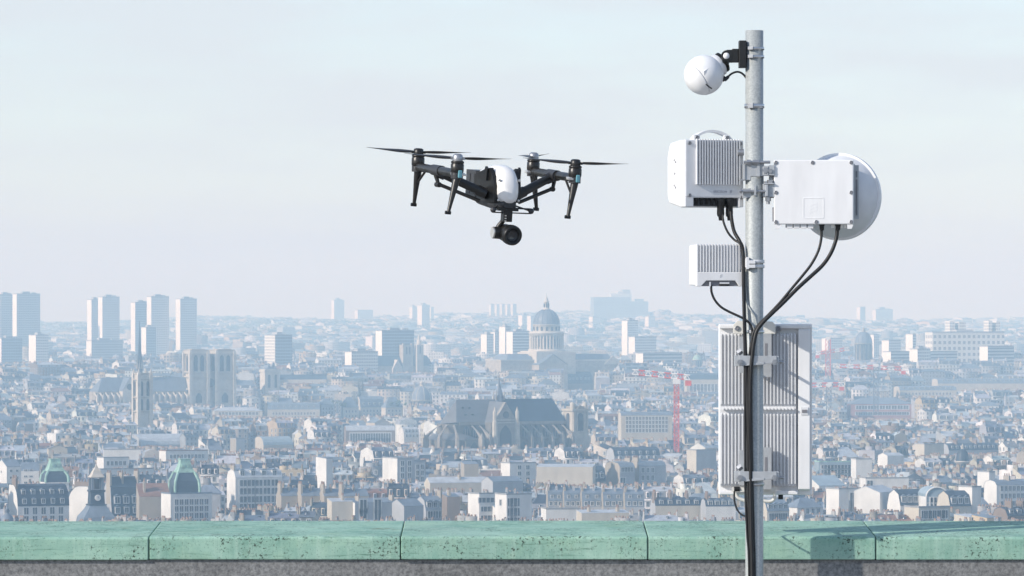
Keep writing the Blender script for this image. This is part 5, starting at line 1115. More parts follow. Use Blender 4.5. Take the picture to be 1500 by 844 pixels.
FM = {'grid': fac_mat('tower_grid_facade', (.60, .575, .545)), 'white': fac_mat('white_block_facade', (.78, .755, .70)), 'glass': fac_mat('glass_curtain_facade', (.40, .43, .46), 3, 3.3, .1, .85, .06, .94), 'grey': fac_mat('grey_concrete_facade', (.46, .455, .45)), 'band': fac_mat('banded_facade', (.68, .66, .62), 30, 3.2, .3, .75, -1, 2), 'big': fac_mat('gridded_hospital_facade', (.76, .735, .68), 5.4, 6.2, .22, .74, .22, .76)}
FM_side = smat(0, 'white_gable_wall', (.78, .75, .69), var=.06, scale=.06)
def slab(label, x0, xs, x1, ytop, ybot, D, fac='grid', side=None, yaw=30, dmin=14, name='tower_block', cat='tower block', cap=True, group=None, kp=True):
    if ybot < 492 and ytop < 490:          # stands on the far slope where its foot shows
        for D in range(6200, 11000, 50):
            if HOR+(EYE-gz((xs-750)/F*D, D))*F/D < ybot+2: break
    L = LM(name, label, cat, xs, D, yaw, group); m_ = L.m; Z = L.Z
    w = (x1-xs)*m_/math.cos(R(yaw)); d = max(dmin, (xs-x0)*m_/math.sin(R(yaw))); z = Z(ytop)
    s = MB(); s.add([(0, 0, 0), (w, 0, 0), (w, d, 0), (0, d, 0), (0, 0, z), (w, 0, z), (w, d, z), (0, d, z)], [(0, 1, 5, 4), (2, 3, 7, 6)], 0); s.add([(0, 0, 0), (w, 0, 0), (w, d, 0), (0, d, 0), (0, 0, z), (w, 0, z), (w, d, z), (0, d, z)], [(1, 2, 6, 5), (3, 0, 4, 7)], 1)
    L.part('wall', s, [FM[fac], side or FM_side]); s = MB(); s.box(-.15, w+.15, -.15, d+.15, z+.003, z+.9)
    r_ = L.part('roof', s, MR['grey flat'])
    if cap:
        s = MB(); s.box(w*.3, w*.62, d*.3, d*.75, z+.9, z+.9+max(2.5, 3*m_)); L.part('plant_room', s, FM['grey'], r_)
        s = MB(); s.box(w*.72, w*.9, d*.4, d*.65, z+.9, z+2.6); L.part('stair_head', s, FM['white'], r_)
    if kp: keep(x0, x1, ytop, ybot, D)
    return L
G1 = 'tower blocks on the left skyline'
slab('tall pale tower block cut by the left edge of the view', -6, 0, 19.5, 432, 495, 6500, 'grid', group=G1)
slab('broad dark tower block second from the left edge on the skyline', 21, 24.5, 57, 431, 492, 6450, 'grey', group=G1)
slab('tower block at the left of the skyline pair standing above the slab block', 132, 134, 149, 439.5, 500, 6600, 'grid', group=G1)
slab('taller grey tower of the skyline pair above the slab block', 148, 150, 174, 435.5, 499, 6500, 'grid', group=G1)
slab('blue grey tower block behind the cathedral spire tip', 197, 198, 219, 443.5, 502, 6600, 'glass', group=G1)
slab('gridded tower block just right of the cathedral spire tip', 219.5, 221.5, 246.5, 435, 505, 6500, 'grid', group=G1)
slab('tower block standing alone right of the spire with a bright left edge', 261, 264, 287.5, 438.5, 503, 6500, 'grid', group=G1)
slab('pale low block at the left edge under the dark tower', -8, 2, 31, 496, 533, 5600, 'glass')
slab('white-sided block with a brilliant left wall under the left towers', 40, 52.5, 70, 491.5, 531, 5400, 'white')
slab('long grey slab block under the skyline tower pair', 125, 134, 178, 499.5, 518, 5700, 'grey', name='slab_block', cat='building')
slab('slim grey block in front of the gridded tower right of the spire', 211, 214, 228, 480, 512, 6000, 'glass')
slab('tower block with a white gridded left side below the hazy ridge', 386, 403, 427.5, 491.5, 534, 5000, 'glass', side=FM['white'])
slab('broad white office block left of the dark-roofed church', 513, 515, 553, 516, 534, 4700, 'white', name='slab_block', cat='building')
slab('large slab block with bright left edge and dark glazed front', 552.5, 559.5, 606, 485, 523, 5000, 'glass', name='slab_block', cat='building')
slab('slender tower with glowing left side rising above the far ridge', 611, 618, 629.5, 447.5, 481, 6800, 'grid')
slab('short white tower left of the slender ridge tower', 600, 604, 611.5, 450, 467, 7000, 'white')
slab('white tower right of the slender ridge tower', 629, 631, 635.5, 450.5, 470, 7000, 'white', cap=False)
for i, (a, b, c) in enumerate(((716.5, 719, 724), (725, 727.5, 731.5), (732.5, 735, 739.5), (740.5, 743, 747.5), (748.5, 751, 756.5))):
    slab(['westmost', 'second', 'middle', 'fourth', 'last'][i]+' of five thin pale towers in a row left of the dome', a, b, c, 445.8+.6*(i % 2), 463, 8200, 'grid', group='five thin towers on the ridge', cap=False, yaw=35, dmin=6)
slab('hazy block with bright left edge on the ridge above the slab block', 488, 489.5, 504, 440, 458, 8600, 'grid')
slab('low white block on the ridge left of the slender tower', 519, 524, 546, 454.5, 462, 8800, 'white', cap=False)
slab('white apartment tower touching the dome on its left', 759, 765, 778, 462, 484, 6200, 'white')
slab('narrow tower half hidden by the dome', 776.5, 777.5, 784, 463, 490, 6400, 'grid', cap=False)
slab('banded office block directly left of the column ring', 748.5, 751, 777, 486.5, 517, 5200, 'band')
slab('white-edged block left of the banded office block', 734, 740, 748, 479, 514, 5500, 'grid')
slab('cluster tower with pale sides left of the domed church', 709, 713, 723, 490, 510, 5600, 'white')
slab('grey block between the pale tower and the white-edged block', 722, 725, 735, 487, 510, 5800, 'grid')
# the hazy stepped hospital block on the skyline
L = LM('stepped_hospital_block', 'wide hazy blue stepped block on the skyline right of the dome', 'building', 870, 10300, 10); X, Z = L.X, L.Z
for nm, (a, b, zt, y0, y1, mt) in {'wall': (870, 916, 435.5, 0, 40, 'glass')}.items():
    s = MB(); s.box(X(870), X(950), 0, 40, 0, Z(441.5)); s.box(X(870), X(924), 3, 38, Z(441.5), Z(435.3)); L.part('wall', s, FM['glass'])
for nm, a, b, zt, mt in (('upper_storey', 896, 926, 430, 'white'), ('rooftop_tower', 913, 924.5, 424.3, 'grey'), ('side_wing', 934, 944, 438, 'glass'), ('rooftop_tower', 906, 915, 427, 'white')):
    s = MB(); s.box(X(a), X(b), 6 if nm != 'upper_storey' else 5, 30, Z(442), Z(zt)); L.part(nm, s, FM[mt])
keep(869, 951, 425, 463, 10300)
slab('small white flat block under the stepped skyline block', 905, 906, 924, 459, 464, 7000, 'white', cap=False, name='slab_block', cat='building')
slab('white tower right below the stepped skyline block', 863, 868, 880, 464, 481, 6600, 'white', cap=False)
slab('pale tower with bright side in the haze right of the dome', 914, 919, 935, 470, 500, 6200, 'white')
slab('pair tower with white left side far right of the dome', 945, 950, 960, 464, 480, 6700, 'white', cap=False)
slab('long white sawtooth block halfway right of the domed church', 926, 930, 962, 494, 508, 5500, 'white', name='slab_block', cat='building', cap=False)
slab('long white terrace block left of the finned antenna panel', 938, 942, 1000, 518, 531, 4700, 'band', name='slab_block', cat='building', cap=False)
slab('white palace-like block on the far skyline right of the panel', 1281, 1283, 1309, 453.5, 468, 8300, 'white')
slab('hazy tower left of the white skyline block', 1258, 1260, 1268, 450, 468, 9000, 'glass', cap=False)
slab('grey pair of low towers hazed beside the panel edge', 1209, 1213, 1235, 496, 513, 5900, 'white', cap=False)
slab('white tower touching the tall church dome on its right', 1276, 1280, 1288, 491, 520, 5600, 'white', cap=False)
slab('peach low block right of the tall church dome', 1299, 1302, 1320, 499, 511, 5400, 'white', cap=False, name='slab_block', cat='building')
slab('slim banded tower between the peach block and the gridded block', 1334, 1337, 1342, 490, 512, 5500, 'band', cap=False)
# big gridded block with towers
L = LM('gridded_hospital', 'huge long white block with a grid of windows at the right', 'building', 1366, 5000, 14); X, Z = L.X, L.Z
s = MB(); s.box(X(1366), X(1474), 0, 24, 0, Z(487)); L.part('wall', s, FM['big']); s = MB(); s.box(X(1365.6), X(1474.4), -.4, 24.4, Z(487)+.004, Z(486)); L.part('roof', s, MR['grey flat'])
for a, b, zt in ((1404.5, 1412, 470.5), (1418, 1428, 471.5), (1463, 1468.5, 470), (1474.6, 1480, 470.5)):
    s = MB(); s.box(X(a), X(b), 26, 42, 0, Z(zt)); L.part('rear_tower', s, FM['white'])
s = MB(); s.box(X(1404), X(1428), 4, 20, Z(486), Z(483)); L.part('plant_room', s, FM['grey'])
keep(1365, 1482, 470, 521, 5000)
slab('low white flat-roofed hall in front of the gridded block', 1444, 1447, 1488, 508, 522, 4700, 'band', cap=False, name='slab_block', cat='building')
slab('white block at the near end of the long terrace below the gridded block', 1338, 1344, 1364, 512, 527, 4700, 'white', name='slab_block', cat='building')
slab('long white terrace block between the tall dome and the gridded block', 1302, 1305, 1408, 516, 525, 4800, 'band', name='slab_block', cat='building', cap=False)

# ------------------------------------------------------------------ built houses of the nearer city
wf = MB(); wf.box(-.75, .75, -.10, .02, -1.1, 1.1, 0); wf.add([(-.55, -.115, -.9), (.55, -.115, -.9), (.55, -.115, .9), (-.55, -.115, .9)], [(0, 1, 2, 3)], 1); wf.box(-.05, .05, -.14, -.116, -.9, .9, 0)
WIN = wf.mesh('window', [MC_frame, MC_win])
dq = MB(); dq.box(-.8, .8, -.1, 1.7, -.9, 1.0, 0); dq.add([(-.55, -.12, -.7), (.55, -.12, -.7), (.55, -.12, .75), (-.55, -.12, .75)], [(0, 1, 2, 3)], 1); dq.prism([(-1, 1.003), (1, 1.003), (0, 1.5)], -.2, 1.7, 2); dq.box(-.04, .04, -.15, -.121, -.7, .75, 0)
DORM = dq.mesh('dormer', [MC_frame, MC_win, MR['grey zinc']])
def chim(L, x, y, z0, z1, ln=3.5, mat=None, par=None):
    s = MB(); s.box(x-.35, x+.35, y-ln/2, y+ln/2, z0, z1); c = L.part('chimney_stack', s, mat or MW['beige'], par)
    for k in range(max(2, int(ln/1.1))):
        yy = y-ln/2+.5+k*(ln-1)/max(1, int(ln/1.1)-1); p = inst('chimney_pot', POT, c, (x, yy, z1))
pt = MB(); pt.lathe([(.24, 0), (.19, .9)], 7); POT = pt.mesh('chimney_pot', [MC_pot])
def house(label, x0, xs, x1, ytop, ye, ybot, roof='mansard', wall='white', rc='grey zinc', wins=(), swins=(), dorm=(), chims=(), yaw=26, H=27, D=None, d=None, name='apartment_building', cat='building', side=None):
    """x0..xs: left flank, xs..x1: front; ytop/ye: rows of the ridge and the eaves; wins: (row, count, width, height[, f0, f1])"""
    if ybot < 668: H = min(H, 18)              # the mid-city ones stand no taller than their neighbours
    D = D or solve_D(ytop, H, (x0+x1)/2); L = LM(name, label, cat, xs, D, yaw); m_ = L.m; Z = L.Z
    w = (x1-xs)*m_/math.cos(R(yaw)); d = d or min(30, max(9, (xs-x0)*m_/math.sin(R(yaw)))); ze, zt = Z(ye), Z(ytop)
    wm_ = MW[wall] if wall in MW else wall; sm_ = MW[side] if side in MW else (side or wm_); rm_ = MR[rc]; r = zt-ze
    s = MB()
    def pr(poly, roofs):     # profile along y; side walls polygon
        n = len(poly); s.add([(0, y, z) for y, z in poly], [tuple(range(n-1, -1, -1))], 1); s.add([(w, y, z) for y, z in poly], [tuple(range(n))], 0)
    if roof in ('mansard', 'gable', 'shed', 'curve', 'vault', 'curveback'):
        prof = {'mansard': [(0, ze), (min(1.8, d*.15), ze+r*.72), (d*.5, zt), (d-min(1.8, d*.15), ze+r*.72), (d, ze)], 'gable': [(0, ze), (d/2, zt), (d, ze)], 'shed': [(0, ze), (d, zt), (d, ze)],
                'curve': [(0, ze), (.35, ze+r*.35), (1.3, ze+r*.68), (3.0, ze+r*.93), (4.6, zt), (d-1, zt), (d, ze)], 'curveback': [(0, ze), (.6, zt), (d-4.6, zt), (d-3.0, ze+r*.93), (d-1.3, ze+r*.68), (d-.35, ze+r*.35), (d, ze)], 'vault': [(d/2-d/2*math.cos(t), ze+r*math.sin(t)) for t in [k*math.pi/10 for k in range(11)]]}[roof]
        s.box(0, w, 0, d, 0, ze, 0); s.f[-6:-4] = []; s.m[-6:-4] = []; s.sm[-6:-4] = []
        s.m[-1] = 1; pr(prof, None); rf = MB(); nn = len(prof)
        for k in range(nn-1):
            (ya, za), (yb, zb) = prof[k], prof[k+1]
            if abs(za-zb) < 1e-6 and abs(ya-yb) < 1e-6: continue
            nrm = Vector((0, -(zb-za), (yb-ya))).normalized()*.12
            rf.add([(-.05, ya, za), (w+.05, ya, za), (w+.05, yb, zb), (-.05, yb, zb), (-.05, ya+nrm.y, za+nrm.z), (w+.05, ya+nrm.y, za+nrm.z), (w+.05, yb+nrm.y, zb+nrm.z), (-.05, yb+nrm.y, zb+nrm.z)], [(4, 5, 6, 7), (0, 1, 5, 4), (2, 3, 7, 6), (0, 4, 7, 3), (1, 2, 6, 5)])
        L.part('wall', s, [wm_, sm_]); R_ = L.part('roof', rf, rm_)
        if w > 9 and roof in ('mansard', 'gable', 'shed'):
            for k in range(1, int(w/1.1)):          # standing seams of the metal roof
                pass
    elif roof == 'hip':
        s.box(0, w, 0, d, 0, ze, 0); s.m[-1] = 1; L.part('wall', s, [wm_, sm_]); rf = MB(); i_ = min(d/2, w*.35)
        rf.add([(-.3, -.3, ze+.01), (w+.3, -.3, ze+.01), (w+.3, d+.3, ze+.01), (-.3, d+.3, ze+.01), (i_, d/2, zt), (w-i_, d/2, zt)], [(0, 1, 5, 4), (2, 3, 4, 5), (3, 0, 4), (1, 2, 5), (3, 2, 1, 0)]); R_ = L.part('roof', rf, rm_)
    else:
        s.box(0, w, 0, d, 0, zt, 0); s.m[-1] = 1; L.part('wall', s, [wm_, sm_]); rf = MB(); rf.box(.3, w-.3, .3, d-.3, zt-.6, zt+.02); rf.box(-.1, w+.1, -.1, .28, zt+.003, zt+.5); rf.box(-.1, .28, .285, d+.1, zt+.003, zt+.5); R_ = L.part('roof', rf, rm_); ze = zt
    if len(wins):                              # the storeys go on below
        rows_ = [it[0] for it in wins]; st = (rows_[-1]-rows_[-2]) if len(rows_) > 1 else 3.3/m_; wins = list(wins); it = wins[-1]
        for k in range(1, 5):
            if rows_[-1]+st*k < min(768, ybot+10) and Z(rows_[-1]+st*k) > 2: wins.append((rows_[-1]+st*k,)+tuple(it[1:]))
    for it in wins:
        py, n_, ww, hh = it[:4]; f0, f1 = it[4:6] if len(it) > 4 else (.08, .92)
        for k in range(n_):
            xx = w*(f0+(f1-f0)*(k+.5)/n_); inst('window', WIN, L.o, (xx, -.01, Z(py)), (0, 0, 0), (ww/1.1, 1, hh/1.8))
    for it in swins:
        py, n_, ww, hh = it[:4]; f0, f1 = it[4:6] if len(it) > 4 else (.1, .9)
        for k in range(n_): inst('window', WIN, L.o, (-.01, d*(1-(f0+(f1-f0)*(k+.5)/n_)), Z(py)), (0, 0, R(-90)), (ww/1.1, 1, hh/1.8))
    for it in dorm:
        py, n_, sc = it[:3]; f0, f1 = it[3:5] if len(it) > 3 else (.04, .96)
        t = (Z(py)-ze)/max(.1, r); yy = {'mansard': min(1.8, d*.15)*min(1, t/.72), 'curve': .35+max(0, t-.3)*2.6, 'gable': d/2*t*.9, 'hip': d/2*t*.9, 'shed': d*t*.9, 'vault': d*.1}.get(roof, 0)
        for k in range(n_): inst('dormer', DORM, R_, (w*(f0+(f1-f0)*(k+.5)/n_), yy-.35*sc, Z(py)), (0, 0, 0), (sc,)*3)
    for it in chims:
        f, hh = it[:2]; ln = it[2] if len(it) > 2 else 3.5; mt = MW[it[3]] if len(it) > 3 else None; chim(L, min(w-.3, max(.3, w*f)), d*.42, ze+r*.3, zt+hh, min(ln, d*.7), mt, R_)
    keep(x0, x1, ytop, ybot, D, 1.0); o = L.o; c_, s_ = math.cos(R(yaw)), math.sin(R(yaw))
    for k in range(max(1, int(w/(d+2)+.5))):
        f = w*(k+.5)/max(1, int(w/(d+2)+.5)); FOOT.append((o.location.x+f*c_-d/2*s_, o.location.y+f*s_+d/2*c_, d/2+1.5))
    L.w, L.d, L.ze, L.zt, L.R = w, d, ze, zt, R_; return L

MS_red = smat(0, 'rust_red_girders', (.40, .21, .19), var=.25, scale=.15)
# row against the parapet, left to right
house('white apartment building with a slate mansard, two dormer rows and white curved gable ends', 8, 26, 98, 711, 742, 764, 'curve', 'white', 'dark slate', wins=((749, 5, 1.5, 2.2), (761, 5, 1.5, 2.0)), dorm=((722, 5, .95), (735, 5, .95)), chims=((.02, 2.4, 4, 'brown'),), H=30)
house('plain white curved gable-end building left of the clock tower', 97, 131, 136, 713, 742, 764, 'curveback', 'white', 'grey zinc', chims=((.5, 1.6, 6, 'brown'),), H=29, yaw=58)
house('tall white gable-walled building at the left edge behind the slate mansard', -10, 10, 30, 674, 684, 708, 'gable', 'white', 'grey zinc', wins=((690, 2, 1, .9), (700, 2, 1, .9)), swins=((692, 1, 1, .9),), H=30)
house('white angled-roof building with four small windows under the left green cupola', 28, 31, 57, 678, 690, 706, 'gable', 'white', 'grey zinc', wins=((689, 2, 1.3, .7, .1, .7), (698, 2, 1.3, .7, .1, .7)), H=28, yaw=8)
house('dark slate roof block with tall pale dormers right of the clock tower', 158, 164, 205, 699, 756, 763, 'mansard', 'pale grey', 'dark slate', dorm=((733, 3, 1.5), (748, 3, 1.3)), chims=((.02, 1.5, 4), (.45, 1.5, 3), (.98, 2, 4)), H=29)
house('beige trapezoid party wall building with a brick patch right of the dark dormers', 196, 204, 249, 710, 728, 764, 'shed', 'beige', 'red tiled', chims=((.2, 1, 3),), H=28, yaw=10)
house('white facade with balconies under the right green cupola', 244, 250, 309, 724, 730, 764, 'flat', 'white', 'grey zinc', wins=((736, 7, 1.3, 1.9), (746, 7, 1.3, 1.9), (756, 7, 1.3, 1.9)), H=25)
house('white stepped modern building with broad glazed windows near the parapet', 333, 345, 412, 688, 700, 748, 'mansard', 'white', 'pale zinc', wins=((708, 5, 2.8, 2.4), (720, 5, 2.8, 2.4), (732, 5, 2.8, 2.4), (743, 5, 2.8, 2.4)), dorm=((694, 4, 1.3),), chims=((.02, 1.5, 4), (.7, 1.5, 3)), H=28)
house('cream blank party wall building with white strip against the parapet', 478, 486, 517, 732, 735, 764, 'shed', 'cream', 'pale zinc', H=26, yaw=12, chims=((.6, 1.2, 3),))
house('pale building with two dark arched openings against the parapet', 515, 520, 590, 732, 737, 764, 'shed', 'pale grey', 'grey zinc', wins=((742, 2, 2.2, 4.2, .02, .62),), H=26, side='white', chims=((.15, 1, 3), (.85, 1.2, 3)))
house('grey blank gable building leaning on the arched pale building', 588, 592, 620, 732, 742, 764, 'gable', 'pale grey', 'grey zinc', H=26, yaw=35)
house('blue-grey roofed house with glazed bay below the white blocky building', 618, 624, 652, 728, 748, 764, 'mansard', 'pale grey', 'grey zinc', wins=((754, 3, 1.6, 2.2),), dorm=((740, 3, 1.1),), H=26, chims=((.98, 2, 3),))
house('brown blank wall building near the parapet left of the banded windows', 650, 655, 674, 725, 728, 764, 'shed', 'brown', 'grey zinc', H=27, yaw=12, chims=((.3, 1.4, 3),))
house('white modern building with two dark window bands near the parapet', 694, 702, 742, 724, 727, 764, 'flat', 'white', 'grey flat', wins=((733, 4, 2.1, 1.6, .02, .62), (746, 6, 1.7, 1.6)), H=26)
house('white block with a large square window right of the banded building', 738, 742, 779, 725, 728, 764, 'flat', 'white', 'grey flat', wins=((736, 3, 1.6, 2.6, .05, .5),), swins=((737, 1, 1.5, 2),), H=26.2)
house('lean-to glass roofed studio against the parapet', 736, 740, 776, 742, 757, 764, 'shed', 'white', 'glass', wins=((761, 9, .7, 1.2),), H=22, d=10)
for i, (a, b, c) in enumerate(((800, 803, 825), (824, 827, 851), (850, 853, 882), (881, 884, 914), (913, 916, 944))):
    house(['first', 'second', 'middle', 'fourth', 'last'][i]+' house of the zinc-roofed terrace with dormers behind the low white walls', a, b, c, 715.5+.7*i, 741+.4*i, 752, 'mansard', 'pale grey', 'grey zinc', dorm=((728, 2, .7), (738, 3, .9)), chims=((.04, .5, 2.6, 'beige'), (.62, .7, 2.0, 'pale grey')), H=26, yaw=4, side='beige', d=10)
house('low white wall building with pale panels at the parapet', 795, 800, 850, 746, 749, 766, 'flat', 'white', 'grey flat', H=24, yaw=10, chims=((.5, .8, 2),))
house('long low cream building at the parapet below the zinc terrace', 848, 852, 922, 749, 752, 766, 'shed', 'cream', 'pale zinc', H=24, yaw=10, chims=((.2, 1, 3), (.8, 1, 3)))
house('slate-roofed long house with red chimneys left of the antenna panel', 955, 960, 1030, 730, 741, 757, 'mansard', 'cream', 'dark slate', dorm=((737, 5, .9),), chims=((.02, 1.8, 4, 'brown'), (.35, 1.8, 4, 'brown'), (.7, 1.5, 4, 'brown')), H=26, yaw=9, side='pale grey')
house('slate roof with pale dormers just left of the antenna panel foot', 1029, 1034, 1078, 731, 742, 760, 'mansard', 'white', 'dark slate', dorm=((738, 4, 1.0),), chims=((.1, 1.5, 4, 'brown'), (.98, 1.8, 4)), H=26, yaw=9, side='pale grey')
house('cream mansard house with zinc dormers under the antenna panel', 1118, 1124, 1157, 733, 749, 768, 'mansard', 'cream', 'grey zinc', wins=((757, 5, 1.2, 2.0),), dorm=((743, 4, .9),), H=27)
house('white house with a blue-grey hip roof below the panel right edge', 1158, 1168, 1207, 730, 744, 757, 'hip', 'white', 'grey zinc', wins=((749, 4, 1.0, 1.6),), H=25)
house('stepped white building with a slanting flank right of the panel', 1219, 1229, 1258, 717, 721, 752, 'flat', 'white', 'grey flat', wins=((735, 1, 2.2, 6, .5, .95),), H=27)
house('second white stepped building joined to the slanting flank', 1252, 1256, 1290, 720, 724, 750, 'flat', 'white', 'grey flat', wins=((733, 2, 1.2, 1.4),), H=26)
house('white pointed-gable house among stepped white walls', 1286, 1289, 1318, 713, 722, 748, 'gable', 'white', 'pale zinc', H=28, yaw=62, d=11)
house('slate mansard building left of the glazed pavilion', 1315, 1319, 1358, 718, 741, 750, 'mansard', 'white', 'dark slate', dorm=((732, 4, 1.2),), H=27)
house('white facade under the glazed pavilion with tall windows', 1340, 1346, 1394, 744, 747, 766, 'flat', 'cream', 'grey flat', wins=((754, 6, 1.4, 2.4),), H=22, D=1500)
house('slate mansard building right of the glazed pavilion', 1389, 1392, 1424, 720, 742, 752, 'mansard', 'cream', 'dark slate', dorm=((734, 3, 1.2),), H=27)
house('slim white slab facade right of the glazed pavilion', 1421, 1424, 1438, 714, 716, 748, 'flat', 'white', 'grey flat', H=28)
house('cream house with two square windows at the parapet far right', 1414, 1420, 1444, 755, 758, 768, 'shed', 'cream', 'pale zinc', wins=((763, 2, 1.6, 1.8),), H=24)
house('yellow-walled house at the parapet right of the cream one', 1440, 1446, 1468, 756, 759, 768, 'shed', 'ochre', 'grey zinc', wins=((763, 1, 1.6, 1.8, .5, .9),), H=24)
house('long white facade with two rows of windows at the right edge', 1454, 1460, 1520, 704, 711, 745, 'mansard', 'white', 'grey zinc', wins=((716, 8, 1.1, 1.8), (727, 8, 1.1, 1.8), (738, 8, 1.1, 1.8)), chims=((.4, 1.6, 4),), H=27)
house('bright white corner block above the long white facade at right', 1440, 1449, 1458, 692, 695, 716, 'flat', 'white', 'grey flat', H=27)
house('dark brick house with chimneys at the right edge of the parapet', 1470, 1476, 1515, 744, 756, 768, 'mansard', 'brown', 'dark slate', dorm=((751, 3, .9),), chims=((.3, 2, 4, 'brown'), (.75, 2, 4, 'brown')), H=25)
# second band
house('white building with small windows adjoining the cream blank wall', 744, 747, 785, 679, 682, 706, 'flat', 'white', 'grey flat', wins=((685, 2, 1.5, 1.6, .2, .85), (694, 2, 1.5, 1.6, .2, .85)), H=27)
house('long cream blank party wall building with a curved roof end', 783, 786, 868, 681, 684, 712, 'shed', 'cream', 'pale zinc', H=27, yaw=-7, d=11)
house('slate roofed building tucked behind the curved cream wall', 864, 868, 888, 683, 706, 714, 'mansard', 'beige', 'dark slate', H=26, dorm=((697, 2, 1.2),))
house('large beige building with blank party walls right of the cream wall', 887, 908, 930, 677, 684, 713, 'mansard', 'pale grey', 'grey zinc', wins=((688, 4, 1.3, 1.9), (704, 1, 2.2, 2.4, .0, .4)), side='beige', chims=((.98, 1.5, 5, 'beige'),), H=27)
house('grey gable building with slanting right wall joined to the beige one', 929, 936, 976, 676, 683, 712, 'mansard', 'pale grey', 'grey zinc', wins=((689, 3, 1.3, 2.0, .05, .6),), side='beige', chims=((.02, 1.6, 5, 'beige'),), H=27)
house('long slate mansard with rooflights behind the beige party walls', 893, 900, 968, 656, 668, 678, 'mansard', 'pale grey', 'dark slate', dorm=((664, 6, .9), (671, 6, 1.0)), H=27)
house('grey square block with flat roof left of the antenna panel', 1009, 1020, 1050, 660, 663, 690, 'flat', 'pale grey', 'grey flat', H=30, side='cream')
house('white blocky corner building with a bright left wall in mid city', 559, 582, 607, 672, 675, 708, 'flat', 'pale grey', 'grey flat', wins=((679, 2, 1.5, 2), (688, 2, 1.5, 2), (697, 2, 1.5, 2)), side='white', H=30)
house('grey building with stacked windows right of the blocky corner building', 604, 607, 623, 676, 680, 706, 'flat', 'pale grey', 'grey zinc', wins=((684, 2, 1.3, 2), (693, 2, 1.3, 2)), H=28)
house('beige blank wall with sloping shoulder left of the cream gabled row', 676, 680, 701, 677, 680, 703, 'shed', 'beige', 'grey zinc', H=28, yaw=10)
house('long low cream building with a small gable above the banded windows', 624, 630, 722, 700, 708, 722, 'gable', 'cream', 'pale zinc', H=25, yaw=16, chims=((.5, 1, 3),))
house('grey sheet-metal shed beside the long low cream building', 716, 722, 766, 699, 706, 722, 'gable', 'pale grey', 'grey zinc', H=26, yaw=30)
house('bright white tall chimney gable in mid city', 472, 478, 487, 670, 672, 697, 'shed', 'white', 'grey zinc', H=33, yaw=30)
for i, (a, b, c) in enumerate(((408, 412, 440), (439, 442, 473), (472, 475, 500), (499, 502, 540))):
    house(['first', 'second', 'third', 'fourth'][i]+' zinc roof of the long terrace divided by chimney walls left of centre', a, b, c, 716+.5*i, 727, 734, 'gable', 'beige', 'grey zinc', chims=((.02, 1.8, 5, 'beige'), (.5, .8, 2)), H=26, yaw=15)
house('stepped white mansard building left of the gothic church', 587, 592, 614, 626, 640, 653, 'mansard', 'white', 'pale zinc', dorm=((632, 4, 1.0), (639, 4, 1.0)), H=29)
house('long white-walled hall with a pale roof beyond the left green cupola', 150, 152, 206, 659, 661, 672, 'flat', 'white', 'grey flat', H=26, yaw=6)
house('white facade with bright panels above the clock tower', 148, 152, 187, 671, 674, 688, 'flat', 'white', 'grey flat', wins=((679, 5, 1.2, 1.9),), H=25)
house('low flat white building with dark vents behind the right green cupola', 143, 147, 222, 688, 690, 697, 'flat', 'white', 'grey flat', H=24)
house('brown-trimmed white building above the right green cupola', 238, 243, 303, 661, 664, 676, 'flat', 'white', 'red tiled', wins=((669, 10, 1.2, 1.8),), H=25)
house('long pale vaulted glass hall in the left middle distance', 203, 206, 290, 637, 652, 658, 'vault', 'pale grey', 'pale zinc', H=24, d=30, name='vaulted_hall')
house('grey blocky building with bright left wall at the far left middle', 336, 346, 358, 643, 646, 664, 'flat', 'pale grey', 'grey flat', side='beige', H=27)
house('white wedge-shaped bright gable at the left middle', 22, 30, 36, 618, 626, 636, 'gable', 'white', 'grey zinc', H=27)
house('brown party wall beside the white wedge gable', 34, 37, 48, 618, 621, 636, 'shed', 'brown', 'grey zinc', H=26)
house('cream cube building bright in the right middle distance', 1350, 1354, 1384, 651, 654, 670, 'flat', 'cream', 'grey flat', H=27)
house('blue-green glazed office with long bands right of the panel', 1196, 1200, 1254, 677, 680, 697, 'flat', MR['glass'], 'copper', wins=((684, 9, 2.2, 1.5), (691, 9, 2.2, 1.5)), H=26, yaw=10)
house('white block end wall right of the blue-green glazed office', 1251, 1254, 1278, 673, 676, 701, 'flat', 'white', 'grey flat', H=28, yaw=10)
house('long low white wall building in the right middle', 1262, 1268, 1332, 701, 704, 718, 'flat', 'white', 'grey flat', H=25, wins=((709, 1, 2.2, 2.6, .0, .2),), yaw=8)
house('sloped glass studio roof right of the antenna panel', 1194, 1200, 1240, 698, 712, 718, 'shed', 'white', 'glass', H=25)
house('long slate mansard row with pale dormers at the far right', 1384, 1390, 1466, 650, 660, 668, 'mansard', 'pale grey', 'dark slate', dorm=((656, 10, .9),), chims=((.2, 1.4, 4, 'brown'), (.6, 1.4, 4, 'brown')), H=25)
house('white house with grey gable among roofs right of the pavilion', 1296, 1300, 1325, 664, 668, 684, 'gable', 'white', 'pale zinc', H=26)
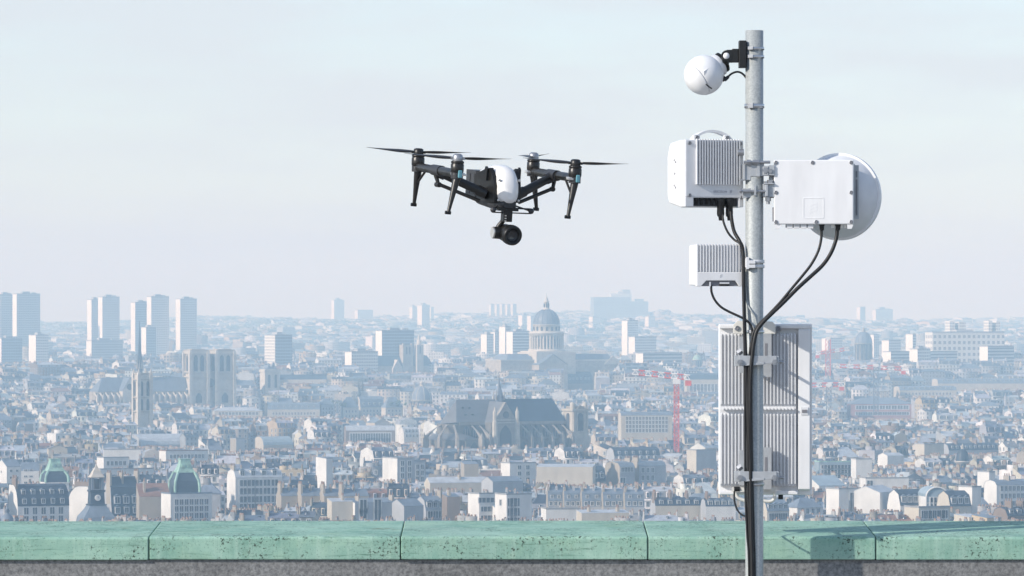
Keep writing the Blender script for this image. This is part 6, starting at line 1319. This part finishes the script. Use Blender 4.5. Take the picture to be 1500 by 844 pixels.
# long palace roofs and halls further out
house('long stone palace front with a row of dark windows at the left middle', 311, 314, 384, 597, 602, 612, 'hip', 'cream', 'pale zinc', wins=((606, 12, 1.8, 2.2),), H=22, d=16, name='palace', yaw=6)
house('pale palace pavilion with steep roof at the centre left', 467, 470, 490, 584, 593, 606, 'hip', 'pale grey', 'grey zinc', wins=((599, 4, 1.4, 2.2),), H=30, name='palace')
house('long grey-roofed palace wing between the pavilions', 388, 392, 468, 590, 600, 614, 'mansard', 'cream', 'grey zinc', wins=((606, 14, 1.3, 2),), dorm=((596, 8, .8),), H=26, name='palace', yaw=8)
house('twin steep-roofed palace pavilions left of the dark ribbed dome', 498, 503, 525, 582, 597, 615, 'hip', 'cream', 'grey zinc', wins=((603, 4, 1.3, 2), (610, 4, 1.3, 2)), H=30, name='palace')
house('palace wing with pale roof between steep pavilions', 524, 528, 562, 581, 597, 610, 'mansard', 'cream', 'grey zinc', dorm=((592, 4, 1.2),), wins=((602, 6, 1.3, 2),), H=30, name='palace')
house('steep roofed end pavilion beside the dark ribbed dome', 560, 565, 590, 582, 597, 612, 'hip', 'cream', 'grey zinc', wins=((602, 4, 1.3, 2),), H=30, name='palace')
house('long dark roofed hall running right from the squat arched tower', 408, 410, 478, 549, 556, 562, 'gable', 'cream', 'dark slate', H=24, yaw=6, name='long_hall')
house('dark arcaded building with a row of black arches left of the gothic church', 503, 507, 578, 624, 631, 651, 'mansard', 'brown', 'pale zinc', wins=((641, 8, 3.2, 5.6),), H=27, yaw=9, name='arcaded_building')
house('glass-domed low hall at the left middle', 383, 386, 428, 640, 652, 662, 'vault', 'cream', 'glass', H=22, d=16, name='vaulted_hall')
house('long grey palace roof with many dormers at the far right', 1312, 1318, 1402, 566, 572, 582, 'mansard', 'cream', 'grey zinc', wins=((577, 14, 1.4, 2.2),), dorm=((569, 10, .9),), H=26, name='palace', yaw=6)
house('second long palace roof behind the first at the far right', 1368, 1374, 1512, 555, 562, 572, 'mansard', 'cream', 'grey zinc', dorm=((558, 18, .9),), chims=((.2, 1.5, 4), (.5, 1.5, 4), (.8, 1.5, 4)), H=26, name='palace', yaw=6)
house('wide open roof structure of red girders and grey slabs at the right', 1240, 1246, 1340, 583, 592, 616, 'hip', MS_red, 'lead', wins=((597, 9, 4.2, 3.0), (606, 11, 4.0, 2.4)), H=28, d=28, name='market_hall', yaw=8)
house('long domed roof with arched gables left of the antenna panel', 1002, 1006, 1056, 547, 556, 575, 'mansard', 'cream', 'dark slate', wins=((566, 8, 2.2, 4.0),), H=28, name='station_hall', yaw=6)
house('long pale two-row facade right of the gothic church tower', 906, 910, 985, 604, 609, 622, 'mansard', 'cream', 'grey zinc', wins=((613, 13, 1.2, 2.0), (619, 13, 1.2, 2.0)), H=25, D=2750, yaw=7)
house('dark roofed block behind the gothic church right end', 826, 830, 868, 545, 562, 572, 'mansard', 'brown', 'dark slate', dorm=((555, 6, 1.0),), H=30)

# ---- green copper cupolas, clock tower, glazed pavilion, small turret
def cupola(label, cx, D, ytop, ymid, ybot, half_t, half_m, half_b, base=True):
    L = LM('copper_cupola', label, 'cupola', cx, D, 18, 'green copper cupolas'); Z = L.Z; m_ = L.m; k = m_*.78
    def ring(h, py): return [(-h*k, -h*k, Z(py)), (h*k, -h*k, Z(py)), (h*k, h*k, Z(py)), (-h*k, h*k, Z(py))]
    def stack(rows):
        s = MB(); v = []; f = []
        for h, py in rows: v += ring(h, py)
        for j in range(len(rows)-1): f += [(4*j+i, 4*j+(i+1) % 4, 4*j+4+(i+1) % 4, 4*j+4+i) for i in range(4)]
        f.append(tuple(range(4*len(rows)-4, 4*len(rows)))); s.add(v, f); return s
    dy = ymid-ytop
    L.part('copper_crown', stack([(half_m*1.05, ymid+1.0), (half_m, ymid), (half_m*.86, ymid-dy*.16), (half_t*1.3, ymid-dy*.4), (half_t*1.08, ymid-dy*.7), (half_t, ytop+1), (half_t*1.12, ytop+1), (half_t*1.12, ytop)]), MR['copper'])
    rows = [(half_b, ybot), (half_b*.985, ybot-(ybot-ymid)*.3), (half_b*.93, ybot-(ybot-ymid)*.6), (half_m*.98, ymid+1)]
    L.part('slate_skirt', stack(rows), MR['dark slate'])
    for a, b in ((-1, -1), (1, -1), (1, 1), (-1, 1)):
        s = MB(); s.tube([(a*h*k, b*h*k, Z(py)) for h, py in rows], .55, 6); L.part('copper_hip', s, MR['copper'])
    for sx in (-.35, .35):
        h = MB(); h.cbox((sx*half_t*k*1.6, -half_t*1.25*k, ymid*0+Z(ytop+dy*.55)), (1.1, .9, 1.3)); L.part('lucarne', h, MR['copper'])
    s = MB(); s.box(-half_b*k*1.02, half_b*k*1.02, -half_b*k*1.02, half_b*k*1.02, 0, Z(ybot)-.01); s.box(-half_b*k*1.08, half_b*k*1.08, -half_b*k*1.08, half_b*k*1.08, Z(ybot+1.5), Z(ybot)-.01); L.part('wall', s, MW['white'])
    keep(cx-half_b, cx+half_b, ytop, ybot+(6 if base else 2), D)
cupola('left green copper cupola with pale flared top behind the slate mansard', 80, 1830, 672, 689, 706, 9, 16, 22)
cupola('right green copper cupola over a dark slate skirt with green hips', 270, 1700, 672, 691, 723, 9, 16.5, 24)
L = LM('clock_tower', 'dark slate clock tower with a pale round clock near the left of the parapet', 'clock tower', 141, 1560, 18); X, Z = L.X, L.Z
s = MB(); s.pyramid(X(117), X(165), -6, 6, 0, 1); s.v = []; s.f = []; s.m = []; s.sm = []
rows = [(5.6, 0), (5.6, Z(766)), (5.2, Z(757)), (3.4, Z(746)), (2.7, Z(740))]
def sq(rows, z_off=0):
    s = MB(); v = []; f = []
    for h, z in rows: v += [(-h, -h, z), (h, -h, z), (h, h, z), (-h, h, z)]
    for j in range(len(rows)-1): f += [(4*j+i, 4*j+(i+1) % 4, 4*j+4+(i+1) % 4, 4*j+4+i) for i in range(4)]
    f.append(tuple(range(4*len(rows)-4, 4*len(rows)))); s.add(v, f); return s
L.part('slate_skirt', sq(rows), MR['grey zinc'])
s = sq([(2.9, Z(740)), (2.9, Z(738.5)), (2.35, Z(738)), (2.2, Z(721)), (2.5, Z(720)), (2.5, Z(717.5))]); c_ = L.part('clock_stage', s, MR['dark slate'])
s = MB(); s.lathe([(1.02, -.1), (1.02, .1), (.86, .12)], 24, M=Matrix.Translation((0, -2.38, Z(729))) @ Matrix.Rotation(R(90), 4, 'X')); k = L.part('clock_face', s, MW['white'], c_)
s = MB(); s.tube([(0, -2.54, Z(729)), (.05, -2.54, Z(729)+.62)], .05, 4); s.tube([(0, -2.54, Z(729)), (.42, -2.54, Z(729)-.1)], .06, 4); L.part('clock_hand', s, M_dark, c_)
for a in (-1, 1):
    for b in (-1, 1):
        s = MB(); s.cbox((a*1.7, b*1.7, (Z(717.5)+Z(700))/2), (.7, .7, Z(700)-Z(717.5))); L.part('lantern_pier', s, MR['lead'])
s = sq([(2.1, Z(700)), (2.3, Z(699)), (1.5, Z(694)), (1.2, Z(690)), (.6, Z(686)), (.15, Z(681))]); L.part('lantern_roof', s, M_stone2)
s = MB(); s.cbox((0, 0, Z(709)), (1.6, 1.6, 3.4)); L.part('bell_chamber', s, M_dark)
keep(128, 155, 686, 764, 1560); KEEP.append((118, 166, 762, 1560))
L = LM('slate_turret', 'small dark pointed turret at the left edge of the parapet', 'turret', 10.5, 1480, 0); Z = L.Z
s = MB(); s.lathe([(2.3, 0), (2.3, Z(766)), (2.0, Z(759)), (1.5, Z(755.5)), (.75, Z(753)), (.6, Z(750)), (.9, Z(749)), (.35, Z(744)), (.1, Z(738))], 14); L.part('spire', s, MR['lead']); s = MB(); s.lathe([(2.5, Z(767)), (2.5, Z(765.5))], 14); L.part('cornice', s, M_stone2)
keep(2, 19, 745, 766, 1480)
L = LM('glazed_pavilion', 'white-framed glazed pavilion with a rounded glass gable among slate roofs', 'pavilion', 1357, 1640, 8); X, Z = L.X, L.Z; w_ = X(1390); ag = [(0, Z(728))]+[(w_/2-w_/2*math.cos(t), Z(728)+(Z(714)-Z(728))*math.sin(t)) for t in [k*math.pi/10 for k in range(1, 10)]]+[(w_, Z(728))]
s = MB(); s.box(0, w_, .4, 14, 0, Z(728)); L.part('wall', s, MW['white']); s = MB(); s.prism(ag, .4, 14); L.part('roof', s, MR['glass'])
for j in range(2):
    for i in range(6):
        s = MB(); x0 = w_*(i+.1)/6; x1 = w_*(i+.9)/6; s.box(x0, x1, .2, .39, Z(747-10*j)+.3, Z(738-10*j)-.2); L.part('window', s, M_dark if i % 3 else MR['glass'])
for i in range(7):
    s = MB(); s.box(w_*i/6-.16, w_*i/6+.16, .0, .38, Z(752), Z(728)); L.part('frame_post', s, MW['white'])
s = MB(); s.tube([(x, .2, z) for x, z in ag], .3, 5); L.part('gable_rim', s, MW['white'])
keep(1355, 1391, 714, 752, 1640)
# ------------------------------------------------------------------ the rest of the city: rows of houses in districts
def district_rows(y0, y1, cell, wlo, whi, pitch, seed, xm=0.125, height=(17, 25)):
    r = np.random.default_rng(seed); sx = []; sy = []
    yy = y0-cell
    while yy < y1+cell:
        hw = xm*yy+cell; xx = -hw
        while xx < hw: sx.append(xx+r.uniform(-.4, .4)*cell); sy.append(yy+r.uniform(-.4, .4)*cell); xx += cell
        yy += cell
    sx, sy = np.array(sx), np.array(sy); ang = R(22)+R(18)*np.sin(sx/370+sy/900+seed)+r.normal(0, R(11), len(sx)); out = []
    for i in range(len(sx)):
        n = int(cell*1.6/pitch); L = cell*1.6
        for j in range(-n//2, n//2+1):
            x = -L/2; base_h = r.uniform(*height); ki = r.random()
            while x < L/2:
                w = r.uniform(wlo, whi)
                if r.random() < .09: x += r.uniform(8, 16); continue
                d = r.uniform(9.5, 13.5)*pitch/24; y = j*pitch+(5.5 if j % 2 else -5.5)*pitch/24*.8+r.normal(0, .9)
                lx = x+w/2; out.append((sx[i]+lx*math.cos(ang[i])-y*math.sin(ang[i]), sy[i]+lx*math.sin(ang[i])+y*math.cos(ang[i]), w, d, base_h, ang[i]+(math.pi/2 if r.random() < .12 else 0)+r.normal(0, .02), i)); x += w
    A = np.array(out); ok = (A[:, 1] > y0) & (A[:, 1] < y1) & (np.abs(A[:, 0]) < xm*A[:, 1]); A = A[ok]
    d2 = np.empty((len(A), 2)); near = np.empty(len(A), int)
    for k in range(0, len(A), 4000):
        D2 = (A[k:k+4000, 0, None]-sx[None])**2+(A[k:k+4000, 1, None]-sy[None])**2; near[k:k+4000] = D2.argmin(1)
    return A[near == A[:, 6].astype(int)]
A = np.concatenate([district_rows(1330, 2150, 190, 6, 13, 18, 3, height=(16, 22)), district_rows(2150, 2900, 220, 7, 14, 20, 4, height=(16, 22)), district_rows(2900, 3900, 300, 8, 17, 23, 5, height=(16, 23)), district_rows(3900, 5600, 420, 11, 24, 30, 6), district_rows(5600, 8200, 600, 16, 38, 50, 8, height=(13, 22)), district_rows(8200, 11200, 800, 14, 34, 75, 9, height=(6, 11))])
n = len(A); bx, by, bw, bd, bh, ba = [A[:, i].copy() for i in range(6)]
rg = np.random.default_rng(21)
bh = bh+rg.normal(0, 1.7, n)+np.where(rg.random(n) < .07, rg.uniform(2, 6, n), 0)-np.where(rg.random(n) < .2, rg.uniform(2, 7, n), 0)
slabs = (by > 4700) & (by < 8000) & (rg.random(n) < .045); bh = np.where(slabs, rg.uniform(22, 38, n), bh)
ty = rg.choice(5, n, p=[.27, .26, .08, .25, .14]); ty = np.where(slabs, 3, ty); ty = np.where((by > 5600) & (rg.random(n) < .4), 3, ty)
wi = rg.choice(6, n, p=[.36, .24, .21, .11, .04, .04]); ri = rg.choice(5, n, p=[.37, .19, .33, .05, .06]); ri = np.where(ty == 3, 4, ri)
ri = np.where((ty == 3) & (rg.random(n) < .5), 2, ri)
rh = np.select([ty == 0, ty == 1, ty == 2, ty == 3, ty == 4], [rg.uniform(3.6, 5.2, n), rg.uniform(2.4, 4.6, n), rg.uniform(3.5, 6, n), rg.uniform(3, 4.2, n), rg.uniform(2.5, 4.5, n)])
g_ = ground_z(bx, by)-.5; m_ = by/F
half = (bw*np.abs(np.cos(ba))+bd*np.abs(np.sin(ba)))/2
px0, px1 = 750+(bx-half)/m_, 750+(bx+half)/m_
def topz(): return bh+rh*np.where(ty == 3, .7, np.where(ty == 1, .6, .85))
for (x0, x1, yb, D) in KEEP:                      # stay below what the photograph shows behind
    q = (by < D+3) & (px1 > x0) & (px0 < x1)
    lim = EYE-(yb-HOR)*m_-g_; over = q & (topz() > lim); bh = np.where(over, bh-(topz()-lim)-rg.uniform(0, 1.5, n), bh)
alive = bh > 5.0
for (X_, Y_, r_) in FOOT: alive &= ~(((bx-X_)**2+(by-Y_)**2) < (r_+half*.75)**2)
alive &= ~((by > 8200) & (rg.random(n) < .35))
idx = np.where(alive)[0]; bx, by, bw, bd, bh, ba, ty, wi, ri, rh, g_, m_, half, px0, px1 = [v[idx] for v in (bx, by, bw, bd, bh, ba, ty, wi, ri, rh, g_, m_, half, px0, px1)]; n = len(idx)
ytp = HOR+(EYE-(g_+topz()))/m_
# front-to-back: how much of each shows
items = [(by[i]-bd[i]/2, max(0, int(px0[i])), min(1500, int(px1[i])+1), ytp[i], i) for i in range(n)]+[(D, max(0, int(a)), min(1500, int(b)+1), y, -1) for (a, b, y, D) in OCC]
items.sort(); sky_ = np.full(1500, 764.0); vis = np.zeros(n); vbot = np.zeros(n)
for D, a, b, y, i in items:
    if b <= a: continue
    seg = sky_[a:b]
    if i >= 0: vis[i] = np.maximum(0, seg-y).sum(); vbot[i] = seg.max()
    np.minimum(seg, y, out=seg)
order = np.argsort(-vis); N_HERO = sum(1 for o in COL.objects if o.parent is None and o.name.split('.')[0] == 'apartment_building')
pick = order[:300-N_HERO]; pick = pick[vis[pick] > 0]
pset = np.zeros(n, bool); pset[pick] = True
tint_w = np.array([WALLS[k] for k in WN])[wi]*(1+rg.normal(0, .07, (n, 1)))*(1+rg.normal(0, .018, (n, 3)))
tint_r = np.array([ROOFS[k] for k in RN])[ri]*(1+rg.normal(0, .13, (n, 1)))*(1+rg.normal(0, .03, (n, 3)))
tint_w, tint_r = np.clip(tint_w, .03, .82), np.clip(tint_r, .03, .7)
sw = rg.random(n) < .5
def args(i): return (bw[i], bd[i], bh[i], rh[i], bx[i], by[i], g_[i], ba[i], tint_w[i], tint_r[i])
# mass of houses too many to list one by one
for nm, lo, hi in (('city_houses', 0, 2150), ('distant_houses', 2150, 1e9)):
    chunks = []
    for ki, kn in enumerate(KINDS):
        for sd in (0, 1):
            q = np.where(~pset & (ty == ki) & (sw == bool(sd)) & (by >= lo) & (by < hi))[0]
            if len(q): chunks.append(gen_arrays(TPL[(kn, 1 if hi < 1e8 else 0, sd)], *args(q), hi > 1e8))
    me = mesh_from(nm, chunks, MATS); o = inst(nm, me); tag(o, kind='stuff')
# the houses that show largest, one by one
ANCH = [('the clock tower', 141, 715), ('the left green cupola', 80, 690), ('the right green cupola', 270, 690), ('the stepped modern building', 375, 715), ('the arched pale building', 550, 745), ('the blocky corner building', 583, 690), ('the gothic church', 745, 625), ('the church west tower', 842, 620), ('the cream blank wall', 826, 695), ('the banded white building', 720, 742), ('the zinc-roofed terrace', 870, 730), ('the beige party walls', 930, 695), ('the red crane', 991, 615), ('the grey square block', 1030, 675), ('the antenna panel', 1120, 690), ('the blue-green office', 1225, 687), ('the pointed-gable house', 1302, 730), ('the glazed pavilion', 1373, 730), ('the small dark dome', 1410, 670), ('the girdered market hall', 1290, 600), ('the right edge facade', 1480, 725), ('the stone belfry', 208, 600), ('the vaulted hall', 246, 648), ('the dark arcaded building', 540, 638), ('the palace pavilions', 520, 598), ('the chimney gable', 480, 683), ('the long terrace roofs', 470, 725), ('the cathedral towers', 305, 560), ('the domed church', 800, 510), ('the parish church', 590, 530), ('the gridded block', 1420, 510), ('the tall church dome', 1265, 505), ('the far palace roof', 1360, 574), ('the left edge', 5, 620), ('the glass-domed hall', 405, 650), ('the long palace front', 348, 605), ('the mansard by the left edge', 60, 735), ('the slate rows at right', 1425, 659)]
SHAPE = ['mansard', 'gabled', 'hipped', 'flat-roofed', 'lean-to']
recs = {}
for i in pick:
    cx_, cy_ = (px0[i]+px1[i])/2, ytp[i]+4
    d_ = [((cx_-a[1])**2+((cy_-a[2])*2.2)**2, a) for a in ANCH]; a = min(d_, key=lambda t: t[0])[1]; dx, dy = cx_-a[1], cy_-a[2]
    pos = ('left of' if dx < 0 else 'right of') if abs(dx) > 1.6*abs(dy) else ('above' if dy < 0 else 'below')
    rn_ = RN[ri[i]].replace(' flat', '').replace('red tiled', 'red tile'); shape = {0: f'{rn_} mansard', 1: f'{rn_} gable', 2: f'{rn_} hipped roof', 3: f'{rn_} flat roof', 4: f'{rn_} sloping roof'}[int(ty[i])]
    recs.setdefault((WN[wi[i]], shape, pos, a[0]), []).append((cx_, cy_, i))
labels = {}
ORD = ['', 'second', 'third', 'fourth', 'fifth', 'sixth', 'seventh', 'eighth', 'ninth', 'tenth']
for (wn_, sh, pos, an), lst in recs.items():
    lst.sort()
    for k, (cx_, cy_, i) in enumerate(lst):
        base = f'{wn_} apartment building with {sh} {pos} {an}'
        labels[i] = base if len(lst) == 1 else (f'leftmost {base}' if k == 0 else f'{ORD[min(k, 9)]} {base}' if k < len(lst)-1 else f'rightmost {base}')
for i in pick:
    q = np.array([i]); det = 1; kn = KINDS[ty[i]]; t = TPL[(kn, det, int(sw[i]))]
    root = empty('apartment_building', (bx[i], by[i], g_[i]), ba[i], labels[i], 'building', 'apartment houses of the city')
    z0 = np.zeros(1); a = (bw[q], bd[q], bh[q], rh[q], z0, z0, z0, z0, tint_w[q], tint_r[q])
    pn = []
    for p in t.P:
        if p not in pn: pn.append(p)
    cs, ck = math.cos(ba[i]), math.sin(ba[i])
    objs = {}
    for p in pn:
        if p.startswith('back_dormer') or p.startswith('window'): continue
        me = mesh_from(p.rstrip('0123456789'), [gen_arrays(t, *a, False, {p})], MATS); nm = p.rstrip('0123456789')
        par = root
        if nm == 'chimney_pot': par = objs.get('chimney_stack'+p[len(nm):], root)
        if nm == 'dormer_pane': par = objs.get('dormer'+p[len(nm):], root)
        objs[p] = inst(nm, me, par)
    # windows of the storeys that can be seen, front and left flank
    if vis[i] > 25:
        for fl in range(6):
            zc_ = bh[i]-3.1*fl-1.62; row = HOR+(EYE-(g_[i]+zc_))/m_[i]
            if row > vbot[i]+2 or zc_ < 3: break
            nc = max(2, int(bw[i]/2.9))
            for c in range(nc): inst('window', WIN, root, (bw[i]*(-.5+(c+.5)/nc), -bd[i]/2, zc_))
            if sw[i]:
                ns = max(2, int(bd[i]/3.4))
                for c in range(ns): inst('window', WIN, root, (-bw[i]/2, bd[i]*(-.5+(c+.5)/ns), zc_), (0, 0, R(-90)))

# ------------------------------------------------------------------ trees
MLf = [smat(0, 'leaf_dark_green', (.055, .085, .038), var=.3, scale=.6), smat(0, 'leaf_olive', (.10, .115, .045), var=.3, scale=.6), smat(0, 'leaf_yellow', (.30, .25, .05), var=.3, scale=.6)]
MTr = smat(0, 'bark', (.10, .075, .055), var=.2)
def leaves(mb, r, c, rx, rz, k, sz, mi=0):
    for _ in range(k):
        u = r.normal(0, 1, 3); u /= np.linalg.norm(u); rad = r.uniform(.35, 1)**.5; lump = 1+.25*math.sin(3*u[0]+5*u[2]+c[0])
        p = Vector((c[0]+u[0]*rx*rad*lump, c[1]+u[1]*rx*rad*lump, c[2]+u[2]*rz*rad*lump)); a = Vector(r.normal(0, 1, 3)).normalized(); b = a.orthogonal().normalized(); e = a.cross(b); s_ = sz*r.uniform(.6, 1.3)
        mb.add([p-b*s_-e*s_*.6, p+b*s_-e*s_*.5, p+b*s_*.8+e*s_*.7, p-b*s_*.9+e*s_*.6], [(0, 1, 2, 3)], mi)
def tree(label, px, ytop, wpx, D, mi=0, hcrown=None):
    D = solve_D(ytop, 15, px); L = LM('tree', label, 'tree', px, D, 0, 'trees between the roofs'); r = np.random.default_rng(int(px*7+ytop)); w = wpx*L.m/2; zt = L.Z(ytop); hc = hcrown or max(3.0, w*.85)
    s = MB(); zc_ = zt-hc; s.tube([(0, 0, -1), (.2, .1, zc_*.6), (0, 0, zc_+hc*.3)], [.45, .32, .15], 7)
    for a in range(5):
        an = a*1.26; s.tube([(0, 0, zc_*.7), (math.cos(an)*w*.4, math.sin(an)*w*.4, zc_), (math.cos(an)*w*.75, math.sin(an)*w*.75, zc_+hc*.4)], [.18, .12, .05], 5)
    L.part('trunk', s, MTr); c = MB()
    for k in range(7): leaves(c, r, (r.uniform(-.6, .6)*w, r.uniform(-.6, .6)*w, zc_+r.uniform(-.3, .45)*hc), w*.5, hc*.55, 70, .55)
    L.part('crown', c, MLf[mi])
for a in (('yellow-leaved bush tree rising at the parapet far right', 1430, 742, 11, 1500, 2), ('golden tree beside the yellow-walled house', 1453, 752, 12, 1490, 2), ('dark green roof-garden trees left of the vaulted hall', 170, 668, 22, 2150, 0), ('second dark tree beside the roof garden', 181, 671, 14, 2140, 0), ('broad tree clump right of the belfry base', 158, 622, 12, 2700, 0), ('dark trees on the slope left of the domed church', 703, 519, 22, 4450, 0), ('tree mass on the far side of the church left wing', 713, 528, 18, 4400, 0), ('green trees right below the domed church', 898, 556, 26, 3500, 1), ('tree clump by the green trees below the domed church', 918, 559, 22, 3480, 0), ('round tree on a roof right of the small dark dome', 1447, 664, 14, 2050, 0), ('small tree at the foot of the blue-green office', 1238, 690, 10, 1880, 1), ('tree on the terrace near the right edge', 1469, 681, 12, 1950, 0)): tree(*a)
# woods on the far hills: nobody could count the trees
wd_ = MB(); rw = np.random.default_rng(4); cent = []
for _ in range(4200):
    y = rw.uniform(7200, 11300); x = rw.uniform(-.118, .118)*y
    if math.sin(x/230+y/600)+.6*math.sin(x/90-y/250)+rw.normal(0, .45) < -.05: continue
    cent.append((x, y))
for _ in range(1500):                                   # leafy squares and avenues among the houses
    y = rw.uniform(3000, 7000); x = rw.uniform(-.115, .115)*y
    if math.sin(x/130+y/340+2)+.7*math.sin(x/57-y/150)+rw.normal(0, .3) < .6: continue
    if any(a < 750+x/y*F < b and y < D and HOR+(EYE-gz(x, y)-17)/y*F < yb for (a, b, yb, D) in KEEP): continue
    cent.append((x, y))
for (x, y) in cent:
    z = gz(x, y)+(5 if y < 7000 else 0); rx = rw.uniform(5, 10) if y > 7000 else rw.uniform(3.5, 6)
    for _ in range(24):
        u = rw.normal(0, 1, 3); u /= np.linalg.norm(u); p = Vector((x+u[0]*rx*1.6, y+u[1]*rx, z+6+abs(u[2])*rx*.8)); a = Vector(rw.normal(0, 1, 3)).normalized(); b = a.orthogonal().normalized(); e = a.cross(b); s_ = rw.uniform(.8, 1.7)
        wd_.add([p-b*s_-e*s_*.6, p+b*s_-e*s_*.5, p+b*s_*.8+e*s_*.7, p-b*s_*.9+e*s_*.6], [(0, 1, 2, 3)])
o = wd_.build('woodland', MLf[0]); tag(o, kind='stuff')

0 and print('STATS', n, int(pset.sum()), N_HERO, {o.name: sum(len(p.vertices)-2 for p in o.data.polygons) for o in COL.objects if o.name in ('city_houses', 'distant_houses', 'woodland')}, flush=True)
# ------------------------------------------------------------------ haze
hz = MB(); hz.box(-9000, 9000, -400, 14500, 20.0, 262.0)
hm = bpy.data.materials.new('haze_air'); hm.use_nodes = True; n = hm.node_tree; n.nodes.clear()
o_ = n.nodes.new('ShaderNodeOutputMaterial'); pv = n.nodes.new('ShaderNodeVolumePrincipled')
pv.inputs['Density'].default_value = HAZE; pv.inputs['Color'].default_value = HAZE_COL; pv.inputs['Absorption Color'].default_value = (1, 1, 1, 1); pv.inputs['Anisotropy'].default_value = -0.12
pv.inputs['Density Attribute'].default_value = ''; pv.inputs['Temperature Attribute'].default_value = ''; pv.inputs['Color Attribute'].default_value = ''
n.links.new(pv.outputs['Volume'], o_.inputs['Volume'])
try: hm.cycles.homogeneous_volume = True
except Exception: pass
hb = hz.build('haze', hm); tag(hb, kind='stuff')
